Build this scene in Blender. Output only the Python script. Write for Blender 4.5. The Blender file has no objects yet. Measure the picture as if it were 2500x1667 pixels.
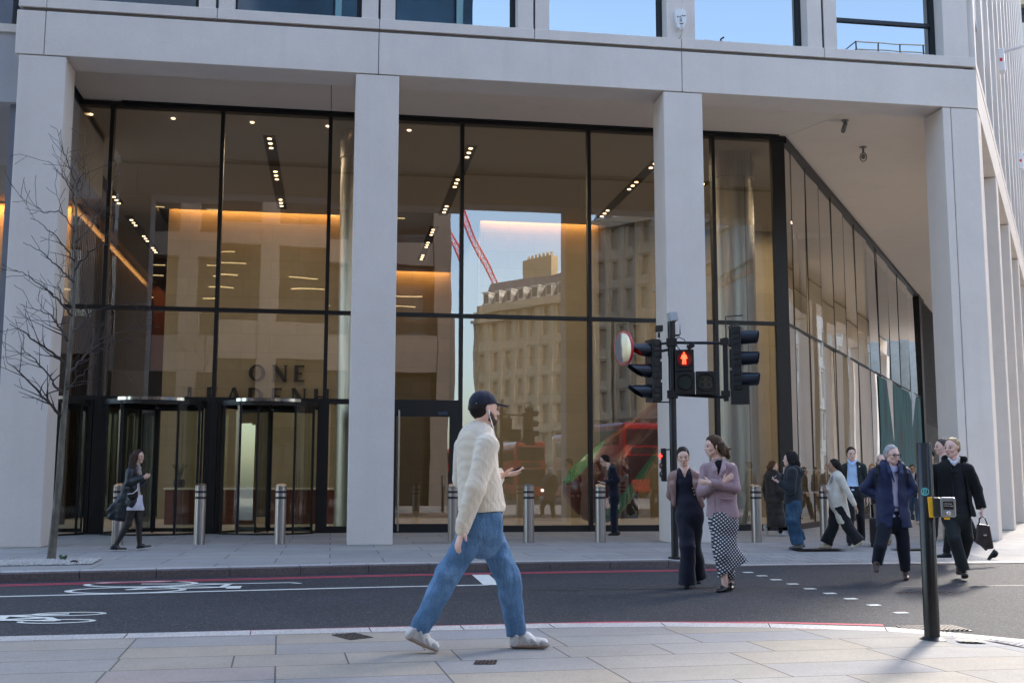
import bpy, bmesh, math, random
import numpy as np
from mathutils import Vector, Matrix
R = math.radians
SC = bpy.context.scene
COL = SC.collection

# ------------------------------------------------------------------ camera, sky, sun, exposure
YAW, PITCH, ROLL = 0.1575, 0.1253, 0.0015
cam_data = bpy.data.cameras.new("camera")
cam = bpy.data.objects.new("camera", cam_data)
COL.objects.link(cam)
SC.camera = cam
cam_data.sensor_width = 36.0
cam_data.lens = 39.61
cam_data.clip_start = 0.1
cam_data.clip_end = 3000
cam.location = (0, 0, 1.27)
fw = Vector((math.sin(YAW)*math.cos(PITCH), math.cos(YAW)*math.cos(PITCH), math.sin(PITCH)))
rt = Vector((math.cos(YAW), -math.sin(YAW), 0))
up = rt.cross(fw)
rr = rt*math.cos(ROLL) + up*math.sin(ROLL)
uu = -rt*math.sin(ROLL) + up*math.cos(ROLL)
cam.rotation_euler = Matrix((rr, uu, -fw)).transposed().to_euler()

SUN_AZ, SUN_EL = 36.5, 31.0          # azimuth from +Y towards +X
w = bpy.data.worlds.new("World"); SC.world = w; w.use_nodes = True
nt = w.node_tree
sky = nt.nodes.new("ShaderNodeTexSky"); sky.sky_type = 'NISHITA'; sky.sun_disc = False
sky.sun_elevation = R(SUN_EL); sky.sun_rotation = R(SUN_AZ)
sky.air_density = 1.0; sky.dust_density = 2.6; sky.ozone_density = .8
nt.links.new(sky.outputs[0], nt.nodes["Background"].inputs[0])
nt.nodes["Background"].inputs[1].default_value = 0.15

sl = bpy.data.lights.new("sun", 'SUN'); sl.energy = 1.5; sl.angle = R(9.0); sl.color = (1.0, 0.93, 0.84)
sun = bpy.data.objects.new("sun", sl); COL.objects.link(sun)
sd = Vector((math.sin(R(SUN_AZ))*math.cos(R(SUN_EL)), math.cos(R(SUN_AZ))*math.cos(R(SUN_EL)), math.sin(R(SUN_EL))))
sun.rotation_euler = sd.to_track_quat('Z', 'Y').to_euler()

SC.view_settings.view_transform = 'Standard'
SC.view_settings.look = 'None'
SC.view_settings.exposure = 2.4
SC.view_settings.gamma = 1.0
SC.view_settings.use_curve_mapping = False

# ------------------------------------------------------------------ helpers
def tag(o, label=None, cat=None, group=None, kind=None):
    if label: o["label"] = label
    if cat: o["category"] = cat
    if group: o["group"] = group
    if kind: o["kind"] = kind
    return o

def thing(name, label, cat, loc=(0, 0, 0), rz=0, group=None):
    o = bpy.data.objects.new(name, None); COL.objects.link(o)
    o.location = loc; o.rotation_euler = (0, 0, rz); o.empty_display_size = .2
    return tag(o, label, cat, group)

def put(o, parent):
    if parent is not None:
        o.parent = parent
        pr = parent.rotation_euler.to_matrix().to_4x4()
        o.matrix_parent_inverse = (Matrix.Translation(parent.location) @ pr).inverted()
    return o

def dup(o, loc=None, rz=None, parent=None, label=None):
    c = o.copy(); COL.objects.link(c)
    if parent is not None: c.parent = parent
    if loc is not None: c.location = loc
    if rz is not None: c.rotation_euler = (0, 0, rz)
    if label: c["label"] = label
    for ch in list(o.children): dup(ch, parent=c)
    return c

class MB:
    def __init__(s): s.v = []; s.f = []; s.mi = []; s.m = 0; s.T = None
    def add(s, vs, fs):
        n = len(s.v)
        for p in vs:
            p = Vector(p)
            s.v.append(s.T @ p if s.T is not None else p)
        for f in fs: s.f.append([n+i for i in f]); s.mi.append(s.m)
        return s
    def box(s, x0, y0, z0, x1, y1, z1):
        if x0 > x1: x0, x1 = x1, x0
        if y0 > y1: y0, y1 = y1, y0
        if z0 > z1: z0, z1 = z1, z0
        return s.add([(x0,y0,z0),(x1,y0,z0),(x1,y1,z0),(x0,y1,z0),(x0,y0,z1),(x1,y0,z1),(x1,y1,z1),(x0,y1,z1)],
                     [(3,2,1,0),(4,5,6,7),(0,1,5,4),(1,2,6,5),(2,3,7,6),(3,0,4,7)])
    def prism(s, poly, z0, z1):
        a = sum(poly[i][0]*poly[(i+1) % len(poly)][1]-poly[(i+1) % len(poly)][0]*poly[i][1] for i in range(len(poly)))
        if a < 0: poly = poly[::-1]
        n = len(poly)
        return s.add([(p[0],p[1],z0) for p in poly]+[(p[0],p[1],z1) for p in poly],
                     [tuple(range(n))[::-1], tuple(range(n,2*n))]+[(i,(i+1) % n,n+(i+1) % n,n+i) for i in range(n)])
    def quad(s, a, b, c, d): return s.add([a,b,c,d], [(0,1,2,3)])
    def sheet(s, poly, z): return s.add([(p[0],p[1],z) for p in poly], [tuple(range(len(poly)))])
    def tube(s, pts, rad, n=8, cap=True, sx=1.0):
        pts = [Vector(p) for p in pts]
        if not isinstance(rad, (list, tuple)): rad = [rad]*len(pts)
        vs = []; fs = []; ref = None
        for i, p in enumerate(pts):
            t = (pts[min(i+1, len(pts)-1)]-pts[max(i-1, 0)])
            if t.length < 1e-9: t = Vector((0,0,1))
            t.normalize()
            if ref is None: ref = Vector((0,0,1)) if abs(t.z) < .9 else Vector((1,0,0))
            a = t.cross(ref); a.normalize(); b = t.cross(a); b.normalize()
            for k in range(n):
                th = 2*math.pi*k/n
                vs.append(p+a*(math.cos(th)*rad[i]*sx)+b*(math.sin(th)*rad[i]))
        for i in range(len(pts)-1):
            for k in range(n):
                fs.append((i*n+k, i*n+(k+1) % n, (i+1)*n+(k+1) % n, (i+1)*n+k))
        if cap: fs.append(tuple(range(n))[::-1]); fs.append(tuple((len(pts)-1)*n+k for k in range(n)))
        return s.add(vs, fs)
    def lathe(s, prof, c=(0,0,0), n=24, axis=None, cap=True, a0=0, a1=2*math.pi):
        q = Vector(axis).to_track_quat('Z','Y') if axis is not None else None
        vs = []; fs = []; full = abs(a1-a0-2*math.pi) < 1e-6; m = n if full else n+1
        for r, z in prof:
            for k in range(m):
                th = a0+(a1-a0)*k/n
                p = Vector((r*math.cos(th), r*math.sin(th), z))
                if q: p = q @ p
                vs.append(p+Vector(c))
        for i in range(len(prof)-1):
            for k in range(n):
                k2 = (k+1) % m
                fs.append((i*m+k, i*m+k2, (i+1)*m+k2, (i+1)*m+k))
        if cap and full:
            fs.append(tuple(range(m))[::-1]); fs.append(tuple((len(prof)-1)*m+k for k in range(m)))
        return s.add(vs, fs)
    def obox(s, c, ax, ay, az):
        c = Vector(c); ax = Vector(ax); ay = Vector(ay); az = Vector(az)
        P = [c+ax*i+ay*j+az*k for k in (-1,1) for (i,j) in ((-1,-1),(1,-1),(1,1),(-1,1))]
        return s.add(P, [(3,2,1,0),(4,5,6,7),(0,1,5,4),(1,2,6,5),(2,3,7,6),(3,0,4,7)])
    def build(s, name, mats, parent=None, smooth=False, bevel=0, seg=2, auto=None):
        me = bpy.data.meshes.new(name)
        me.from_pydata([tuple(p) for p in s.v], [], s.f)
        if not isinstance(mats, (list, tuple)): mats = [mats]
        for m in mats: me.materials.append(m)
        if len(mats) > 1: me.polygons.foreach_set("material_index", s.mi)
        if smooth: me.polygons.foreach_set("use_smooth", [True]*len(me.polygons))
        me.update()
        o = bpy.data.objects.new(name, me); COL.objects.link(o)
        if smooth and auto: me.set_sharp_from_angle(angle=R(auto))
        if bevel:
            b = o.modifiers.new("bevel", 'BEVEL'); b.width = bevel; b.segments = seg; b.limit_method = 'ANGLE'; b.angle_limit = R(40)
        return put(o, parent)

class FR:
    """local frame builder: (t along, n outward, z)"""
    def __init__(s, org, d, nrm): s.o = Vector(org); s.d = Vector(d); s.n = Vector(nrm)
    def P(s, t, n, z): return s.o+s.d*t+s.n*n+Vector((0,0,z))
    def box(s, mb, t0, t1, n0, n1, z0, z1):
        c = s.P((t0+t1)/2, (n0+n1)/2, (z0+z1)/2)
        return mb.obox(c, s.d*(abs(t1-t0)/2), s.n*(abs(n1-n0)/2), Vector((0,0,abs(z1-z0)/2)))

# ------------------------------------------------------------------ materials
def newmat(name):
    m = bpy.data.materials.new(name); m.use_nodes = True
    return m, m.node_tree, m.node_tree.nodes["Principled BSDF"]

def N(t, typ, **kw):
    n = t.nodes.new(typ)
    for k, v in kw.items():
        if k.startswith('i_'):
            key = k[2:]
            n.inputs[int(key) if key.isdigit() else key.replace('_', ' ')].default_value = v
        else: setattr(n, k, v)
    return n

def coords(t, kind='Object', scale=(1,1,1), rot=(0,0,0)):
    tc = N(t, "ShaderNodeTexCoord"); mp = N(t, "ShaderNodeMapping")
    mp.inputs['Scale'].default_value = scale; mp.inputs['Rotation'].default_value = rot
    t.links.new(tc.outputs[kind], mp.inputs[0]); return mp.outputs[0]

def ramp(t, fac, stops, interp='LINEAR'):
    r = N(t, "ShaderNodeValToRGB"); r.color_ramp.interpolation = interp
    e = r.color_ramp.elements
    while len(e) < len(stops): e.new(.5)
    for i, (p, c) in enumerate(stops): e[i].position = p; e[i].color = (*c, 1)
    t.links.new(fac, r.inputs[0]); return r.outputs[0]

def mixc(t, fac, a, b, mode='MIX'):
    m = N(t, "ShaderNodeMix", data_type='RGBA', blend_type=mode)
    for i, v in ((0, fac), (6, a), (7, b)):
        if hasattr(v, 'links'): t.links.new(v, m.inputs[i])
        else: m.inputs[i].default_value = v if i == 0 else (*v, 1)
    return m.outputs[2]

def noise(t, vec, scale, detail=4, rough=.55):
    n = N(t, "ShaderNodeTexNoise"); n.inputs['Scale'].default_value = scale
    n.inputs['Detail'].default_value = detail; n.inputs['Roughness'].default_value = rough
    t.links.new(vec, n.inputs['Vector']); return n.outputs[0]

def addbump(t, bsdf, h, dist, strength=1.0, prev=None):
    b = N(t, "ShaderNodeBump"); b.inputs['Distance'].default_value = dist; b.inputs['Strength'].default_value = strength
    t.links.new(h, b.inputs['Height'])
    if prev is not None: t.links.new(prev, b.inputs['Normal'])
    t.links.new(b.outputs[0], bsdf.inputs['Normal']); return b.outputs[0]

def mat(name, col, rough=.6, metal=0, var=None, bump=None, emit=None, spec=.5, coat=0, scale=(1,1,1), var2=None, sheen=0):
    m, t, b = newmat(name)
    b.inputs['Roughness'].default_value = rough; b.inputs['Metallic'].default_value = metal
    b.inputs['Specular IOR Level'].default_value = spec; b.inputs['Coat Weight'].default_value = coat
    b.inputs['Sheen Weight'].default_value = sheen
    b.inputs['Base Color'].default_value = (*col, 1)
    if var or bump or var2: v = coords(t, scale=scale)
    c = None
    if var:
        f = noise(t, v, var[0], 5)
        c = ramp(t, f, [(.3, tuple(x*(1-var[1]) for x in col)), (.7, tuple(min(1, x*(1+var[1])) for x in col))])
    if var2:
        f = noise(t, v, var2[0], 3)
        f = ramp(t, f, [(var2[2], (0,0,0)), (var2[2]+.12, (1,1,1))])
        c = mixc(t, f, c if c is not None else col, var2[1])
    if c is not None: t.links.new(c, b.inputs['Base Color'])
    if bump: addbump(t, b, noise(t, v, bump[0], 4), bump[1])
    if emit:
        b.inputs['Emission Color'].default_value = (*emit[0], 1); b.inputs['Emission Strength'].default_value = emit[1]
    return m

def glassmat(name, tint=(.8,.82,.8), base=.07, gain=1.3, wave=.004, wscale=.55, refl=(1,1,1)):
    m, t, b = newmat(name); t.nodes.remove(b)
    out = t.nodes["Material Output"]
    tr = N(t, "ShaderNodeBsdfTransparent"); tr.inputs[0].default_value = (*tint, 1)
    gl = N(t, "ShaderNodeBsdfGlossy"); gl.inputs['Roughness'].default_value = 0.0; gl.inputs[0].default_value = (*refl, 1)
    v = coords(t)
    oi = N(t, "ShaderNodeObjectInfo")
    va = N(t, "ShaderNodeVectorMath", operation='ADD'); t.links.new(v, va.inputs[0])
    sc = N(t, "ShaderNodeVectorMath", operation='SCALE'); sc.inputs[3].default_value = 40
    cb = N(t, "ShaderNodeCombineXYZ"); t.links.new(oi.outputs['Random'], cb.inputs[0]); t.links.new(oi.outputs['Random'], cb.inputs[2])
    t.links.new(cb.outputs[0], sc.inputs[0]); t.links.new(sc.outputs[0], va.inputs[1])
    h = noise(t, va.outputs[0], wscale, 1.5, .4)
    bp = N(t, "ShaderNodeBump"); bp.inputs['Distance'].default_value = wave; t.links.new(h, bp.inputs['Height'])
    t.links.new(bp.outputs[0], gl.inputs['Normal'])
    fr = N(t, "ShaderNodeFresnel"); fr.inputs[0].default_value = 1.5
    ma = N(t, "ShaderNodeMath", operation='MULTIPLY_ADD', use_clamp=True); ma.inputs[1].default_value = gain; ma.inputs[2].default_value = base
    t.links.new(fr.outputs[0], ma.inputs[0])
    mx = N(t, "ShaderNodeMixShader"); t.links.new(ma.outputs[0], mx.inputs[0]); t.links.new(tr.outputs[0], mx.inputs[1]); t.links.new(gl.outputs[0], mx.inputs[2])
    t.links.new(mx.outputs[0], out.inputs[0]); return m

def stonemat(name, col, amt=.06, grain=60):
    m, t, b = newmat(name); v = coords(t)
    f1 = noise(t, v, .9, 5, .6); f2 = noise(t, v, grain, 2)
    vs = coords(t, scale=(2.5, 2.5, .15)); f3 = noise(t, vs, 1.0, 4)
    c = ramp(t, f1, [(.3, tuple(x*(1-amt) for x in col)), (.7, tuple(x*(1+amt) for x in col))])
    c = mixc(t, .22, c, ramp(t, f2, [(.35, tuple(x*.8 for x in col)), (.65, tuple(min(1, x*1.15) for x in col))]))
    c = mixc(t, ramp(t, f3, [(.52, (0,0,0)), (.75, (.35,.35,.35))]), c, tuple(x*.86 for x in col))
    # small dark pits of the reconstituted stone
    vo = N(t, "ShaderNodeTexVoronoi"); vo.inputs['Scale'].default_value = 9; t.links.new(v, vo.inputs[0])
    pit = ramp(t, vo.outputs['Distance'], [(.0, (.5,.5,.5)), (.07, (0,0,0))])
    c = mixc(t, pit, c, tuple(x*.6 for x in col))
    t.links.new(c, b.inputs['Base Color']); b.inputs['Roughness'].default_value = .75
    b.inputs['Specular IOR Level'].default_value = .35
    addbump(t, b, f2, .0015); return m

STONE = stonemat("pale_stone", (.72,.65,.59))
STONE_IN = stonemat("soffit_stone", (.72,.64,.555), .03)
BLACK = mat("black_metal", (.004,.004,.005), .45, .0, bump=(40,.0006))
BLACKP = mat("black_paint", (.0055,.006,.0075), .42, var=(8,.3))
DARKGAP = mat("dark_joint", (.05,.045,.042), .9)
STEEL = mat("brushed_steel", (.46,.445,.44), .28, 1.0, var=(30,.12), scale=(12,12,.3), bump=(80,.0004))
CHROME = mat("polished_steel", (.48,.475,.47), .14, 1.0)
GLASS = glassmat("lobby_glass", (.78,.77,.72), .12, 1.4, .0035, .5)
GLASSU = glassmat("upper_glass", (.10,.16,.22), .34, 1.4, .002, .6, (.90,.96,1.0))
GLASSD = glassmat("door_glass", (.66,.70,.64), .03, .5, .002, .8)
# ------------------------------------------------------------------ ground materials
def slabmat(name, stops, bw, rh, mortar, off, rot=0, gap=(.10,.095,.09), bumpd=.004, sq=1.0, fine=.12, freq=2, stain=.25):
    m, t, b = newmat(name)
    v = coords(t, rot=(0,0,rot))
    # a little wander so that joints are not ruler straight
    br = N(t, "ShaderNodeTexBrick"); br.offset = off; br.offset_frequency = freq; br.squash = sq; br.squash_frequency = 3
    br.inputs['Color1'].default_value = (0,0,0,1); br.inputs['Color2'].default_value = (1,1,1,1); br.inputs['Mortar'].default_value = (.5,.5,.5,1)
    br.inputs['Scale'].default_value = 1; br.inputs['Mortar Size'].default_value = mortar; br.inputs['Mortar Smooth'].default_value = .1
    br.inputs['Brick Width'].default_value = bw; br.inputs['Row Height'].default_value = rh
    t.links.new(v, br.inputs['Vector'])
    c = ramp(t, br.outputs['Color'], stops)
    v2 = coords(t)
    f = noise(t, v2, 2.2, 6, .65); g = noise(t, v2, 70, 3)
    c = mixc(t, stain, c, ramp(t, f, [(.3, (.35,.34,.33)), (.7, (1,1,1))]), 'MULTIPLY')
    c = mixc(t, fine, c, ramp(t, g, [(.35, (.1,.1,.1)), (.65, (.9,.9,.9))]), 'OVERLAY')
    # chewing gum and wear spots
    vo = N(t, "ShaderNodeTexVoronoi"); vo.inputs['Scale'].default_value = 2.3; t.links.new(v2, vo.inputs[0])
    sp = ramp(t, vo.outputs['Distance'], [(0, (.6,.6,.6)), (.055, (0,0,0))])
    c = mixc(t, sp, c, (.17,.165,.16))
    c = mixc(t, br.outputs['Fac'], c, gap)
    t.links.new(c, b.inputs['Base Color']); b.inputs['Roughness'].default_value = .85; b.inputs['Specular IOR Level'].default_value = .2
    iv = N(t, "ShaderNodeMath", operation='SUBTRACT'); iv.inputs[0].default_value = 1; t.links.new(br.outputs['Fac'], iv.inputs[1])
    p = addbump(t, b, iv.outputs[0], bumpd, .8); addbump(t, b, g, .002, .6, p)
    return m

def asphaltmat():
    m, t, b = newmat("asphalt"); v = coords(t)
    f = noise(t, v, .6, 5, .6); g = noise(t, v, 130, 3, .7)
    vo = N(t, "ShaderNodeTexVoronoi"); vo.inputs['Scale'].default_value = 75; t.links.new(v, vo.inputs[0])
    c = ramp(t, f, [(.3, (.020,.0225,.030)), (.7, (.040,.043,.055))])
    c = mixc(t, .5, c, ramp(t, vo.outputs['Color'], [(.2, (.010,.010,.012)), (.70, (.048,.050,.058)), (.97, (.24,.24,.25))]))
    # pale chippings and litter specks
    v3 = N(t, "ShaderNodeTexVoronoi"); v3.inputs['Scale'].default_value = 3.5; t.links.new(v, v3.inputs[0])
    c = mixc(t, ramp(t, v3.outputs['Distance'], [(0, (.8,.8,.8)), (.035, (0,0,0))]), c, (.35,.35,.36))
    t.links.new(c, b.inputs['Base Color']); b.inputs['Roughness'].default_value = .85; b.inputs['Specular IOR Level'].default_value = .3
    p = addbump(t, b, vo.outputs['Distance'], .006, .8); addbump(t, b, g, .004, .7, p)
    return m

def granite(name, col, sc=120):
    m, t, b = newmat(name); v = coords(t)
    vo = N(t, "ShaderNodeTexVoronoi"); vo.inputs['Scale'].default_value = sc; t.links.new(v, vo.inputs[0])
    f = noise(t, v, 2, 4)
    c = ramp(t, vo.outputs['Color'], [(.15, tuple(x*.55 for x in col)), (.5, col), (.9, tuple(min(1, x*1.35) for x in col))])
    c = mixc(t, .3, c, ramp(t, f, [(.3, (.5,.48,.47)), (.7, (1,1,1))]), 'MULTIPLY')
    t.links.new(c, b.inputs['Base Color']); b.inputs['Roughness'].default_value = .7
    addbump(t, b, vo.outputs['Distance'], .002); return m

ASPH = asphaltmat()
PAVE_FAR = slabmat("grey_paving", [(0, (.31,.30,.295)), (.5, (.35,.335,.32)), (.8, (.37,.35,.32)), (1, (.33,.33,.335))], 1.6, .95, .008, .5)
PAVE_NEAR = slabmat("york_paving", [(0, (.315,.287,.245)), (.2, (.285,.282,.282)), (.4, (.335,.30,.25)), (.6, (.305,.296,.284)), (.78, (.32,.288,.25)), (.9, (.272,.277,.288)), (1, (.38,.268,.21))], 1.02, .50, .006, .37, rot=R(-2.5), sq=.72, freq=3)
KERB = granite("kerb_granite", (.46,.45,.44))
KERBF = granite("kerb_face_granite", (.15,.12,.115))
def paint(name, col, worn=.5):
    m, t, b = newmat(name); v = coords(t)
    f = noise(t, v, 45, 5, .75); g = noise(t, v, 3, 4)
    mm = N(t, "ShaderNodeMath", operation='MULTIPLY_ADD'); mm.inputs[1].default_value = .35; t.links.new(g, mm.inputs[0]); t.links.new(f, mm.inputs[2])
    c = mixc(t, ramp(t, mm.outputs[0], [(worn, (0,0,0)), (worn+.12, (1,1,1))]), (.07,.072,.08), col)
    t.links.new(c, b.inputs['Base Color']); b.inputs['Roughness'].default_value = .7
    addbump(t, b, f, .002); return m
WHITEP = paint("white_road_paint", (.72,.72,.66), .48)
REDP = paint("red_road_paint", (.55,.06,.10), .42)

# ------------------------------------------------------------------ ground
g = MB(); g.sheet([(-400,-400),(400,-400),(400,400),(-400,400)], -.012)
tag(g.build("ground", mat("far_ground", (.11,.11,.115), .9, var=(.3,.2))), kind="structure")
r_ = MB(); r_.sheet([(-60,6.5),(60,6.5),(60,20),(-60,20)], 0)
tag(r_.build("road", ASPH), kind="structure")
r_ = MB(); r_.sheet([(-2,-140),(9,-140),(20,-4),(5.5,-4)], 0.004)
tag(r_.build("side_road", ASPH), kind="structure")

FK = [(-60,5.5),(-30,11.6),(-10,14.7),(-4.2,15.62),(.55,16.5),(2.3,16.68),(5.1,16.86)]      # far kerb line (road side)
far = FK+[(6.4,16.95),(8.3,17.05),(11.1,17.0),(16,16.2),(30,13.5),(60,8),(60,120),(-60,120)]
def rise(x): return .12 if x < 5.1 else max(.018, .12-.105*(x-5.1)/1.1)
# pavement: flat behind, with the dropped crossing at the kerb
def inset(poly, d):
    out = []
    for i, p in enumerate(poly):
        a = Vector(poly[max(i-1,0)]); b = Vector(poly[min(i+1,len(poly)-1)]); t = (b-a).normalized()
        out.append((p[0]-t.y*d, p[1]+t.x*d))
    return out
edge = FK+[(5.6,16.9),(6.2,16.94),(7.2,17.0),(8.3,17.05),(11.1,17.0),(16,16.2),(30,13.5),(60,8)]
in1 = inset(edge, .30); in2 = inset(edge, 2.6)
pv = MB()
for i in range(len(edge)-1):
    za, zb = rise(edge[i][0]), rise(edge[i+1][0])
    a, b2, c, d = in1[i], in1[i+1], in2[i+1], in2[i]
    pv.quad((*a,za),(*b2,zb),(*c,.12),(*d,.12))
pv.add([(*p,.12) for p in in2]+[(60,120,.12),(-60,120,.12)], [tuple(range(len(in2)+2))])
tag(pv.build("pavement", PAVE_FAR), kind="structure")
kb = MB(); kf = MB()
def kerbline(edge, inn, top, face, zf, flip=1, step=.915):
    # separate kerb stones with small joints
    for i in range(len(edge)-1):
        a = Vector(edge[i]); b = Vector(edge[i+1]); L = (b-a).length; n = max(1, round(L/step))
        ia = Vector(inn[i]); ib = Vector(inn[i+1])
        for k in range(n):
            s0 = k/n+.004/L; s1 = (k+1)/n-.004/L
            p, q = a.lerp(b, s0), a.lerp(b, s1); u, v_ = ia.lerp(ib, s0), ia.lerp(ib, s1)
            z0, z1 = zf(p.x), zf(q.x)
            ch = .02
            pi, qi = p.lerp(u, ch/.3), q.lerp(v_, ch/.3)
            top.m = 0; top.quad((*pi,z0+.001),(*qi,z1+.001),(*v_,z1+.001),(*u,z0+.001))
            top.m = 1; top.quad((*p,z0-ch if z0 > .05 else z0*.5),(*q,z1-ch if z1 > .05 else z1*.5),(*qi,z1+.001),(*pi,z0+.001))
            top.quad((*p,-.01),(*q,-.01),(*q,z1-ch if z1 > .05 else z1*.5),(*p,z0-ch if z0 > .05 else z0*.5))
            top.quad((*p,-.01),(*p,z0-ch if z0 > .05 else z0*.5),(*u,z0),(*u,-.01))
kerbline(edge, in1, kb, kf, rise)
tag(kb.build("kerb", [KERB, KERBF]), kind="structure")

NK = [(-60,3.0),(-20,7.6),(-8,8.9),(-2.45,9.24),(.32,9.37),(1.8,9.42),(2.75,9.36),(3.62,9.16),(4.47,8.80),(4.9,8.62),(5.5,8.44),(8,7.7),(20,4.5),(60,-2)]
def rise2(x): return .12 if x < 4.6 else max(.02, .12-.1*(x-4.6)/1.2)
ni = inset(NK, -.30); ni2 = inset(NK, -1.7)
pn = MB()
for i in range(len(NK)-1):
    za, zb = rise2(NK[i][0]), rise2(NK[i+1][0])
    pn.quad((*ni[i],za),(*ni2[i],.12),(*ni2[i+1],.12),(*ni[i+1],zb))
pn.add([(*p,.12) for p in ni2[::-1]]+[(-60,-8,.12),(60,-8,.12)], [tuple(range(len(ni2)+2))])
tag(pn.build("near_pavement", PAVE_NEAR), kind="structure")
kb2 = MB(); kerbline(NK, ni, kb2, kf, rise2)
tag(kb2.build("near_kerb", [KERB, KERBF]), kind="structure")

# tactile paving on both sides of the crossing
def tactile(name, poly, zf, mt, pitch=.067):
    t = MB(); t.add([(x, y, zf(x, y)+.004) for x, y in poly], [tuple(range(4))])
    o, u, v_ = Vector(poly[0]), Vector(poly[1])-Vector(poly[0]), Vector(poly[3])-Vector(poly[0])
    nu = int(u.length/pitch); nv = int(v_.length/pitch)
    for i in range(nu):
        for j in range(nv):
            p = o+u*((i+.5)/nu)+v_*((j+.5)/nv); z = zf(p.x, p.y)+.0045
            r0, r1, h = .017, .010, .006
            vs = [(p.x+r0*math.cos(k*math.pi/3), p.y+r0*math.sin(k*math.pi/3), z) for k in range(6)]+[(p.x+r1*math.cos(k*math.pi/3), p.y+r1*math.sin(k*math.pi/3), z+h) for k in range(6)]
            t.add(vs, [tuple(range(6,12))]+[(k,(k+1) % 6,6+(k+1) % 6,6+k) for k in range(6)])
    return tag(t.build(name, mt), kind="structure")
def zfar(x, y):
    e = np.interp(x, [p[0] for p in edge], [p[1] for p in edge]); z0 = rise(x)
    return z0+(.12-z0)*min(1, max(0, (y-e-.30)/2.3))
def znear(x, y):
    e = np.interp(x, [p[0] for p in NK], [p[1] for p in NK]); z0 = rise2(x)
    return z0+(.12-z0)*min(1, max(0, (e-.30-y)/1.4))
TACT = slabmat("tactile_grey", [(0, (.33,.325,.32)), (1, (.38,.365,.35))], .4, .4, .006, .5)
tactile("tactile_paving", [(6.35,17.36),(10.9,17.36),(10.9,18.56),(6.35,18.56)], lambda x, y: zfar(x, y), TACT)
tactile("near_tactile_paving", [(4.95,7.15),(6.6,7.15),(6.6,8.0),(4.95,8.16)], lambda x, y: znear(x, y), TACT, .075)

# ------------------------------------------------------------------ road markings (sheets 4 mm above the road)
def strip(mb, pts, wd, z):
    pts = [Vector(p) for p in pts]
    L = []; Rr = []
    for i, p in enumerate(pts):
        t = (pts[min(i+1,len(pts)-1)]-pts[max(i-1,0)]).normalized(); n = Vector((-t.y,t.x))
        L.append(p+n*wd/2); Rr.append(p-n*wd/2)
    for i in range(len(pts)-1): mb.quad((*Rr[i],z),(*Rr[i+1],z),(*L[i+1],z),(*L[i],z))
RL = [(-30,10.9),(-10,14.15),(-4.06,15.14),(.53,15.98),(2.62,16.2),(5.14,16.36),(5.72,16.38)]
for d in (0, .17):
    m_ = MB(); strip(m_, inset(RL, -d+.06), .085, .004)
    o = m_.build("red_line", REDP); tag(o, "pink red line painted beside the far kerb, "+("nearer the kerb" if d == 0 else "farther from the kerb"), "road marking", "red lines along the far kerb")
RN = [(-30,6.6),(-6,9.9),(.5,10.28),(2.6,10.36),(4.1,10.12),(4.97,9.80)]
for d in (0, .2):
    m_ = MB(); strip(m_, inset(RN, -d), .10, .004)
    o = m_.build("red_line", REDP); tag(o, "pink red line by the near kerb, "+("outer one of the pair" if d == 0 else "ending beside the gully grate"), "road marking", "red lines along the near kerb")
m_ = MB(); strip(m_, [(-30,9.8),(-8,12.9),(-3.66,13.66),(.48,14.22),(1.98,14.36)], .10, .004)
tag(m_.build("lane_line", WHITEP), "long thin white line marking off the cycle lane", "road marking")
m_ = MB(); m_.sheet([(1.92,14.34),(2.13,14.34),(2.21,15.93),(1.97,15.95)], .0045)
tag(m_.build("stop_bar", WHITEP), "short white bar across the end of the cycle lane", "road marking")
m_ = MB(); strip(m_, [(1.5,13.62),(4.2,13.55),(7.5,13.42),(12,13.1),(16,12.6)], .035, .003)
o = m_.build("tar_seam", mat("tar", (.012,.012,.013), .5)); tag(o, "thin dark tar seam running across the asphalt past the studs", "road seam")
def ring(mb, c, rx, ry, wd, z, a0=0, a1=2*math.pi, n=40):
    for k in range(n):
        t0 = a0+(a1-a0)*k/n; t1 = a0+(a1-a0)*(k+1)/n
        f = lambda t, r: (c[0]+(rx-r)*math.cos(t), c[1]+(ry-r)*math.sin(t), z)
        mb.quad(f(t0,0), f(t1,0), f(t1,wd), f(t0,wd))
def cycle_mark(ox, oy, s, label, sy=1.0):
    m_ = MB(); z = .004
    W_ = lambda x, y: (ox+s*x, oy+y*sy)
    q_ = abs(s); ring(m_, W_(0,.43), .70*q_, .42*(.55*sy if sy < 1 else 1), .085*(.3+.7*q_), z); ring(m_, W_(-.04,-.41), .70*q_, .42*(.55*sy if sy < 1 else 1), .085*(.3+.7*q_), z+.0006)
    def bar(a, b, wd, dz): strip(m_, [W_(*a), W_(*b)], wd, z+dz)
    bar((0,.43),(1.15,.30),.085,.0012); bar((1.15,.30),(1.85,.36),.075,.0018); bar((1.85,.36),(1.99,.22),.075,.0024)
    bar((1.15,.30),(.25,-.02),.085,.0030); bar((.25,-.02),(1.2,-.22),.085,.0036); bar((1.1,.28),(1.05,-.2),.085,.0042)
    bar((.25,-.02),(-.04,-.41),.085,.0048); bar((1.2,-.22),(-.04,-.41),.08,.0054); bar((1.2,-.1),(1.2,-.42),.17,.0060)
    o = m_.build("cycle_symbol", WHITEP); tag(o, label, "road marking", "cycle symbols on the road")
cycle_mark(-2.35, 14.66, 1, "white bicycle symbol inside the cycle lane, wheels to the left")
cycle_mark(-2.50, 11.47, -.5, "white bicycle symbol on open asphalt, cut by the left frame edge", .72)
studs = [(5.97,15.82),(5.94,15.21),(5.89,14.57),(5.85,13.93),(5.79,13.26),(5.78,12.68),(5.74,12.05),(5.68,11.39),(5.61,10.68)]
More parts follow.
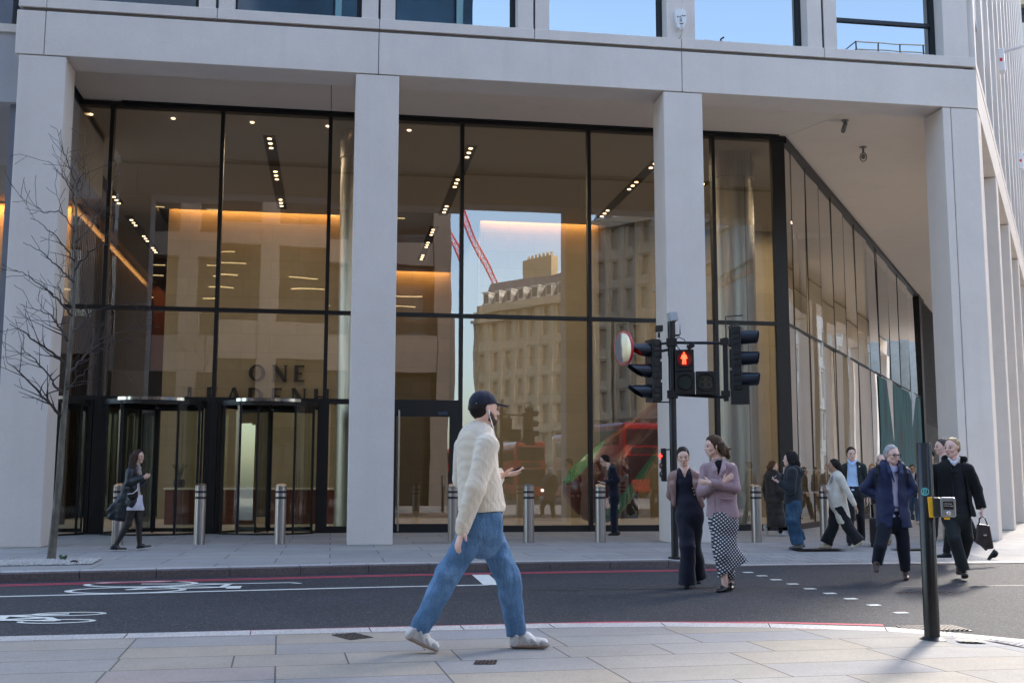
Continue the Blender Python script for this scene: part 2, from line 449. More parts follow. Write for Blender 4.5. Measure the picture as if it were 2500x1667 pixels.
for i, (x, y) in enumerate(studs):
    m_ = MB(); m_.box(x-.068,y-.05,.001,x+.068,y+.05,.008)
    o = m_.build("crossing_stud", WHITEP, bevel=.004, seg=1)
    tag(o, "small square white stud in the slanting row across the road", "road stud", "white studs edging the crossing")
# manholes, grates
IRON = mat("cast_iron", (.06,.045,.045), .55, .3, var=(30,.4), bump=(60,.002))
def cover(name, poly, z, nu, nv, label, cat, dark=IRON, zf=None):
    zz = [(zf(x, y) if zf else z) for x, y in poly]
    m_ = MB(); m_.add([(x, y, q+.003) for (x, y), q in zip(poly, zz)], [(0,1,2,3)])
    o = Vector((*poly[0], zz[0])); u = Vector((*poly[1], zz[1]))-o; v_ = Vector((*poly[3], zz[3]))-o
    for i in range(nu):
        for j in range(nv):
            c = o+u*((i+.5)/nu)+v_*((j+.5)/nv)+Vector((0,0,.0045))
            uu_, vv = u*(.30/nu), v_*(.30/nv)
            if (i+j) % 2: uu_, vv = u*(.42/nu), v_*(.16/nv)
            m_.obox(c, uu_, vv, (0,0,.0022))
    return tag(m_.build(name, dark), label, cat)
cover("drain_cover", [(.02,8.93),(.16,8.62),(.32,8.80),(.20,9.04)], .12, 7, 7, "rusty diamond set drain cover in the near paving by the kerb", "drain cover")
cover("drain_cover", [(.92,7.36),(1.065,7.35),(1.10,7.50),(.955,7.52)], .12, 6, 4, "small dark drain cover in the paving in front of the walking man", "drain cover")
cover("inspection_cover", [(4.62,7.92),(4.8,7.86),(4.83,8.0),(4.66,8.06)], .12, 4, 3, "small metal cover in the paving right of the push button post", "drain cover", mat("grey_iron", (.22,.21,.2), .5, .5, bump=(50,.002)), znear)
m_ = MB(); m_.box(4.98,9.30,.002,5.55,9.66,.006)
for i in range(12): m_.obox((5.01+i*.046,9.48,.010), (.010,.0,0), (.012,.17,0), (0,0,.006))
tag(m_.build("gully_grate", IRON), "black slotted gully grate at the end of the pink line behind the post", "drain grate")
cover("manhole_cover", [(8.1,19.0),(9.0,19.0),(9.0,19.42),(8.1,19.42)], .12, 10, 5, "long dark service cover in the far paving before the dark hoodie walker", "manhole cover")
cover("manhole_cover", [(9.95,18.95),(10.7,18.95),(10.7,19.3),(9.95,19.3)], .12, 9, 5, "brownish service cover in the far paving under the cream shoes", "manhole cover", mat("tan_cover", (.2,.17,.13), .7, 0, bump=(40,.002)))
cover("manhole_cover", [(6.6,12.6),(7.3,12.55),(7.32,12.75),(6.62,12.8)], .0, 8, 3, "small iron cover in the asphalt right of the crossing studs", "manhole cover")
# ------------------------------------------------------------------ the office building
ZB, ZT, ZS, D, DG = 9.28, 10.14, 10.27, 21.56, 27.13
s_ = Vector((math.sin(R(35.55)), math.cos(R(35.55)), 0)); n_ = Vector((s_.y, -s_.x, 0))     # side street direction and its outward normal
CO = Vector((13.57, D, 0)); CG = Vector((11.48, DG, 0))                                        # outer corner, glass corner
bld = thing("office_building", "pale stone office building with tall glazed lobby behind square columns", "building", (4, 24, 0))
FF = FR((0, D, 0), (1,0,0), (0,-1,0))
FS = FR(CO, s_, n_)
def part(name, mb, m, **k): return mb.build(name, m, bld, **k)

# columns: front row, corner, side row
for x0, x1 in ((-5.98,-5.13), (.31,1.16), (6.57,7.40)):
    part("column", MB().box(x0, D+.012, .119, x1, D+.80, ZB-.012), STONE, bevel=.02)
part("column", MB().box(-12.3, D+.012, .119, -11.45, D+.80, ZB-.012), STONE, bevel=.02)
c4 = [(12.75,D+.012),(13.56,D+.012)]
q = CO+s_*.80; q2 = q-n_*.80
c4 += [(q.x,q.y),(q2.x,q2.y),(12.75, D+.80)]
mb = MB().prism([(12.75,D+.012),(12.93,D+.012),(12.93,D+.8),(12.75,D+.8)], .119, ZB-.012)
part("column", mb, STONE, bevel=.012)
mb = MB().prism([(12.945,D+.012),(13.55,D+.012),(q.x-.008,q.y),(q2.x,q2.y),(12.945,D+.80)], .119, ZB-.012)
part("column", mb, STONE, bevel=.015)
for k in range(1, 9):
    t0 = 6.05*k
    mb = MB(); FS.box(mb, t0-.03, t0+.77, -.80, -.012, .119, ZB-.012)
    part("column", mb, STONE, bevel=.02)
# beams with open joints over the columns
js = [-12.0, -6.06, -5.535, .745, 6.97, 13.57]
for a, b in zip(js[1:-1], js[2:]):
    if b < 13: mb = MB().box(a+.007, D, ZB, b-.007, D+.8, ZT)
    else: mb = MB().prism([(a+.007,D),(13.57,D),((CO-n_*.8+s_*.0).x+.0,(CO-n_*.8).y),(13.57-.0-.8*math.tan(R(27.2)),D+.8),(a+.007,D+.8)], ZB, ZT)
    part("beam", mb, STONE, bevel=.008, seg=1)
for k in range(8):
    mb = MB(); FS.box(mb, 6.05*k+.007 if k else .006, 6.05*(k+1)-.007, -.8, -.004, ZB, ZT)
    part("beam", mb, STONE, bevel=.008, seg=1)
mb = MB().box(-6.0, D+.03, ZB+.03, 12.9, D+.77, ZT+.02); part("joint_backing", mb, DARKGAP)
# shadow gap course and sill course
mb = MB().box(-5.95, D+.05, ZT, 13.3, D+.8, ZT+.07); FS.box(mb, .1, 48, -.8, -.06, ZT, ZT+.07)
part("shadow_gap", mb, mat("gap_bronze", (.17,.14,.115), .7))
sj = [-6.04,-5.53,-2.385,.75,3.88,6.97,10.11]
for a, b in zip(sj, sj[1:]):
    part("sill", MB().box(a+.006, D+.0, ZT+.07, b-.006, D+.75, 10.42), STONE, bevel=.006, seg=1)
part("sill", MB().prism([(10.116,D),(13.57,D),((CO-n_*.75+s_*.4).x,(CO-n_*.75+s_*.4).y),(12.9,D+.75),(10.116,D+.75)], ZT+.07, 10.42), STONE, bevel=.006, seg=1)
for k in range(15):
    mb = MB(); FS.box(mb, 3.1*k+.006, 3.1*(k+1)-.006, -.75, -.003, ZT+.07, 10.42); part("sill", mb, STONE)
# upper storeys: front window bays
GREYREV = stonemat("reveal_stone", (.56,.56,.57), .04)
FRAME = mat("dark_frame", (.018,.02,.024), .4, .3)
for i, x in enumerate([-5.53,-2.385,.75,3.88,6.97,10.11]):
    for fl in range(3):
        z0 = 10.42+3.9*fl; z1 = z0+3.1
        xa = x+3.13
        if i == 5: xa = 13.2
        part("pier", MB().box(x+.02, D+.03, z0, x+.31, D+.7, z0+3.9), STONE, bevel=.008, seg=1)
        part("pier", MB().box(xa-.34, D+.03, z0, xa-.02 if i < 5 else 13.44, D+.7, z0+3.9), STONE, bevel=.008, seg=1)
        if fl: part("spandrel", MB().box(x+.31, D+.05, z0-.8, xa-.34, D+.7, z0), STONE)
        wfr = MB().box(xa-.44, D+.36, z0, xa-.34, D+.46, z1).box(x+.31, D+.36, z0, x+.35, D+.46, z1)
        wfr.box(x+.35, D+.40, z0, xa-.44, D+.44, z0+.03)
        if i == 5: wfr.box(x+.35, D+.37, z0+.78, xa-.44, D+.43, z0+.86)
        wo = part("window", wfr, FRAME)
        pm = MB().quad((x+.35,D+.42,z0+.0),(xa-.44,D+.42,z0),(xa-.44,D+.42,z1),(x+.35,D+.42,z1))
        pm.build("pane", GLASSU, wo)
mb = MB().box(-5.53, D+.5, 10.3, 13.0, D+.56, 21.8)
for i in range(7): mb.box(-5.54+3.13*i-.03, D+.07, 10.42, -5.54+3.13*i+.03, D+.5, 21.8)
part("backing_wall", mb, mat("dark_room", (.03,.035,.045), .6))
# side facade: fins and deep reveals all the way up
mb = MB(); fin = MB(); rec = MB()
for k in range(16):
    t0 = .02+2.9*k
    FS.box(fin, t0, t0+.40, -.75, 0 if k else -.004, 10.42, 46)
for fl in range(9):
    z0 = 10.42+3.9*fl
    FS.box(rec, .2, 46, -.75, -.10, z0+1.7, z0+3.9)
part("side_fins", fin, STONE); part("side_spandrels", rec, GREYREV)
mb = MB(); FS.box(mb, .1, 46, -.9, -.55, 10.3, 46); part("side_glazing", mb, mat("side_glass", (.25,.28,.32), .15, 0))
ins = [(-6.0,D+.62),(12.6,D+.62)]
e1 = CO+s_*46-n_*.95; e0 = CO-n_*.95+s_*.9
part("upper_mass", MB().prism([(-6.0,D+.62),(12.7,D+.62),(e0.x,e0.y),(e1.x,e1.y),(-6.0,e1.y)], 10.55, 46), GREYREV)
# plinth left return of the upper block
part("return_wall", MB().box(-6.05, D+.04, 10.42, -5.545, D+3, 22), STONE, bevel=.01)

# soffit: from behind the beams to the glass, and round the corner
so = CO+s_*48-n_*.8; sg = CG+s_*48
for poly in ([(-5.98,D+.8),(-.20,D+.8),(-.20,DG),(-5.98,DG)], [(-.185,D+.8),(13.155,D+.8),(11.49,DG),(-.185,DG)],
             [(13.175,D+.8),(so.x,so.y),(sg.x,sg.y),(11.505,DG+.005)]):
    part("soffit", MB().prism(poly, ZS, ZS+.12), STONE_IN)
part("soffit_backing", MB().prism([(-5.9,D+.7),(13.0,D+.7),(so.x,so.y),(sg.x,sg.y),(11.4,DG),(-5.9,DG)], ZS+.13, ZS+.2), DARKGAP)
part("fascia", MB().box(-5.1, DG-.2, ZS-.035, 11.3, DG-.06, ZS+.02), BLACK)

# lobby glazing
MX = [-7.9, -5.31, -2.76, -.20, 3.04, 6.25, 9.52]
Z1, Z2 = 5.327, 3.2
for x in MX[1:]: part("mullion", MB().box(x-.045, DG-.13, .12, x+.045, DG+.06, ZS-.03), BLACK)
part("mullion", MB().box(11.12, DG-.10, .12, 11.47, DG+.02, ZS-.03), BLACK)
part("transom", MB().box(-12, DG-.10, Z1-.045, 11.12, DG+.05, Z1+.045), BLACK)
part("transom", MB().box(-12, DG-.10, Z2-.06, 3.04, DG+.05, Z2+.06), BLACK)
part("head_rail", MB().box(-12, DG-.15, ZS-.13, 11.5, DG+.06, ZS-.03), BLACK)
part("base_rail", MB().box(-.20, DG-.10, .12, 11.3, DG+.04, .27), BLACK)
xs = [-12]+MX+[11.3]
rnd = random.Random(5)
def pane(a, b, c, d, m=GLASS):
    j = [rnd.uniform(-.0038, .0038) for _ in range(3)]
    a, b, c, d = [Vector(p) for p in (a, b, c, d)]
    nn = (b-a).cross(d-a).normalized(); w_ = (b-a).length; h_ = (d-a).length
    a = a-nn*(j[0]*w_+j[1]*h_); b = b+nn*(j[0]*w_-j[1]*h_); c = c+nn*(j[0]*w_+j[1]*h_); d = d-nn*(j[0]*w_-j[1]*h_)
    return MB().quad(a, b, c, d).build("glass_pane", m, bld)
for a, b in zip(xs, xs[1:]):
    pane((a,DG-.02,Z1),(b,DG-.02,Z1),(b,DG-.02,ZS-.05),(a,DG-.02,ZS-.05))
    if b <= 3.05:
        pane((a,DG-.02,Z2),(b,DG-.02,Z2),(b,DG-.02,Z1),(a,DG-.02,Z1))
        if b == -7.9 or b == -5.31: pass
    else:
        pane((a,DG-.02,.2),(b,DG-.02,.2),(b,DG-.02,Z1),(a,DG-.02,Z1))
# canted side glazing
GLASSS = glassmat("side_pane_glass", (.62,.60,.55), .10, 1.35, .006, .35)
FG = FR(CG, s_, n_)
ts = [0,.75,2.6,4.4,6.3,8.3,10.4,12.8,15.2,17.9,20.7,23.7,27.2]
for a, b in zip(ts, ts[1:]):
    for z0, z1 in ((.22,Z1),(Z1,ZS-.06)):
        k_ = .010*(b-a)*(1 if ts.index(a) % 2 else -1)
        pane(FG.P(a,k_/2,z0), FG.P(b,-k_/2,z0), FG.P(b,-k_/2,z1), FG.P(a,k_/2,z1), GLASSS)
SEAM = mat("glazing_seam", (.03,.028,.027), .5)
for a in ts[1:-1]:
    mb = MB(); FG.box(mb, a-.010, a+.010, -.016, .012, .2, ZS-.08); part("glazing_joint", mb, SEAM)
mb = MB(); FG.box(mb, 0, 27.2, -.06, .02, Z1-.035, Z1+.035); part("transom", mb, BLACK)
mb = MB(); FG.box(mb, .0, 29.5, -.06, .09, ZS-.17, ZS-.02); part("head_rail", mb, BLACK)
mb = MB(); FG.box(mb, .0, 27.2, -.05, .05, .12, .26); part("base_rail", mb, BLACK)
mb = MB(); FG.box(mb, 27.2, 28.0, -.1, .12, .12, ZS-.03); part("mullion", mb, BLACK)
mb = MB(); FG.box(mb, 28.0, 40, -.1, .0, .12, ZS)
for i in range(60): FG.box(mb, 28.1, 39.9, 0, .05, 4.2+i*.1, 4.25+i*.1)
part("louvre_screen", mb, mat("louvre_black", (.02,.019,.018), .6))
# white glass-safety dots on the side panes
dots = MB()
for zz in (1.02, 1.62):
    t = .2
    while t < 14: FG.box(dots, t, t+.03, .006, .008, zz, zz+.05); t += .19
tag(part("glass_manifestation", dots, mat("frosted_dots", (.7,.7,.68), .6)), kind="stuff")
# teal picture panels behind the last side panes
def tealmat():
    m, t, b = newmat("teal_graphic"); v = coords(t, scale=(1.1,1.1,.35))
    f = noise(t, v, 1.3, 5, .6); v2 = coords(t, scale=(3,3,.5)); h = noise(t, v2, 1.6, 3)
    c = ramp(t, f, [(.3,(.004,.035,.045)),(.5,(.01,.12,.14)),(.7,(.03,.2,.22))])
    c = mixc(t, ramp(t, h, [(.62,(0,0,0)),(.72,(1,1,1))]), c, (.18,.03,.05))
    t.links.new(c, b.inputs['Base Color']); b.inputs['Roughness'].default_value = .45; b.inputs['Specular IOR Level'].default_value = .12; return m
mb = MB(); FG.box(mb, 14.5, 27.1, .013, .018, .27, 5.25); part("graphic_panel", mb, tealmat())
mb = MB(); FG.box(mb, 12.86, 28.2, -.5, -.44, .12, ZS-.05); FG.box(mb, 28.0, 28.2, -.44, -.11, .12, ZS-.05); part("dark_partition", mb, mat("dark_partition", (.02,.02,.022), .5))
# blinds/curtain like inner partition seen through the nearer side panes
mat("inner_wall", (.50,.455,.40), .7, var=(.6,.1))

mb = MB(); FG.box(mb, 12.6, 12.85, -14, -.06, .12, ZS-.02); part("lobby_wall", mb, bpy.data.materials["inner_wall"])
# steel clad round columns inside
def steelcol(x, y, r, label=None):
    pr = [(r,.12)]
    for zj in (3.3, 6.7): pr += [(r,zj-.008),(r-.012,zj-.006),(r-.012,zj+.006),(r,zj+.008)]
    pr += [(r,9.55),(r+.03,9.56),(r+.03,ZS-.25),(r-.05,ZS-.24),(r-.05,ZS)]
    mb = MB().lathe(pr, (x,y,0), 48)
    return part("steel_column", mb, STEELC, smooth=True, auto=30)
STEELC = mat("column_steel", (.42,.395,.345), .36, .95, var=(3,.12), scale=(6,6,.2), bump=(6,.004))
steelcol(10.72, 28.95, .58); steelcol(.62, 28.6, .55)
mb = MB().box(10.86, 28.385, .12, 10.88, 28.40, ZS-.3); part("column_seam", mb, SEAM)

# lobby interior
OLIVE = None
def tilemat(name, stops, bw, rh, rough=.55, gap=.75, mort=.006):
    m, t, b = newmat(name)
    v0 = coords(t); sx = N(t, "ShaderNodeSeparateXYZ"); t.links.new(v0, sx.inputs[0])
    ad = N(t, "ShaderNodeMath", operation='ADD'); t.links.new(sx.outputs[0], ad.inputs[0]); t.links.new(sx.outputs[1], ad.inputs[1])
    cb = N(t, "ShaderNodeCombineXYZ"); t.links.new(ad.outputs[0], cb.inputs[0]); t.links.new(sx.outputs[2], cb.inputs[1])
    br = N(t, "ShaderNodeTexBrick"); br.offset = .5
    for k, v in (('Color1',(0,0,0,1)),('Color2',(1,1,1,1)),('Mortar',(.5,.5,.5,1)),('Scale',1),('Mortar Size',mort),('Brick Width',bw),('Row Height',rh)): br.inputs[k].default_value = v
    t.links.new(cb.outputs[0], br.inputs['Vector'])
    c = ramp(t, br.outputs['Color'], stops)
    f = noise(t, v0, 3, 5); c = mixc(t, .25, c, ramp(t, f, [(.3,(.6,.6,.6)),(.7,(1,1,1))]), 'MULTIPLY')
    c = mixc(t, br.outputs['Fac'], c, tuple(x*gap for x in stops[0][1]))
    t.links.new(c, b.inputs['Base Color']); b.inputs['Roughness'].default_value = rough; return m
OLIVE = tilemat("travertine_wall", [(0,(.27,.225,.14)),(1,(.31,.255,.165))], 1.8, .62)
CEIL = mat("lobby_ceiling", (.30,.27,.225), .8)
part("lobby_floor", MB().prism([(-12,DG),(CG.x,DG),((CG+s_*27).x,(CG+s_*27).y),(-12,58)], .06, .119), tilemat("lobby_floor", [(0,(.30,.26,.2)),(1,(.34,.3,.24))], 1.2, .6, .25))
BW = 38.15
ce = [[(-12,DG+.05),(11.4,DG+.05),(11.4+.582/.813*(BW-.35-DG),BW-.35),(-5.9,BW-.35),(-5.9,55),(-8.05,55),(-8.05,37.6),(-12,37.6)],
      [(1.94,BW-.35),(4.9,BW-.35),(4.9,47.6),(1.94,47.6)]]
for p_ in ce: part("lobby_ceiling", MB().prism(p_, ZS-.001, ZS+.1), CEIL)
part("ceiling_void", MB().prism([(-12,DG+.2),(11.3,DG+.2),((CG+s_*40-n_*.3).x,(CG+s_*40-n_*.3).y),(-12,58)], ZS+.26, ZS+.275), mat("void", (.5,.42,.34), .9))
part("lobby_wall", MB().box(-5.55, BW, .12, 1.94, BW+.4, ZS+.25), OLIVE)
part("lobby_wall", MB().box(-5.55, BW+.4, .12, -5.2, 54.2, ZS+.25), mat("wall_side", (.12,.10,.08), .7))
part("lobby_wall", MB().box(4.92, BW, .12, 9.15, BW+.4, ZS+.25), OLIVE)
part("lobby_wall", MB().box(1.75, 48, .12, 5.2, 48.3, ZS+.25), OLIVE)
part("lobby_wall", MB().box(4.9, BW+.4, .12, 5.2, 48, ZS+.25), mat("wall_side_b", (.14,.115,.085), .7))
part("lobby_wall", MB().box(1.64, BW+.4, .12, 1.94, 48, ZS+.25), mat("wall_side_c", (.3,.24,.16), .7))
part("lobby_wall", MB().box(9.15, BW-1.0, .12, 10.2, BW+.4, ZS+.25), mat("dark_core", (.02,.018,.017), .5))
part("lobby_wall", MB().box(10.2, BW, .12, 16.6, BW+.4, ZS+.25), OLIVE)
# bronze slatted screen running back on the left, rust coloured end wall
BRZ = mat("dark_bronze", (.035,.022,.014), .4, .5); RUST = mat("rust_panel", (.16,.045,.02), .55, var=(.8,.2))
mb = MB().box(-8.75, 38.0, .12, -8.55, 54.3, ZS+.25)
i = 0
y = 38.1
while y < 54:
    mb.box(-8.56, y, .12, -8.36, y+.05, ZS-.3); y += .28
part("timber_screen", mb, BRZ)
part("lobby_wall", MB().box(-12, 37.7, .12, -8.55, 37.98, ZS+.25), mat("amber_wall", (.42,.28,.13), .6))
part("lobby_wall", MB().box(-12, 54.2, .12, -5.2, 54.5, ZS+.25), RUST)
part("lobby_screen", MB().box(-8.0, 41, .12, -5.6, 41.15, 5.2), mat("dark_screen", (.03,.03,.036), .3))
part("lobby_screen", MB().box(-10.6, 33.5, .12, -7.4, 33.7, 6.0), mat("dark_screen_b", (.045,.022,.014), .4))

# lamps hidden in the ceiling cove (lit in the photograph)
def strip_lamp(name, c, ln, wd, power, rz, label, tilt=0):
    l = bpy.data.lights.new(name, 'AREA'); l.shape = 'RECTANGLE'; l.size = ln; l.size_y = wd; l.energy = power; l.color = (1.0,.47,.14)
    o = bpy.data.objects.new(name, l); COL.objects.link(o); o.location = c; o.rotation_euler = (tilt, 0, rz)
    return o
strip_lamp("cove_lamp", (-1.8, BW-.16, ZS+.22), 7.4, .12, 25, 0, "")
strip_lamp("cove_lamp", (7.0, BW-.16, ZS+.22), 4.2, .12, 15, 0, "")
strip_lamp("cove_lamp", (3.4, 47.8, ZS+.22), 3.0, .12, 11, 0, "")
strip_lamp("cove_lamp", (-8.22, 46, ZS+.2), 15.5, .1, 24, R(90), "")
strip_lamp("cove_lamp", (-10, 37.45, ZS-.05), 3, .1, 25, 0, "")

def room_fill(x, y, lx, ly, p):  # added area fill under the ceiling; the small slot lamps give little light
    l = bpy.data.lights.new("lobby_fill", 'AREA'); l.shape = 'RECTANGLE'; l.size = lx; l.size_y = ly; l.energy = p; l.color = (1.0,.80,.55)
    o = bpy.data.objects.new("lobby_fill", l); COL.objects.link(o); o.location = (x, y, ZS-.03)
for x, y in ((-7.0,33),(-1.8,33),(3.53,33),(8.86,33)): room_fill(x, y, .25, 7, 26)
room_fill(11.2, 32.5, .3, 3, 30); room_fill(15.2, 35.5, .3, 2, 34)  # extra fill for the corner column and the wall behind the side panes
room_fill(-6.9, 44, .25, 8, 10); room_fill(3.4, 42, .25, 6, 20)
# ceiling lights
LIT = mat("lamp_face", (1,.85,.6), .5, emit=((1,.66,.34), 1.4))
SLOT = mat("slot_black", (.006,.006,.006), .7)
def track(x, y0, y1, groups, label, wd=.31):
    t = thing("ceiling_light", label, "ceiling light", (x, y0, ZS), group="slot lights in the lobby ceiling")
    MB().box(x-wd/2, y0, ZS-.012, x+wd/2, y1, ZS-.002).build("slot", SLOT, t)
    for gy in groups:
        mb = MB()
        for k in range(3): mb.lathe([(.056,-.03),(.056,-.012)], (x, gy+k*.42, ZS), 14)
        mb.build("lamp", LIT, t)
for x, y0, y1, gs, lb in [(-7.0,29.2,37.25,[29.9,33.2,36.4],"black ceiling slot with lamps, half hidden by the leftmost column"),
        (-1.8,29.15,37.2,[29.4,32.6,35.9],"black ceiling slot with three lamp clusters above the lobby sign"),
        (3.53,29.15,37.25,[29.4,32.6,35.9],"black ceiling slot crossing the mullion right of the middle column"),
        (8.86,29.15,37.2,[29.6,32.0,35.6],"slanting black ceiling slot meeting the column behind the traffic lights"),
        (-7.0,39.0,45.3,[39.6,42.2,44.3],"smaller black ceiling slot deep in the left recess"),
        (-6.7,46.6,51,[47.2,49.6],"farthest black ceiling slot, near the lit slatted screen"),
        (3.4,38.9,45.0,[39.4,41.6,44.0],"black ceiling slot deep in the recess right of the middle column"),
        (10.9,31.6,33.6,[31.9],"short dark ceiling slot seen right of the round steel column")]:
    track(x, y0, y1, gs, lb)
for x, lb in [(-6.04,"small round downlight nearest the leftmost column"),(-4.08,"small round downlight in the second pane from the left"),(-2.16,"small round downlight above the slot lamp cluster"),
              (-.28,"small round downlight just left of the middle column"),(1.78,"small round downlight just right of the middle column")]:
    o = MB().lathe([(.05,-.02),(.05,.0)], (x, 28.11, ZS-.002), 14).build("downlight", LIT)
    tag(o, lb, "downlight", "downlights along the lobby ceiling")
# ------------------------------------------------------------------ doors
def revolving(cx, label=None):
    rd = MB()
    r = 1.12; zt = 3.13
    # dark floor ring and ceiling ring of the drum
    rd.lathe([(r+.02,.119),(r+.02,.16),(r-.03,.16),(r-.03,.119)], (cx,DG,0), 40, cap=False)
    rd.lathe([(r+.03,zt-.10),(r+.03,zt+.02),(.02,zt+.02),(.02,zt-.10)], (cx,DG,0), 40, cap=False)
    for a in (205, 237, 303, 335):
        p = (cx+r*math.cos(R(a)), DG+r*math.sin(R(a)))
        rd.box(p[0]-.025, p[1]-.03, .12, p[0]+.025, p[1]+.03, zt)
    for s in (-1, 1): rd.box(cx+s*1.14-.045, DG-.16, .12, cx+s*1.14+.045, DG+.1, Z2)
    o = part("revolving_door", rd, BLACK)
    for a0, a1 in ((180, 237), (303, 360)):
        mb = MB().lathe([(r-.005,.16),(r-.005,zt-.1)], (cx,DG,0), 14, cap=False, a0=R(a0), a1=R(a1))
        mb.build("curved_pane", GLASSD, o, smooth=True)
    mb = MB().lathe([(r+.05,zt-.02),(r+.05,zt+.05),(r-.02,zt+.05),(r-.02,zt-.02),(r+.05,zt-.02)], (cx,DG,0), 24, cap=False, a0=R(232), a1=R(308))
    mb.build("steel_header", CHROME, o, smooth=True, auto=30)
    mb = MB().tube([(cx,DG,.14),(cx,DG,zt-.1)], .03, 10); mb.build("centre_post", BLACK, o)
    mb = MB().lathe([(.10,zt-.16),(.10,zt-.1)], (cx,DG,0), 18); mb.build("hub", CHROME, o)
    for k in range(3):
        a = R(250+120*k+ (8 if cx > -2 else -14)); d = Vector((math.cos(a), math.sin(a), 0)); n = Vector((-d.y, d.x, 0)); c = Vector((cx,DG,0))
        wf = MB()
        for u0, u1, z0, z1 in ((.03,1.06,.17,.25),(.03,1.06,zt-.2,zt-.12),(1.02,1.06,.17,zt-.12),(.03,.06,.17,zt-.12)):
            wf.obox(c+d*((u0+u1)/2)+Vector((0,0,(z0+z1)/2)), d*((u1-u0)/2), n*.018, (0,0,(z1-z0)/2))
        wo = wf.build("wing", BLACK, o)
        MB().quad(c+d*.05+Vector((0,0,.2)), c+d*1.03+Vector((0,0,.2)), c+d*1.03+Vector((0,0,zt-.15)), c+d*.05+Vector((0,0,zt-.15))).build("wing_pane", GLASSD, o)
revolving(-4.035); revolving(-1.45); revolving(-6.62)
for x in (-5.31,-2.76,-.20): part("door_jamb", MB().box(x-.11, DG-.145, .12, x+.11, DG+.05, Z2-.06), BLACK)
pane((-.05,DG-.03,.25),(.62,DG-.03,.25),(.62,DG-.03,Z2-.05),(-.05,DG-.03,Z2-.05), GLASSD)
mb = MB().box(-.36, DG-.20, 1.0, -.31, DG-.15, 1.45); part("door_plate", mb, BLACKP)
# hinged lobby door
df = MB()
for a in ((1.22,.12,1.50,3.14),(2.78,.12,3.0,3.14),(1.50,2.86,2.78,3.14),(1.50,.12,2.78,.32)): df.box(a[0], DG-.12, a[1], a[2], DG+.0, a[3])
do = part("door", df, BLACK)
MB().quad((1.5,DG-.06,.32),(2.78,DG-.06,.32),(2.78,DG-.06,2.86),(1.5,DG-.06,2.86)).build("door_pane", GLASS, do)
MB().tube([(1.56,DG-.22,.16),(1.56,DG-.22,3.0)], .024, 12).box(1.55,DG-.22,.6,1.57,DG-.1,.63).box(1.55,DG-.22,2.6,1.57,DG-.1,2.63).build("handle", STEEL, do, smooth=True, auto=40)
MB().box(2.5,DG-.16,2.9,2.72,DG-.12,2.98).build("closer", mat("blue_steel",(.05,.07,.11),.3,.5), do)

# ------------------------------------------------------------------ lobby contents
def text(body, size, loc, m, rot=(R(90),0,0), ext=.02, name="letter", align='CENTER', parent=None, font_w=1.0, off=0):
    c = bpy.data.curves.new(name, 'FONT'); c.body = body; c.size = size; c.extrude = ext; c.align_x = align; c.offset = off
    c.space_character = font_w
    o = bpy.data.objects.new(name, c); COL.objects.link(o)
    dg = bpy.context.evaluated_depsgraph_get()
    me = bpy.data.meshes.new_from_object(o.evaluated_get(dg))
    bpy.data.objects.remove(o)
    mo = Matrix.Translation(loc) @ Matrix.Rotation(rot[2],4,'Z') @ Matrix.Rotation(rot[0],4,'X')
    me.transform(mo); me.materials.clear(); me.materials.append(m)
    o = bpy.data.objects.new(name, me); COL.objects.link(o); return put(o, parent)
LETTER = mat("bronze_letter", (.004,.004,.0035), .7)
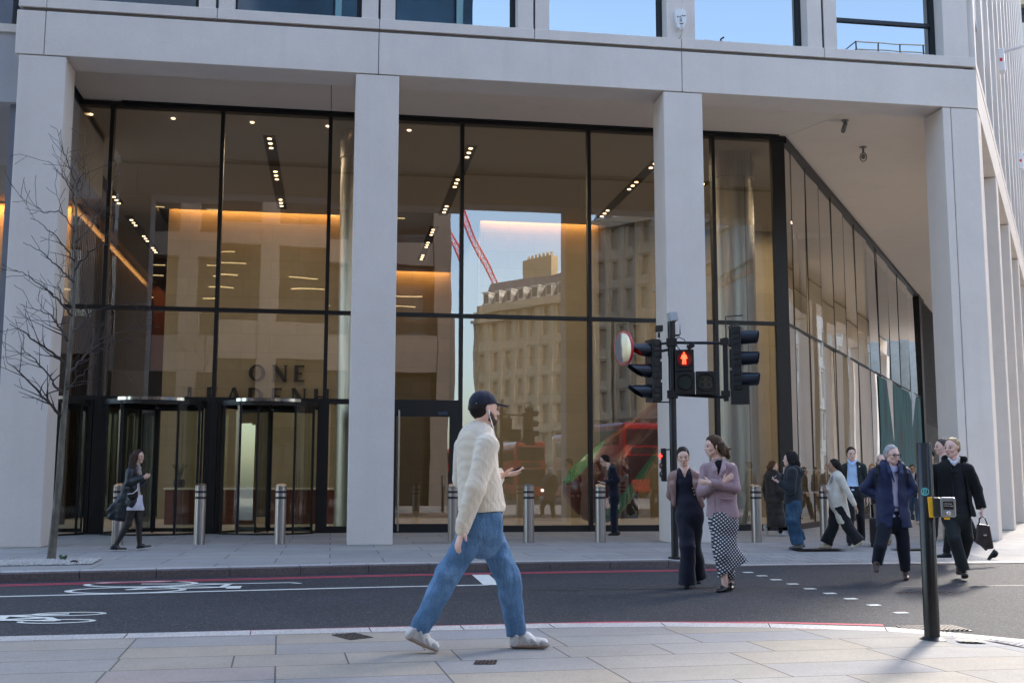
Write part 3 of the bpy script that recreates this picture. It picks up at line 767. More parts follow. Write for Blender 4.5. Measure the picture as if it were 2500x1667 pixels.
# roman capitals with serifs, built stroke by stroke: (polyline, thick?)
GLY = {'O': 'ring', 'N': [((.1,0),(.1,1),0),((.1,1),(.8,0),1),((.8,0),(.8,1),0)], 'E': [((.12,0),(.12,1),1),((.12,.965),(.62,.965),0),((.12,.5),(.5,.5),0),((.12,.035),(.64,.035),0)],
       'L': [((.12,0),(.12,1),1),((.12,.035),(.64,.035),0)], 'A': [((.02,0),(.4,1),0),((.4,1),(.78,0),1),((.17,.34),(.63,.34),0)], 'D': 'dee',
       'H': [((.12,0),(.12,1),1),((.78,0),(.78,1),1),((.12,.5),(.78,.5),0)], 'S': 'ess'}
WID = {'O':1.02,'N':.92,'E':.72,'L':.68,'A':.82,'D':.95,'H':.92,' ':.4}
def word(s, h, x0, z0, y, parent, th=.17, tn=.07, gap=.16, total=None):
    wsum = sum(WID[c]+gap for c in s)-gap
    if total: gap += (total/h-wsum)/(len(s)-1)
    x = x0
    for ch in s:
        mb = MB(); P = lambda a, b: Vector((x+a*h, y, z0+b*h))
        def stroke(a, b, wd):
            p, q = P(*a), P(*b); d = (q-p); L = d.length; d.normalize(); n = Vector((d.z,0,-d.x))
            mb.obox((p+q)/2, d*(L/2), n*(wd*h/2), (0,.03,0))
        def serif(a, b): mb.obox(P(a, .02 if b < .5 else .98), (.12*h,0,0), (0,0,.028*h), (0,.03,0))
        def arc(cx, cz, rx, rz, a0, a1, thick):
            n = 30
            for k in range(n):
                t0 = a0+(a1-a0)*k/n; t1 = a0+(a1-a0)*(k+1)/n
                w_ = [tn+(thick-tn)*abs(math.cos(t))**1.5 for t in (t0, t1)]
                po = [P(cx+rx*math.cos(t), cz+rz*math.sin(t)) for t in (t0, t1)]
                pi = [P(cx+(rx-w)*math.cos(t), cz+(rz-w*.9)*math.sin(t)) for t, w in zip((t0, t1), w_)]
                f = [Vector((0,-.03,0)), Vector((0,.03,0))]
                mb.add([po[0]+f[0],po[1]+f[0],pi[1]+f[0],pi[0]+f[0],po[0]+f[1],po[1]+f[1],pi[1]+f[1],pi[0]+f[1]], [(0,1,2,3),(7,6,5,4),(0,4,5,1),(3,2,6,7)])
        g_ = GLY.get(ch)
        if g_ == 'ring': arc(.5,.5,.51,.52,0,2*math.pi,th)
        elif g_ == 'dee': stroke((.12,0),(.12,1),th); serif(.12,0); serif(.12,1); arc(.30,.5,.60,.5,-math.pi/2,math.pi/2,th); stroke((.12,.965),(.34,.965),tn); stroke((.12,.035),(.34,.035),tn)
        elif g_:
            for a, b, k in g_:
                stroke(a, b, th if k else tn)
                for e in (a, b):
                    if e[1] in (0, 1) and a[0] != .12+9: serif(*e) if not (ch == 'A' and e[1] == 1) else None
        if mb.v: mb.build("letter", LETTER, parent)
        x += (WID[ch]+gap)*h
sign = thing("sign", "dark serif wall lettering reading ONE LEADENHALL behind the glass", "sign", (-2, BW-.1, 4.5))
word("ONE", .53, -2.78, 4.63, BW-.09, sign, total=1.86, th=.25, tn=.11)
word("LEADENHALL", .53, -4.72, 3.86, BW-.09, sign, total=6.5, th=.25, tn=.11)

WOODR = mat("red_wood", (.13,.035,.018), .4, var=(2,.3), scale=(1,1,6)); TOPS = mat("pale_top", (.62,.56,.46), .4)
t = thing("reception_desk", "long red wood reception desk with pale top behind the revolving doors", "desk", (-2.6, 33, .12))
MB().box(-4.6,33.0,.119,1.0,33.9,1.08).build("desk_front", WOODR, t); MB().box(-4.65,32.95,1.08,1.05,33.95,1.14).build("desk_top", TOPS, t, bevel=.01)
t = thing("potted_orchid", "small plant in a dark pot standing on the reception desk", "plant", (-4.28, 33.4, 1.14))
MB().lathe([(.13,1.14),(.17,1.25),(.15,1.38),(.12,1.38)], (-4.28,33.4,0), 20).build("pot", BLACKP, t, smooth=True, auto=40)
rn = random.Random(3); mb = MB()
for k in range(46):
    a = rn.uniform(0, 6.28); L = rn.uniform(.15,.45); p = Vector((-4.28,33.4,1.36)); q = p+Vector((math.cos(a)*L*.45, math.sin(a)*L*.45, L))
    mb.tube([p,(p+q)/2+Vector((0,0,.05)),q], [.008,.016,.004], 4)
    if k % 3 == 0: mb.lathe([(.0,-.03),(.03,0),(0,.03)], q, 6)
mb.build("leaves", mat("leaf", (.09,.11,.04), .6), t)
# large tilted sculpture in the lobby
def sculpt():
    m, t, b = newmat("sculpture_paint"); tc = N(t, "ShaderNodeTexCoord"); sx = N(t, "ShaderNodeSeparateXYZ"); t.links.new(tc.outputs['Object'], sx.inputs[0])
    ad = N(t, "ShaderNodeMath", operation='MULTIPLY_ADD'); ad.inputs[1].default_value = .55; t.links.new(sx.outputs[0], ad.inputs[0]); t.links.new(sx.outputs[2], ad.inputs[2])
    c = ramp(t, sx.outputs[2], [(0,(.05,.22,.12)),(.48,(.05,.22,.12)),(.5,(.10,.03,.025)),(1,(.10,.03,.025))], 'CONSTANT')
    mpv = N(t, "ShaderNodeMapRange"); mpv.inputs[1].default_value = -1; mpv.inputs[2].default_value = 1; t.links.new(sx.outputs[1], mpv.inputs[0])
    c = ramp(t, mpv.outputs[0], [(0,(.045,.26,.13)),(.30,(.05,.2,.12)),(.315,(.11,.03,.028)),(.86,(.12,.035,.03)),(.88,(.07,.3,.13)),(1,(.07,.3,.13))], 'CONSTANT')
    t.links.new(c, b.inputs['Base Color']); b.inputs['Roughness'].default_value = .25; return m
pr = [(0.001,-1.35),(.35,-1.30),(.66,-1.15),(.84,-.9),(.92,-.55),(.90,-.1),(.80,.5),(.66,1.2),(.52,1.9),(.40,2.6),(.30,3.3)]
so_ = MB().lathe(pr, n=48).build("sculpture", sculpt(), None, smooth=True)
so_.location = (7.55, 30.6, 1.45)
so_.rotation_euler = Vector((.86,.12,.90)).to_track_quat('Z','Y').to_euler()
tag(so_, "huge tilted maroon and green painted sculpture behind the suited man", "sculpture")
t = thing("display_stand", "black upright display stand inside the glass beside the walking man", "stand", (3.5, 28.2, .12))
MB().box(3.35,28.0,.119,3.62,28.06,1.35).box(3.2,27.9,.119,3.75,28.2,.15).build("panel", BLACKP, t, bevel=.005)

# ------------------------------------------------------------------ bollards
def bollard(label):
    t = thing("bollard", label, "bollard", (0,0,0), group="steel bollards along the columns")
    MB().lathe([(.104,0),(.104,.83),(.104,1.02),(.104,1.10)], n=32, cap=False).build("post", STEEL, t, smooth=True)
    c = MB(); n = 32
    vs = [(.104*math.cos(2*math.pi*k/n), .104*math.sin(2*math.pi*k/n), 1.10+.03*math.sin(2*math.pi*k/n)) for k in range(n)]
    v2 = [(x*.93, y*.93, z+.018) for x, y, z in vs]
    c.add([(x,y,1.06) for x,y,z in vs]+vs+v2, [tuple(range(2*n,3*n))]+[(k,(k+1) % n,n+(k+1) % n,n+k) for k in range(n)]+[(n+k,n+(k+1) % n,2*n+(k+1) % n,2*n+k) for k in range(n)])
    c.build("cap", mat("bollard_cap", (.20,.18,.19), .35, .8), t, smooth=True, auto=35)
    for z in (.855, .965): MB().lathe([(.1065,z),(.1065,z+.045)], n=32, cap=False).build("band", mat("dark_band", (.02,.022,.03), .5), t, smooth=True)
    return t
bl = [(-3.93,22.25,"steel bollard partly hidden behind the woman in the dark coat"),(-2.44,22.2,"steel bollard before the left revolving door, right of the walking woman"),
      (-.95,22.2,"steel bollard before the right revolving door, left of the middle column"),(2.36,22.15,"steel bollard almost hidden behind the man in the cream sweater"),
      (3.85,22.1,"steel bollard standing alone just right of the man's phone"),(5.27,22.0,"steel bollard in front of the suited man at the glass"),
      (8.39,21.7,"steel bollard beside the long brown padded coat"),(9.93,21.9,"steel bollard behind the woman in the pale beige coat")]
b0 = None
for x, y, lb in bl:
    if b0 is None: b0 = bollard(lb); b0.location = (x,y,.118); b = b0
    else: b = dup(b0, (x,y,.118), label=lb)

# ------------------------------------------------------------------ traffic signal post
PX, PY = 5.36, 17.37
def pole_frame(): pass
LENSR = mat("red_lens_off", (.09,.012,.012), .2); LENSA = mat("amber_lens_off", (.05,.03,.015), .25); LENSG = mat("green_lens_off", (.015,.03,.028), .25)
REDLIT = mat("red_lamp", (1,.05,.03), .4, emit=((1,.05,.018), 1.3)); REDLIT2 = mat("red_lamp_face", (1,.06,.03), .4, emit=((1,.03,.015), .8))
VIS = mat("visor_plastic", (.010,.013,.022), .32)
tp = thing("traffic_signal", "black traffic signal post with two three lamp heads and lit red man", "traffic light", (PX,PY,.10))
depthp = Vector((PX,PY,0)).dot(Vector((fw.x,fw.y,0)))/math.cos(0)
Rx = Vector((math.cos(math.atan2(PX,PY)), -math.sin(math.atan2(PX,PY)), 0)); Ry = Vector((Rx.y*-1, Rx.x, 0))   # right / away as seen from the road
TL = Matrix(((Rx.x,Ry.x,0,PX),(Rx.y,Ry.y,0,PY),(0,0,1,0),(0,0,0,1)))
def tmb(): m_ = MB(); m_.T = TL; return m_
tmb().tube([(0,0,.1),(0,0,3.55)], .058, 16).tube([(0,0,3.30),(0,0,3.86)], .064, 16).build("pole", BLACKP, tp, smooth=True, auto=40)
tmb().lathe([(.11,.10),(.11,.13),(.07,.14)], n=20).build("base_collar", BLACKP, tp)
def head(cx, cz, yaw, n=3, cell=.27, wd=.26, dp=.15, lit=None, visor=.30, name="signal_head", cut=False):
    """a head of n lamps, facing direction yaw (degrees; 0 = towards the camera, positive turns to the viewer's left)"""
    a = R(yaw); f = Vector((-math.sin(a), -math.cos(a), 0)); r = Vector((math.cos(a), -math.sin(a), 0)); u = Vector((0,0,1)); c = Vector((cx, .0, cz))
    mb = tmb(); h = n*cell
    mb.obox(c-f*dp*.5, r*(wd/2), f*(dp*.5), u*(h/2))
    for k in range(n):
        zc = (n-1)/2*cell-k*cell
        mb.obox(c+u*zc-f*(dp+.02), r*(wd/2-.03), f*.02, u*(cell/2-.02))
        for s in (-1, 1):
            for j in (-.09, 0, .09): mb.obox(c+u*(zc+j)+r*s*(wd/2+.006)-f*dp*.5, r*.006, f*(dp*.32), u*.032)
    o = mb.build(name, BLACKP, tp, bevel=.008)
    for k in range(n):
        p = c+u*((n-1)/2*cell-k*cell)
        lm = [LENSR, LENSA, LENSG][k] if n == 3 else LENSR
        if lit == k: lm = REDLIT2
        q = TL.to_3x3() @ f
        MB().lathe([(.0001,.022),(.06,.015),(.10,.0)], TL @ (p+f*.004), 24, axis=q, cap=False).build("lens", lm, o, smooth=True)
        v = MB(); nn = 26; rad = .112
        for i in range(nn+1):
            th = R(-85)+(R(350))*i/nn
            for e, L in ((0, 0), (1, visor*(.94+.06*math.sin(th) if not cut else .36+.64*min(1, max(0, .62+.7*math.sin(th)))))):
                for dr in (0, -.006):
                    rr_ = (rad+dr)*(1-.10*e)
                    v.v.append(TL @ (p+f*(.0+L)+r*(rr_*math.cos(th))+u*(rr_*math.sin(th))))
        for i in range(nn):
            A = i*4; B = A+4
            v.f += [[A,B,B+2,A+2],[A+1,A+3,B+3,B+1],[A+2,B+2,B+3,A+3]]; v.mi += [0,0,0]
        v.build("visor", VIS, o, smooth=True, auto=40)
    return o
ppm = 2587.9/depthp                      # disp px per metre at the post
S = lambda px: (px-1551)/ppm
Zp = lambda py: .12+(1280-py)/ppm
head(S(1497), Zp(852), 62, lit=0, visor=.34, cut=True, cell=.335)
head(S(1712), Zp(826), -78, visor=.27, cell=.335, wd=.24)
# extra equipment box under the right head
tmb().box(S(1684),-.08,Zp(932),S(1725),.10,Zp(888)).build("equipment_box", BLACKP, tp, bevel=.008)
# pedestrian aspect: standing red man above a dark lens, and the countdown box beside it
def face_box(px0, py0, px1, py1, name): return tmb().box(S(px0),-.10,Zp(py1),S(px1),.06,Zp(py0)).build(name, BLACKP, tp, bevel=.010)
pb = face_box(1558,805,1601.5,856,"pedestrian_aspect"); pb2 = face_box(1558,857,1603,909,"pedestrian_aspect"); cdn = face_box(1604.5,856,1652,910,"countdown_box")
def disc(px, py, rad, dy, m, name, par, n=28): return MB().lathe([(.0001,.004),(rad*.7,.003),(rad,0)], TL @ Vector((S(px),dy,Zp(py))), n, axis=TL.to_3x3() @ Vector((0,-1,0)), cap=False).build(name, m, par, smooth=True)
def rimring(px, py, rad, dy, m, name, par):
    return MB().lathe([(rad,0),(rad,.05),(rad-.008,.05),(rad-.008,0)], TL @ Vector((S(px),dy,Zp(py))), 28, axis=TL.to_3x3() @ Vector((0,-1,0)), cap=False).build(name, m, par, smooth=True, auto=40)
disc(1580,828,.118,-.104,mat("red_glow_lens",(.10,.008,.008),.3,emit=((1,.02,.01),.012)),"lens",pb); rimring(1580,828,.125,-.10,BLACKP,"visor",pb)
disc(1580.5,880,.118,-.104,LENSG,"lens",pb2); rimring(1580.5,880,.125,-.10,BLACKP,"visor",pb2)
disc(1627,881,.135,-.104,LENSG,"lens",cdn); rimring(1627,881,.14,-.10,BLACKP,"rim",cdn)
dg_ = tmb()
for s in (-1, 1):
    cx = S(1627)+s*.052; cz = Zp(881)
    for z in (-.085, 0, .085): dg_.box(cx-.035,-.113,cz+z-.006,cx+.035,-.109,cz+z+.006)
    for z in (-.043, .043):
        for q_ in (-.041, .041): dg_.box(cx+q_-.006,-.113,cz+z-.036,cx+q_+.006,-.109,cz+z+.036)
dg_.build("digits", mat("dead_digits", (.10,.05,.035), .5), cdn)
mn = tmb(); cx, cz = S(1579), Zp(826)
def Lm(x0, z0, x1, z1, w_=.013):
    a, b = Vector((cx+x0,-.112,cz+z0)), Vector((cx+x1,-.112,cz+z1)); d = b-a; L = d.length; d.normalize(); n = Vector((d.z,0,-d.x))
    mn.obox((a+b)/2, d*(L/2+w_*.4), n*w_, (0,.003,0))
mn.lathe([(.0001,.003),(.016,0)], (cx,-.112,cz+.082), 12, axis=(0,-1,0), cap=False)
Lm(0,.055,0,-.01,.022); Lm(-.022,.05,-.038,.0); Lm(.022,.05,.038,.0); Lm(-.014,-.01,-.018,-.088,.012); Lm(.014,-.01,.018,-.088,.012)
mn.build("red_man", REDLIT, pb)
# brackets, clamps, cables, detectors
br_ = tmb()
br_.tube([(0,0,Zp(787)),(S(1672),.0,Zp(790))], .024, 8).tube([(0,0,Zp(908)),(S(1672),0,Zp(916))], .024, 8)
br_.box(S(1668),-.035,Zp(925),S(1679),.035,Zp(778))
for z in (787, 908): br_.box(-.085,-.09,Zp(z)-.06,.085,.09,Zp(z)+.06); br_.box(S(1662),-.05,Zp(z)-.05,S(1682),.05,Zp(z)+.05)
br_.tube([(0,0,Zp(787)),(S(1518),0,Zp(790))], .02, 8).tube([(0,0,Zp(802)),(S(1518),0,Zp(808))], .022, 8).tube([(0,0,Zp(926)),(S(1505),0,Zp(925))], .012, 6)
br_.tube([(S(1676),0,Zp(790)),(S(1676),0,Zp(728)),(S(1715),0,Zp(726))], .012, 6)
br_.build("bracket", BLACKP, tp)
cb_ = tmb()
cb_.tube([(S(1680),-.05,Zp(796)),(S(1690),-.06,Zp(795)),(S(1693),-.06,Zp(780)),(S(1684),-.06,Zp(765)),(S(1683),-.05,Zp(755)),(S(1692),-.03,Zp(748)),(S(1705),0,Zp(748))], .016, 8)
cb_.tube([(.06,-.06,Zp(780)),(.12,-.09,Zp(776)),(.2,-.1,Zp(782)),(.27,-.1,Zp(800)),(.26,-.1,Zp(808))], .008, 6)
cb_.tube([(.05,-.07,Zp(785)),(.10,-.1,Zp(800)),(.14,-.1,Zp(808))], .007, 6)
cb_.build("cable", BLACKP, tp, smooth=True)
d1 = tmb(); d1.obox((.02,-.03,Zp(727)), (.058,.02,.008), (-.03,.10,.0), (-.012,.0,.072)); d1.build("detector", mat("detector_grey", (.42,.44,.45), .45), tp, bevel=.008)
d2 = tmb().box(S(1558),-.03,Zp(738),S(1562),.03,Zp(723)).tube([(S(1565),0,Zp(770)),(S(1571),0,Zp(768)),(S(1571),0,Zp(738))], .012, 6).box(-.0,-.02,Zp(772),S(1570),.02,Zp(768)); d2.build("detector_bracket", BLACKP, tp)
d3 = tmb(); d3.obox((S(1522),-.02,Zp(754)), (.058,.01,.004), (-.01,.07,0), (0,0,.048)); d3.tube([(S(1522),-.02,Zp(763)),(S(1522),0,Zp(775))], .02, 8); d3.build("detector_camera", BLACKP, tp, bevel=.01)
d4 = tmb(); d4.obox((.30,-.12,Zp(798)), (.05,0,.03), (0,.06,0), (-.018,0,.03)); d4.build("kerbside_detector", BLACKP, tp, bevel=.006)
# trixi mirror with red rim
mx_ = R(57); f = Vector((-math.sin(mx_), -math.cos(mx_), -.06)).normalized(); c = Vector((S(1441), -.10, Zp(800)))
fT = TL.to_3x3() @ f
mo = MB().lathe([(.268,-.02),(.275,.0),(.272,.02),(.25,.02)], TL @ c, 36, axis=fT).build("mirror_frame", mat("red_rim", (.55,.02,.05), .35), tp, smooth=True, auto=40)
MB().lathe([(.0001,.026),(.1,.0255),(.18,.024),(.252,.021)], TL @ c, 36, axis=fT, cap=False).build("mirror_glass", mat("mirror_face", (.30,.31,.33), .06, 1.0), mo, smooth=True)
tmb().tube([c-f*.02, Vector((S(1500),.08,Zp(800)))], .018, 8).build("mirror_arm", BLACKP, tp)
# small nearside signal low on the post
nb = tmb(); nb.box(S(1522),-.07,Zp(1108),S(1535),.08,Zp(1032)); no = nb.build("nearside_signal", BLACKP, tp, bevel=.02)
for py, m_ in ((1050, REDLIT2),(1072, LENSR),(1092, LENSG)):
    MB().lathe([(.0001,.02),(.03,.016),(.05,0)], TL @ Vector((S(1522),-.03,Zp(py))), 16, axis=TL.to_3x3() @ Vector((-1,-.55,0)), cap=False).build("lens", m_, no, smooth=True)
tmb().tube([(S(1530),0,Zp(1036)),(0,0,Zp(1034))], .012, 6).tube([(S(1530),0,Zp(1106)),(0,0,Zp(1106))], .012, 6).build("arm", BLACKP, no)

# ------------------------------------------------------------------ push button post
bx, by = 4.47, 8.05
bp_ = thing("push_button_post", "thick black post with yellow backed crossing push button and teal sticker", "crossing post", (bx,by,.11))
az = math.atan2(bx,by); BR = Vector((math.cos(az),-math.sin(az),0)); BA = Vector((math.sin(az),math.cos(az),0))
TB = Matrix(((BR.x,BA.x,0,bx),(BR.y,BA.y,0,by),(0,0,1,.11),(0,0,0,1)))
def bmb(): m_ = MB(); m_.T = TB; return m_
hb = 1.475; rb = .057
bmb().lathe([(rb,.0),(rb,hb-.008),(rb-.006,hb)], n=28).build("post", mat("post_black", (.006,.0065,.0075), .28, var=(3,.4), bump=(60,.0006)), bp_, smooth=True, auto=40)
bmb().lathe([(.098,0),(.098,.006),(.058,.03)], n=28).build("base_flange", BLACKP, bp_, smooth=True, auto=30)
PS = 3.19e-3                              # metres per disp px at the post
bz = lambda py: (1465-py)*PS
# yellow back plate, curved black housing, grey front with push panel
yb = bmb(); yb.m = 0
yp = [(-.052+.0,bz(1131)),(.022,bz(1131)),(.036,bz(1180)),(-.022,bz(1180))]
YEL = mat("signal_yellow", (.72,.40,.02), .4); 
y0_ = bmb(); 
pts = [(.008,bz(1131)),(.040,bz(1131)),(.062,bz(1152)),(.064,bz(1166)),(.058,bz(1179)),(.016,bz(1179))]
n = len(pts)
y0_.add([(a,-.10,b) for a, b in pts]+[(a,.0,b) for a, b in pts], [tuple(range(n))[::-1], tuple(range(n,2*n))]+[(i,(i+1) % n,n+(i+1) % n,n+i) for i in range(n)])
y0_.build("yellow_housing", YEL, bp_, bevel=.006)
bmb().box(.045,-.125,bz(1178),.10,.01,bz(1132)).build("housing", mat("housing_black", (.012,.016,.018), .3), bp_, bevel=.012)
go = bmb().box(.095,-.13,bz(1178),.205,.0,bz(1131.5)).build("button_box", mat("box_grey", (.25,.26,.27), .35, .6), bp_, bevel=.016, seg=4)
bmb().box(.118,-.134,bz(1160),.190,-.128,bz(1141)).build("instruction_plate", BLACKP, go, bevel=.002)
tx = mat("plate_white", (.75,.75,.75), .5)
for i, s_t in enumerate(("Push button", "Wait for signal")):
    o_ = text(s_t, .0105, (0,0,0), tx, ext=.0004, name="plate_text", parent=None)
    o_.data.transform(TB @ Matrix.Translation((.154,-.1352,bz(1147.5)-.016*i))); put(o_, go)
bmb().lathe([(.0001,.014),(.016,.012),(.019,.0)], (.154,-.130,bz(1168)), 20, axis=(0,-1,0), cap=False).build("button", CHROME, go, smooth=True)
bmb().box(.12,-.12,bz(1183),.16,-.06,bz(1178)).build("yellow_tab", YEL, bp_)
st = MB(); nst = 20
stv = []
ring_ = bmb()
def on_post(u, v):
    th = u/rb-.10; return (rb*1.012*math.sin(th), -rb*1.012*math.cos(th), v)
cv = bz(1119)
vs = [on_post(0,cv)]+[on_post(.031*math.cos(2*math.pi*k/nst), cv+.031*math.sin(2*math.pi*k/nst)) for k in range(nst)]
ring_.add(vs, [(0,k+1,(k+1) % nst+1) for k in range(nst)])
so2 = ring_.build("sticker", mat("teal_sticker", (.02,.30,.34), .4), bp_)
sk = bmb()
for k in range(nst*1):
    t0, t1 = 2*math.pi*k/nst, 2*math.pi*(k+1)/nst
    f_ = lambda t, r_: tuple(x*1.004 if i < 2 else x for i, x in enumerate(on_post(r_*math.cos(t), cv+r_*math.sin(t))))
    sk.quad(f_(t0,.028), f_(t1,.028), f_(t1,.025), f_(t0,.025))
for z0, z1, h_ in ((.004,.012,.013),(-.006,.001,.013),(-.014,-.010,.016)):
    f_ = lambda u, v: tuple(x*1.004 if i < 2 else x for i, x in enumerate(on_post(u, cv+v)))
    sk.quad(f_(-h_,z0), f_(h_,z0), f_(h_,z1), f_(-h_,z1))
sk.build("sticker_marks", mat("sticker_pale", (.25,.6,.6), .5), so2)

# ------------------------------------------------------------------ soffit cameras, facade face plaque, wall lamps
CAMG = mat("camera_grey", (.20,.19,.18), .4, .3)
t = thing("security_camera", "small bullet camera under the soffit, nearer the beam", "camera", (12.47,25.58,ZS), group="cameras under the soffit")
MB().lathe([(.09,-.02),(.09,0)], (12.47,25.58,ZS), 16).tube([(12.47,25.58,ZS),(12.47,25.58,ZS-.10)], .022, 8).build("mount", CAMG, t)
MB().tube([(12.50,25.62,ZS-.07),(12.30,25.35,ZS-.36)], [.055,.055], 12).build("barrel", CAMG, t, smooth=True, auto=40)
t = thing("security_camera", "hanging camera with a hooped cage farther under the soffit", "camera", (13.95,27.61,ZS), group="cameras under the soffit")
MB().lathe([(.10,-.02),(.10,0)], (13.95,27.61,ZS), 16).tube([(13.95,27.61,ZS),(13.95,27.61,ZS-.16)], .03, 8).build("mount", CAMG, t)
c_ = MB().tube([(13.95+.075*math.cos(a), 27.61-.04*math.cos(a), ZS-.28+.12*math.sin(a)) for a in np.linspace(0, 6.283, 20)], .014, 6); c_.lathe([(.001,-.34),(.05,-.32),(.06,-.26),(.04,-.2)], (13.95,27.61,ZS), 14); c_.build("cage", CAMG, t, smooth=True)
# white plaque like a small face with a cable, on the pier over the third joint
t = thing("face_plaque", "white plaque like a small face with a dangling cable on the upper pier", "plaque", (6.95, D-.03, 10.5))
fp = MB(); cx0, cz0 = 6.95, 10.80
prof = [(-.11,.17),(-.08,.21),(.06,.22),(.10,.18),(.105,.0),(.06,-.15),(0,-.19),(-.06,-.15),(-.10,.0)]
nn = len(prof)
fp.add([(cx0+a,D-.06,cz0+b) for a, b in prof]+[(cx0+a,D+.03,cz0+b) for a, b in prof], [tuple(range(nn)), tuple(range(nn,2*nn))[::-1]]+[(i,n2,nn+n2,nn+i) for i, n2 in ((k,(k+1) % nn) for k in range(nn))])
fp.build("mask", mat("white_plaster", (.80,.80,.80), .5), t, bevel=.015)
e_ = MB()
for a, b in ((-.045,.07),(.055,.10)):
    e_.tube([(cx0+a+.035*math.cos(q_), D-.065, cz0+b+.02*math.sin(q_)) for q_ in np.linspace(math.pi, 2*math.pi, 9)], .009, 5)
e_.tube([(cx0+.005,D-.066,cz0+.03),(cx0-.02,D-.075,cz0-.03),(cx0+.02,D-.068,cz0-.035)], .010, 5); e_.tube([(cx0-.03,D-.066,cz0-.085),(cx0+.005,D-.066,cz0-.095),(cx0+.045,D-.066,cz0-.08)], .010, 5)
e_.build("features", mat("plaque_dark", (.06,.06,.07), .6), t)
MB().tube([(cx0+.0,D-.07,cz0-.13),(cx0+.03,D-.07,cz0-.22),(cx0-.0,D-.04,cz0-.34),(cx0-.03,D-.02,cz0-.40)], .012, 6).build("cable", mat("cable_grey",(.5,.5,.5),.5), t, smooth=True)
t = thing("window_lamp", "tiny dark fitting standing on the window sill above the beam", "lamp", (8.0, D+.1, 10.43))
MB().tube([(7.86,D+.1,10.42),(7.86,D+.1,10.50),(7.92,D+.08,10.54)], .02, 6).box(7.82,D+.05,10.42,7.95,D+.15,10.44).build("arm", BLACKP, t)
t = thing("sill_disc", "flat white disc lying on the window sill above the beam", "disc", (7.5,D+.12,10.42)); MB().lathe([(.12,10.42),(.12,10.44)], (7.55,D+.13,0), 20).build("disc", mat("white_disc",(.75,.75,.75),.5), t)
WL = mat("lamp_white", (.72,.72,.74), .4)
def walllamp(s_at, z, label):
    p = FS.P(s_at, 0, z); t = thing("wall_lamp", label, "wall lamp", tuple(p), group="lamps on the side facade")
    mb = MB(); FS.box(mb, s_at-.16, s_at+.16, 0, .18, z-.42, z+.3); mb.build("bracket_box", WL, t, bevel=.02)
    MB().tube([FS.P(s_at,.1,z+.2), FS.P(s_at,.9,z+.34), FS.P(s_at,1.5,z+.52)], .05, 8).build("arm", WL, t, smooth=True)
    MB().lathe([(.001,-.5),(.16,-.42),(.2,0),(.16,.36),(.001,.42)], FS.P(s_at,1.75,z+.62), 16, axis=tuple(n_)).build("lamp_head", mat("lamp_lens",(.45,.47,.5),.3), t, smooth=True)
    mb = MB(); FS.box(mb, s_at-.18, s_at-.161, .04, .12, z-.12, z-.02); mb.build("red_dot", mat("red_dot",(.6,.03,.03),.4), t)
walllamp(11.0, 14.2, "white arm lamp on the side facade, upper and nearer one"); walllamp(24.6, 14.6, "white arm lamp farther along the side facade")

# ------------------------------------------------------------------ the neighbour on the left
nb_ = thing("neighbouring_building", "grey blue glass building at the left frame edge", "building", (-9, 23.6, 0))
BLUEG = mat("blue_grey_panel", (.20,.22,.26), .35, .2); 
MB().box(-14, 22.4, 8.6, -6.07, 30, 10.1).build("band", stonemat("band_stone", (.42,.42,.44)), nb_)
MB().box(-14, 22.9, 10.1, -6.07, 30, 26).build("wall", mat("dark_blue_panel", (.06,.07,.09), .3, .2), nb_)
for x in (-6.5,-7.6,-9.2): MB().box(x-.22, 22.5, 10.1, x+.10, 23, 26).build("fin", BLUEG, nb_)
MB().box(-6.35, 22.55, .12, -6.17, 23.0, 8.6).build("post", BLUEG, nb_)
MB().box(-14, 22.35, 10.0, -6.08, 22.5, 10.16).build("cornice", STONE, nb_)

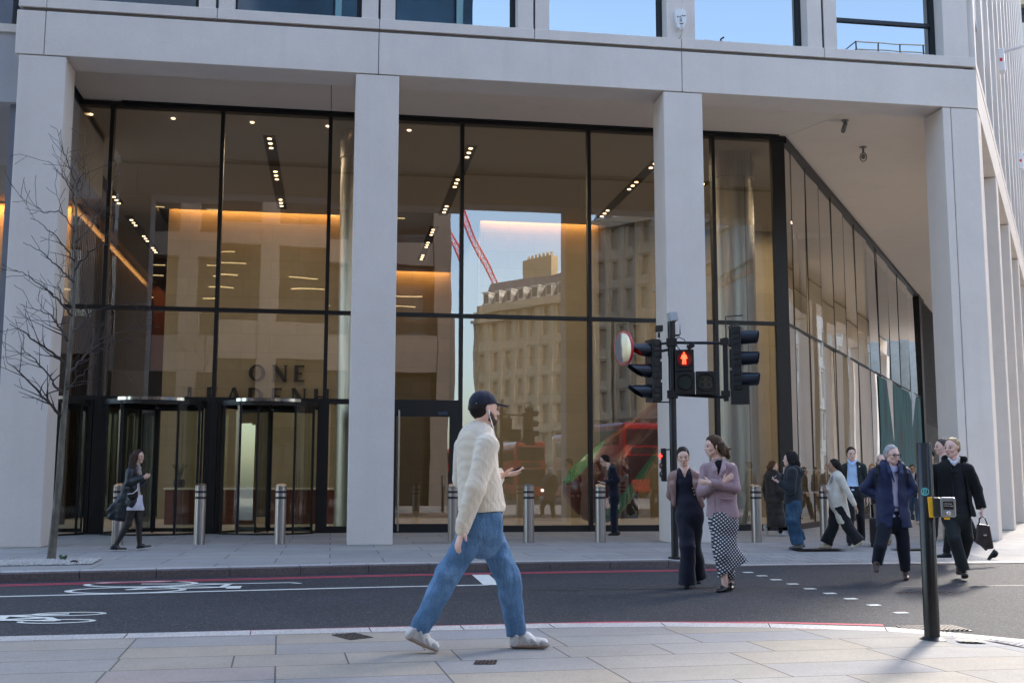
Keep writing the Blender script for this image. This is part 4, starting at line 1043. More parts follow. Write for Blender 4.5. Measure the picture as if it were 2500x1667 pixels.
# ------------------------------------------------------------------ street tree in its pit
def tree():
    t = thing("street_tree", "slim bare young street tree in a gravel pit before the leftmost column", "tree", (-4.13,18.05,.12))
    d = 17.24; k = 2587.9/ (Vector((-4.13,18.05,0)).dot(Vector((fw.x,fw.y,0))))
    az = math.atan2(-4.13,18.05); rx = Vector((math.cos(az),-math.sin(az),0)); ra = Vector((math.sin(az),math.cos(az),0))
    B = Vector((-4.13,18.05,.10))
    P = lambda x, y, dd=0: B+rx*((x-117)/k)+ra*dd+Vector((0,0,(1286-y)/k))
    rn = random.Random(11)
    trunk = [(117,1288,0),(121,1200,0),(126,1100,.02),(127,1000,.03),(130,930,.0),(133,850,-.02),(135,760,0),(137,690,.02),(137,620,.04),(133,560,.03),(134,500,0),(131,440,-.03),(128,400,0)]
    tr = [P(*p) for p in trunk]
    rads = [.066,.056,.051,.046,.040,.036,.032,.028,.025,.021,.018,.014,.011]
    mb = MB().tube([tr[0]-Vector((0,0,.05))]+tr, [.08]+rads, 10)
    mb.build("trunk", mat("bark", (.13,.115,.09), .85, var=(14,.5), bump=(30,.012), scale=(1,1,.35)), t, smooth=True)
    cr = MB()
    def grow(p, dirv, L, r, lev):
        n = max(3, int(L/.11)); pts = [p]; d = dirv.normalized(); rad = [r]
        for i in range(n):
            d = (d+Vector((rn.uniform(-.22,.22), rn.uniform(-.22,.22), rn.uniform(-.10,.20)))).normalized()
            pts.append(pts[-1]+d*(L/n)); rad.append(max(.0036, r*(1-(i+1)/n*.8)))
            if lev > 0 and i > 0 and rn.random() < (.5 if lev > 1 else .42):
                a = rn.choice((-1,1))*rn.uniform(.5,1.0); ax = Vector((rn.uniform(-.4,.4),1,rn.uniform(-.4,.4))) if rn.random() < .6 else Vector((rn.uniform(-1,1),rn.uniform(-1,1),rn.uniform(-1,1)))
                nd = Matrix.Rotation(a,3,ax.normalized()) @ d
                grow(pts[-1], nd, L*rn.uniform(.3,.55), rad[-1]*.75, lev-1)
        cr.tube(pts, rad, 5 if r > .008 else 4)
    def branch(path, r0, tw=2):
        pts = [P(*p) for p in path]; fine = []
        for a, b in zip(pts, pts[1:]):
            for j in range(4):
                q_ = a.lerp(b, j/4)+Vector((rn.uniform(-.018,.018),rn.uniform(-.02,.02),rn.uniform(-.015,.015)))*(1 if j else 0); fine.append(q_)
        fine.append(pts[-1]); n = len(fine)
        rad = [max(.0048, 1.1*r0*(1-.80*i/(n-1))) for i in range(n)]
        cr.tube(fine, rad, 6)
        for i in range(2, n):
            if rn.random() < .42:
                dv = (fine[i]-fine[i-1]).normalized(); a = rn.choice((-1,1))*rn.uniform(.4,.9)
                grow(fine[i], Matrix.Rotation(a,3,Vector((rn.uniform(-.5,.5),1,0)).normalized()) @ dv, rn.uniform(.25,.65), rad[i]*.65, tw-1)
    bs = [([(121,955,0),(100,930,-.1),(75,905,-.2),(45,875,-.3),(20,850,-.35),(5,842,-.4)],.022),
          ([(124,900,0),(105,885,.1),(95,862,.2),(70,835,.3),(45,808,.35),(25,790,.4)],.020),
          ([(128,897,0),(145,880,-.1),(160,862,-.2),(180,842,-.3),(195,825,-.3)],.018),
          ([(131,860,0),(150,835,.1),(172,805,.2),(200,778,.3),(235,768,.35),(285,760,.4)],.021),
          ([(172,805,.2),(182,775,.25),(205,765,.3),(250,745,.3),(275,735,.3)],.014),
          ([(130,835,0),(105,818,-.1),(70,795,-.3),(35,770,-.4),(5,755,-.45)],.021),
          ([(128,780,0),(115,755,.1),(100,735,.1),(88,715,.2),(60,705,.3),(20,690,.4)],.018),
          ([(134,760,0),(150,745,.1),(170,720,.2),(180,700,.2),(215,690,.3),(250,672,.35)],.017),
          ([(136,720,0),(110,695,-.1),(90,675,-.2),(70,660,-.2),(40,640,-.3),(10,630,-.4)],.017),
          ([(136,640,0),(118,620,.1),(100,600,.2),(75,580,.2),(50,560,.3),(20,545,.3)],.016),
          ([(137,610,0),(150,590,-.1),(175,565,-.2),(200,545,-.2),(208,520,-.2)],.015),
          ([(134,590,0),(120,570,-.1),(100,550,-.2),(65,520,-.3),(35,505,-.3)],.014),
          ([(133,545,0),(155,520,.1),(170,495,.2),(175,470,.2),(205,445,.25)],.012),
          ([(133,520,0),(115,490,.1),(95,465,.2),(60,470,.3),(45,455,.3)],.012),
          ([(131,460,0),(120,420,0),(105,390,.1),(85,370,.1),(65,350,.15)],.011),
          ([(128,405,0),(118,375,.0),(108,350,0),(98,325,.05),(93,310,.05)],.010),
          ([(129,420,0),(138,390,-.1),(145,365,-.1),(143,335,-.1)],.010),([(130,430,0),(145,400,.1),(150,385,.1),(146,340,.1)],.008),
          ([(134,500,0),(150,470,-.1),(158,440,-.1),(160,425,-.1)],.009),([(133,700,0),(112,665,.2),(100,640,.3),(112,610,.3)],.012)]
    for p_, r0 in bs: branch(p_, r0)
    cr.build("crown", mat("twig_bark", (.060,.045,.040), .85, var=(20,.4)), t, smooth=True)
    # gravel bed and edging of the pit
    pit = [(-4.9,16.75),(-4.75,17.95),(-3.42,18.12),(-3.35,16.95)]
    pm = MB(); pm.sheet(pit, .124)
    po = pm.build("tree_pit", mat("pit_soil", (.16,.14,.12), .95, var=(12,.4), bump=(20,.01))); tag(po, kind="structure")
    gm = MB(); 
    for i in range(2600):
        u, v = rn.random(), rn.random()
        p = Vector(pit[0]).lerp(Vector(pit[3]), u).lerp(Vector(pit[1]).lerp(Vector(pit[2]), u), v)
        r = rn.uniform(.008,.02); c = Vector((p.x,p.y,.126+rn.uniform(0,.018)))
        gm.add([c+Vector((r,0,0)),c+Vector((0,r*.8,0)),c+Vector((-r,0,0)),c+Vector((0,-r,0)),c+Vector((0,0,r*.8))], [(0,1,4),(1,2,4),(2,3,4),(3,0,4)])
    o = gm.build("gravel", mat("pale_gravel", (.50,.47,.44), .9, var=(30,.35))); tag(o, kind="stuff")
    e = MB(); strip(e, [pit[0],pit[1],pit[2],pit[3]], .03, .126); tag(e.build("pit_edging", BLACKP), "thin dark metal edging round the gravel of the tree pit", "tree pit edging")
    s = MB().lathe([(.001,.18),(.05,.165),(.07,.135),(.06,.12)], (-3.62,17.2,0), 12).build("watering_pipe", BLACKP, smooth=True); tag(s, "black rounded watering cap lying in the gravel of the tree pit", "pipe")
    w_ = MB()
    for i in range(9):
        a = rn.uniform(0,6.28); q_ = Vector((-3.9+.06*math.cos(a), 17.85+.05*math.sin(a), .15+rn.uniform(.02,.06))); w_.tube([(-3.9,17.85,.12),q_], [.01,.02], 4)
    tag(w_.build("weed", mat("weed_green", (.06,.11,.05), .7)), "small green weed growing at the edge of the tree pit", "weed")
tree()
# ------------------------------------------------------------------ the other side of the street (seen in the reflections)
DKG = mat("opposite_glass", (.007,.008,.009), .5, 0, spec=.15)
WARML = mat("office_strip_light", (1,.8,.45), .5, emit=((1,.72,.32), 1.3))
ob = thing("opposite_building", "modern stone grid building across the street mirrored in the left panes", "building", (-20,-5,0))
PST = stonemat("pale_portland", (.12,.105,.098), .05)
mb = MB().box(-46,-24,0,5.6,-5.9,20); mb.build("wall", mat("inner_dark", (.018,.018,.02), .5), ob)
pr_ = MB(); sp_ = MB()
for i in range(12):
    x = 5.98-4.35*i
    pr_.box(x-.95,-6.1,0,x,-5,19)
for z0, z1 in ((7.4,9.3),(13.2,14.4),(17.6,18.7)): sp_.box(-46,-6.0,z0,5.9,-5.06,z1)
MB().box(-46,-24,18.9,5.95,-5.3,34).build("glass_tower", mat("tower_glass",(.012,.03,.06),.1,var=(.3,.5)), ob)
for k in range(9): MB().box(5.2-k*5.5,-5.3,18.9,5.5-k*5.5,-5.15,34).build("tower_fin", mat("tower_fin",(.05,.13,.2),.3), ob)
pr_.build("pier", PST, ob); sp_.build("spandrel", PST, ob)
rn = random.Random(8)
for i in range(11):
    x = 5.0-4.35*i
    for fl, (z0, z1) in enumerate(((9.3,13.2),(14.4,17.6),(18.7,22.2))):
        if i > 8: continue
        wo = MB().quad((x-3.4,-5.45,z0),(x,-5.45,z0),(x,-5.45,z1),(x-3.4,-5.45,z1)).build("window", glassmat("opposite_pane",(.5,.5,.5),.05,1.0,.0,1) if (i == 0 and fl == 0) else bpy.data.materials["opposite_pane"], ob)
        l = MB()
        for k in range(rn.randint(2,4)):
            zz = z0+(.45+.15*k)*(z1-z0); l.box(x-3.2+rn.uniform(0,.6),-5.75,zz,x-.5-rn.uniform(0,1.0),-5.7,zz+.05)
        l.build("strip_light", WARML, wo)
rb_ = MB()
for i in range(11):
    x = 5.0-4.35*i; rb_.box(x-3.4,-5.5,.12,x,-5.4,7.35)
rb_.build("shopfront", DKG, ob)

def stone_block(name, label, O, d, L, H, floors, bays, depth, col, roof=True, win_w=.42, side=1):
    """a Victorian stone front along d from O, outward normal to the left of d"""
    d = Vector((*d,0)).normalized(); nn = Vector((-d.y, d.x, 0))*side; f = FR((*O,0), d, nn)
    t = thing(name, label, "building", (*O,0))
    st = stonemat(name+"_stone", col, .14, 4); dk = mat(name+"_window", (.02,.02,.022), .12); sl_ = mat(name+"_slate", (.10,.10,.115), .6, var=(1,.3))
    w_ = MB(); f.box(w_, 0, L, -depth, -.6, 0, H-.3)
    bw = L/bays; zs_ = np.linspace(0, H, floors+1)
    for i in range(bays+1):
        x = i*bw; hw = bw*(1-win_w)/2
        f.box(w_, max(0,x-hw), min(L,x+hw), -.6, 0, 0, H)
        f.box(w_, max(0,x-hw*.35), min(L,x+hw*.35), 0, .18, zs_[1], H)
    for k in range(floors):
        z0, z1 = zs_[k], zs_[k+1]; fh = z1-z0
        f.box(w_, 0, L, -.6, -.02, z0, z0+fh*.22); f.box(w_, 0, L, -.6, -.02, z0+fh*.86, z1)
        f.box(w_, 0, L, -.02, .35 if k in (1, floors-1) else .15, z1-.35, z1)
    f.box(w_, 0, L, -.3, .8, H-.5, H); f.box(w_, 0, L, -.2, .05, H, H+1.1)
    w_.build("wall", st, t)
    wp = None; cnt = 0
    for k in range(floors):
        z0 = zs_[k]; fh = zs_[k+1]-z0
        for i in range(bays):
            if cnt >= 96: break
            c = f.P((i+.5)*bw, -.5, z0)
            if wp is None:
                m_ = MB(); hw = bw*win_w/2
                fr_ = FR((0,0,0), d, nn)
                fr_.box(m_, -hw, hw, -.04, 0, fh*.22, fh*.86); m_.m = 1
                fr_.box(m_, -hw, hw, 0, .05, fh*.53, fh*.55); fr_.box(m_, -.04, .04, 0, .05, fh*.22, fh*.86)
                for s in (-1,1): fr_.box(m_, s*hw-.06, s*hw+.06, 0, .06, fh*.22, fh*.86)
                wp = m_.build("window", [dk, st], None); wp.parent = t; wp.matrix_parent_inverse = Matrix.Translation(t.location).inverted(); o = wp
            else:
                o = wp.copy(); COL.objects.link(o); o.parent = t
            o.location = c; cnt += 1
    if roof:
        r_ = MB(); a = [f.P(0,-.3,H), f.P(L,-.3,H), f.P(L,-3.2,H+5.5), f.P(0,-3.2,H+5.5), f.P(L,-9,H+6.5), f.P(0,-9,H+6.5)]
        r_.add(a, [(0,1,2,3),(3,2,4,5)]); r_.add([f.P(0,-.3,H),f.P(0,-3.2,H+5.5),f.P(0,-9,H+6.5),f.P(0,-9,H)], [(0,1,2,3)]); r_.add([f.P(L,-.3,H),f.P(L,-3.2,H+5.5),f.P(L,-9,H+6.5),f.P(L,-9,H)], [(0,1,2,3)])
        r_.build("roof", sl_, t)
        wt = mat(name+"_dormer", (.62,.60,.56), .6)
        for i in range(0, bays):
            m_ = MB(); x = (i+.5)*bw; f.box(m_, x-.7, x+.7, -2.6, -.5, H+1.2, H+3.3); f.box(m_, x-.85, x+.85, -2.9, -.35, H+3.3, H+3.5); m_.m = 1; f.box(m_, x-.5, x+.5, -.5, -.46, H+1.5, H+3.1)
            m_.build("dormer", [wt, dk], t)
        for x in (L*.25, L*.62):
            m_ = MB(); f.box(m_, x-3.2, x+3.2, -9, -7.4, H+5, H+9.5)
            for j in range(7): m_.lathe([(.22,H+9.5),(.2,H+10.3)], f.P(x-2.6+j*.86,-8.2,0), 8)
            m_.build("chimney", mat(name+"_chimney", (.42,.33,.2), .8), t)
    return t
# long stone block down the side street; its near end stands to the right
stone_block("stone_block", "tall Victorian stone block with dormers and chimneys mirrored in the middle panes", (22,-140), (.59,.81), 31, 29, 6, 10, 16, (.44,.36,.25))
stone_block("arched_block", "taller dark stone block with dormers mirrored beside the third column", (40.6,-114.4), (.59,.81), 60, 39, 8, 20, 16, (.30,.25,.19))
cb_ = thing("corner_block", "flat topped grey corner building with railing mirrored in the upper right window", "building", (27,-5,0))
MB().box(26,-32,0,58,-8,22.6).box(25.6,-32,21.4,58,-7.6,21.9).box(25.7,-32,18.6,58,-7.7,18.9).box(25.7,-32,15.6,58,-7.7,15.9).build("wall", stonemat("blue_stone",(.34,.36,.36),.06), cb_)
rl = MB()
for z in (23.0,23.4,23.8): rl.tube([(26.1,-32,z),(26.1,-8.1,z),(58,-8.1,z)], .035, 5)
for i in range(26): rl.tube([(26.1+i*1.25,-8.1,22.6),(26.1+i*1.25,-8.1,23.8)], .04, 5)
rl.build("railing", BLACKP, cb_)
for k in range(8): 
    for z in (16.3, 12.2, 8): MB().box(28+k*3.6,-8.0,z,30+k*3.6,-7.96,z+1.9).build("window", DKG, cb_)
MB().box(25.9,-32,14.9,58,-7.5,15.2).build("tile_band", mat("terracotta",(.5,.26,.17),.8), cb_)
# tower crane far behind
cr = thing("tower_crane", "red lattice tower crane jib mirrored in the blue patch of glass", "crane", (9,-150,0))
def lattice(a, b, wd, m, name, n):
    a = Vector(a); b = Vector(b); d = (b-a); L = d.length; d.normalize(); u = d.cross(Vector((0,1,0))).normalized(); v = d.cross(u); mb = MB()
    cs = [u*wd+v*wd, u*-wd+v*wd, u*-wd-v*wd, u*wd-v*wd]
    for c in cs: mb.tube([a+c,b+c], .08, 4)
    for i in range(n):
        p = a+d*(L*i/n); q_ = a+d*(L*(i+1)/n)
        for j in range(4): mb.tube([p+cs[j], q_+cs[(j+1) % 4]], .045, 4, cap=False); mb.tube([p+cs[j], p+cs[(j+1) % 4]], .045, 4, cap=False)
    return mb.build(name, m, cr)
CRM = mat("crane_red", (.62,.10,.12), .5)
lattice((27.5,-150,34),(11.5,-150,67),.45,CRM,"jib",34)
# red double deck buses waiting in the side street
BUSR = mat("bus_red", (.55,.015,.02), .25, coat=.5); BUSG = mat("bus_glass", (.015,.018,.022), .08); TYRE = mat("tyre", (.015,.015,.015), .8); HUB = mat("hub", (.2,.2,.2), .5)
HEADL = mat("bus_headlight", (1,.95,.85), .3, emit=((1,.95,.8), 1.5)); BLIND = mat("blind_amber", (.9,.7,.2), .5, emit=((1,.75,.15), 1.2))
def bus(label, x, y, rz):
    t = thing("double_decker_bus", label, "bus", (x,y,.0), rz, "red buses behind the camera")
    Tm = Matrix.Translation((x,y,0)) @ Matrix.Rotation(rz,4,'Z')
    def b(): m_ = MB(); m_.T = Tm; return m_
    b().box(-1.25,0,.35,1.25,10.8,4.35).build("body", BUSR, t, bevel=.22, seg=4)
    for nme, a in (("windscreen",(-1.1,-.02,1.1,1.1,.1,2.35)),("upper_window",(-1.12,-.02,2.9,1.12,.1,3.95)),("side_window",(-1.27,.7,1.2,-1.2,10.2,2.2)),("side_window",(-1.27,.7,2.95,-1.2,10.2,3.85)),("side_window",(1.2,.7,1.2,1.27,10.2,2.2)),("side_window",(1.2,.7,2.95,1.27,10.2,3.85))):
        b().box(*a).build(nme, BUSG, t, bevel=.03)
    bo = b().box(-.8,-.04,2.42,.8,.1,2.80).build("destination_blind", BLACKP, t)
    for sx in (-1, 1): b().box(sx*.95-.16,-.03,.72,sx*.95+.16,.05,.92).build("headlight", HEADL, t)
    for sx in (-1, 1):
        for yy in (2.3, 8.2):
            m_ = MB().lathe([(.48,-.14),(.5,0),(.48,.14)], Tm @ Vector((sx*1.13,yy,.5)), 20, axis=Tm.to_3x3() @ Vector((1,0,0))).build("wheel", TYRE, t, smooth=True, auto=40)
    return t, Tm
t1, T1 = bus("red double deck bus numbered 26 mirrored in the lobby door", 7.6,-36, R(180-6))
o = text("26", .55, (0,0,0), BLIND, ext=.01, name="route_number"); o.data.transform(T1 @ Matrix.Translation((.35,-.06,2.44))); put(o, t1)
bus("red double deck bus mirrored just left of the sweater, behind the first bus", 11.2,-47, R(180-8))
bus("red double deck bus mirrored in the pane right of the sweater", 14.2,-31, R(180-8))
bus("red double deck bus mirrored behind the suited man at the glass", 17.3,-9.5, R(180-12))
# the block on the other side of the side street
d2 = s_; o2 = CO+n_*19.5+s_*3
stone_block("side_block", "pale stone block across the side street mirrored in the canted glass", (o2.x, o2.y), (s_.x,s_.y), 190, 26, 5, 48, 16, (.55,.50,.44))


e3 = o2+s_*190-n_*40
stone_block("vista_screen_block", "added stone block screening bright sky from the canted glass at the street end", (e3.x, e3.y), (n_.x,n_.y), 66, 80, 16, 18, 14, (.5,.46,.4))  # added block, made tall to keep bright sky out of the glass
# ------------------------------------------------------------------ people: smooth-blended volumes turned into one surface per garment
def surface(field, org, vox):
    """surface nets on a sampled distance field"""
    F = field; nx, ny, nz = F.shape
    ins = F < 0
    cnt = np.zeros((nx-1,ny-1,nz-1), np.float32); acc = np.zeros((nx-1,ny-1,nz-1,3), np.float32)
    ids = [(0,0,0),(1,0,0),(0,1,0),(1,1,0),(0,0,1),(1,0,1),(0,1,1),(1,1,1)]
    def sub(A, c): return A[c[0]:nx-1+c[0], c[1]:ny-1+c[1], c[2]:nz-1+c[2]]
    for a in ids:
        for ax in range(3):
            if a[ax]: continue
            b = list(a); b[ax] = 1
            fa, fb = sub(F,a), sub(F,b); m = (fa < 0) != (fb < 0)
            t = np.where(m, fa/np.where(fa == fb, 1, fa-fb), 0)
            cnt += m
            for k in range(3): acc[...,k] += np.where(m, a[k]+(t if k == ax else 0), 0)
    act = cnt > 0
    idx = np.full(act.shape, -1, np.int64); idx[act] = np.arange(act.sum())
    g = np.argwhere(act)
    V = (g+acc[act]/cnt[act][:,None])*vox+org
    Q = []
    for ax in range(3):
        sl0 = [slice(None)]*3; sl1 = [slice(None)]*3; sl0[ax] = slice(0,-1); sl1[ax] = slice(1,None)
        ch = ins[tuple(sl0)] != ins[tuple(sl1)]
        e = np.argwhere(ch); u, v = [(1,2),(2,0),(0,1)][ax]
        ok = (e[:,u] > 0) & (e[:,v] > 0) & (e[:,u] < F.shape[u]-1) & (e[:,v] < F.shape[v]-1); e = e[ok]
        if not len(e): continue
        flip = ins[e[:,0],e[:,1],e[:,2]]
        def at(du, dv):
            q = e.copy(); q[:,u] -= du; q[:,v] -= dv; return idx[q[:,0],q[:,1],q[:,2]]
        q = np.stack([at(1,1),at(0,1),at(0,0),at(1,0)],1)
        q[~flip] = q[~flip][:,::-1]; Q.append(q)
    return V, np.concatenate(Q)

class Vol:
    def __init__(s): s.P = []
    def cap(s, a, b, ra, rb=None, k=.03, flat=1.0, w=None, op='+', amp=0):
        s.P.append((op, np.array(a,float), np.array(b,float), ra, ra if rb is None else rb, k, flat, None if w is None else np.array(w,float)/np.linalg.norm(w))); return s
    def ball(s, c, r, **kw): return s.cap(c, c, r, r, **kw)
    def chain(s, pts, rad, **kw):
        for i in range(len(pts)-1): s.cap(pts[i], pts[i+1], rad[i], rad[i+1], **kw)
        return s
    def tcap(s, a, b, ra, rb, k=.02):   # cap with its far end cut square
        s.P.append(('+c', np.array(a,float), np.array(b,float), ra, rb, k, 1.0, None)); return s
    def vee(s, a, b, wa, wb, f, depth=.14):   # an opening down the front
        s.P.append(('V', np.array(a,float), np.array(b,float), wa, wb, depth, 0, np.array(f,float))); return s
    def cut(s, p, n):   # remove the half space in front of the plane
        s.P.append(('|', np.array(p,float), np.array(n,float)/np.linalg.norm(n), 0,0,0,0,None)); return s
    def mesh(s, vox, fold=0, ffreq=9, seed=0, fdir=None):
        lo = np.array([1e9]*3); hi = -lo
        for q in s.P:
            if q[0][0] != '+': continue
            r = max(q[3], q[4])*max(1, 1)+.03
            lo = np.minimum(lo, np.minimum(q[1],q[2])-r); hi = np.maximum(hi, np.maximum(q[1],q[2])+r)
        n = np.ceil((hi-lo)/vox).astype(int)+1
        F = np.full(n, .2, np.float32)
        ax = [lo[i]+np.arange(n[i])*vox for i in range(3)]
        for op, a, b, ra, rb, k, flat, w in s.P:
            if op == '|':
                d = (ax[0][:,None,None]-a[0])*b[0]+(ax[1][None,:,None]-a[1])*b[1]+(ax[2][None,None,:]-a[2])*b[2]
                F = np.maximum(F, d).astype(np.float32); continue
            if op == 'V':
                X = np.stack(np.meshgrid(*ax, indexing='ij'), -1).astype(np.float32); ft = w; lt = np.array([-w[1],w[0],0])
                t = np.clip((X[...,2]-a[2])/(b[2]-a[2]),0,1); c_ = a[None]+(b-a)[None]*t[...,None].reshape(-1,1); c_ = c_.reshape(X.shape)
                dl = np.abs((X-c_)@lt)-(ra+(rb-ra)*t); dz = np.maximum(X[...,2]-max(a[2],b[2]), min(a[2],b[2])-X[...,2]); df = -((X-c_)@ft)-k
                d = np.maximum(np.maximum(dl,dz),df); F = np.maximum(F,-d).astype(np.float32); continue
            r = max(ra, rb)+k+.05
            i0 = np.maximum(((np.minimum(a,b)-r-lo)/vox).astype(int), 0); i1 = np.minimum(((np.maximum(a,b)+r-lo)/vox).astype(int)+2, n)
            if (i1 <= i0).any(): continue
            X = np.stack(np.meshgrid(*[ax[i][i0[i]:i1[i]] for i in range(3)], indexing='ij'), -1)
            d = X-a; ab = b-a
            if w is not None:
                wp = w; 
                L = np.dot(ab,ab)
                if L > 1e-9:
                    wp = w-ab*np.dot(w,ab)/L; wp /= max(np.linalg.norm(wp), 1e-6)
                d = d+(d@wp)[...,None]*wp*(1/flat-1)
            L = np.dot(ab,ab)
            t = np.clip((d@ab)/L,0,1) if L > 1e-9 else np.zeros(d.shape[:-1])
            D_ = np.linalg.norm(d-t[...,None]*ab,axis=-1)-(ra+(rb-ra)*t)
            if w is not None and flat < 1: D_ = D_*(flat+.25 if flat < .75 else 1)
            sl = tuple(slice(i0[i],i1[i]) for i in range(3)); G = F[sl]
            if op == '+c': D_ = np.maximum(D_, (X-b)@(ab/np.sqrt(L)))
            if op[0] == '+':
                h = np.maximum(k-np.abs(G-D_),0)/max(k,1e-6); F[sl] = np.minimum(G,D_)-h*h*k*.25
            else:
                D_ = -D_; h = np.maximum(k-np.abs(G-D_),0)/max(k,1e-6); F[sl] = np.maximum(G,D_)+h*h*k*.25
        if fold:
            rn = np.random.RandomState(seed); X = np.stack(np.meshgrid(*ax, indexing='ij'), -1).astype(np.float32)
            N_ = np.zeros(n, np.float32)
            for i in range(6):
                dv = rn.normal(size=3); dv /= np.linalg.norm(dv)
                if fdir is not None: dv = dv-np.array(fdir)*(dv@np.array(fdir))*.75; dv /= np.linalg.norm(dv)
                fr_ = ffreq*rn.uniform(.6,1.9)*2
                ph = X@(dv*fr_).astype(np.float32)+rn.uniform(0,6.28); dv2 = rn.normal(size=3)*ffreq*.7
                N_ += np.sin(ph+1.5*np.sin(X@dv2.astype(np.float32)))
            F = F+fold*N_/3
        F[0]=F[-1]=.2; F[:,0]=F[:,-1]=.2; F[:,:,0]=F[:,:,-1]=.2
        return surface(F.astype(np.float32), lo, vox)

SKIN = {}
def skinmat(kind):
    if kind not in SKIN:
        c = {'fair':(.76,.49,.385),'mid':(.66,.41,.30),'tan':(.46,.265,.175),'pink':(.80,.50,.41)}[kind]
        m, t, b = newmat("skin_"+kind); v = coords(t); f = noise(t, v, 14, 4)
        t.links.new(ramp(t, f, [(.3,tuple(x*.9 for x in c)),(.7,tuple(min(1,x*1.08) for x in c))]), b.inputs['Base Color'])
        b.inputs['Roughness'].default_value = .5; b.inputs['Subsurface Weight'].default_value = .12; b.inputs['Subsurface Radius'].default_value = (.01,.004,.002); SKIN[kind] = m
    return SKIN[kind]
def cloth(name, col, rough=.85, amt=.15, fine=160, bd=.0015, sheen=.15, sc=6):
    m, t, b = newmat(name); v = coords(t); f = noise(t, v, sc, 4); g_ = noise(t, v, fine, 2)
    c = ramp(t, f, [(.3,tuple(x*(1-amt) for x in col)),(.7,tuple(min(1,x*(1+amt)) for x in col))])
    c = mixc(t, .18, c, ramp(t, g_, [(.35,(0,0,0)),(.65,(1,1,1))]), 'OVERLAY')
    t.links.new(c, b.inputs['Base Color']); b.inputs['Roughness'].default_value = rough; b.inputs['Sheen Weight'].default_value = sheen
    b.inputs['Specular IOR Level'].default_value = .3
    p = addbump(t, b, noise(t, v, 16, 4, .6), .012, .8); addbump(t, b, g_, bd, .6, p); return m
HAIRM = {}
def hairmat(name, col):
    if name not in HAIRM:
        m, t, b = newmat("hair_"+name); v = coords(t, scale=(1,1,.12)); f = noise(t, v, 120, 3)
        t.links.new(ramp(t, f, [(.3,tuple(x*.6 for x in col)),(.7,tuple(min(1,x*1.5) for x in col))]), b.inputs['Base Color'])
        b.inputs['Roughness'].default_value = .6; b.inputs['Specular IOR Level'].default_value = .2; addbump(t, b, f, .006); HAIRM[name] = m
    return HAIRM[name]
EYESHADE = mat("eye_shade_tone", (.22,.15,.12), .4); EYEP = mat("eye_dark", (.02,.014,.01), .2); LIPM = mat("lip", (.40,.15,.125), .5)  # eyeballs take a shadowed skin tone: socket shade painted into the colour

class Person:
    """frame: u to the viewer's right, d away from the viewer, z up; origin on the ground under the figure.
       sc = picture units per metre in the survey sheet the joints were measured on, (x0,y0) its ground point"""
    def __init__(s, label, base, z, sheet, skin, group=None, name="person"):
        x, y = base; s.x0, s.y0, s.sc = sheet; s.base = Vector((x,y,z))
        a = math.atan2(x,y); s.M = Matrix(((math.cos(a),math.sin(a),0,x),(-math.sin(a),math.cos(a),0,y),(0,0,1,z),(0,0,0,1)))
        s.root = thing(name, label, "person", (x,y,z), 0, group); s.skin = skinmat(skin); s.nv = 0
    def j(s, x, y, d=0): return np.array([(x-s.x0)/s.sc, d, (s.y0-y)/s.sc])
    def add(s, name, vol, m, vox=.01, parent=None, **kw):
        V, Q = vol.mesh(vox, **kw)
        me = bpy.data.meshes.new(name); me.vertices.add(len(V)); me.loops.add(Q.size); me.polygons.add(len(Q))
        W_ = V@np.array(s.M.to_3x3()).T+np.array(s.M.translation)
        me.vertices.foreach_set("co", W_.astype(np.float32).ravel()); me.loops.foreach_set("vertex_index", Q.ravel().astype(np.int32))
        me.polygons.foreach_set("loop_start", np.arange(0,Q.size,4,dtype=np.int32)); me.polygons.foreach_set("loop_total", np.full(len(Q),4,np.int32))
        me.polygons.foreach_set("use_smooth", np.ones(len(Q),bool)); me.update(calc_edges=True); me.validate()
        me.materials.append(m); o = bpy.data.objects.new(name, me); COL.objects.link(o)
        return put(o, s.root if parent is None else (None if parent == 'top' else parent))
    def mb(s): m_ = MB(); m_.T = s.M; return m_

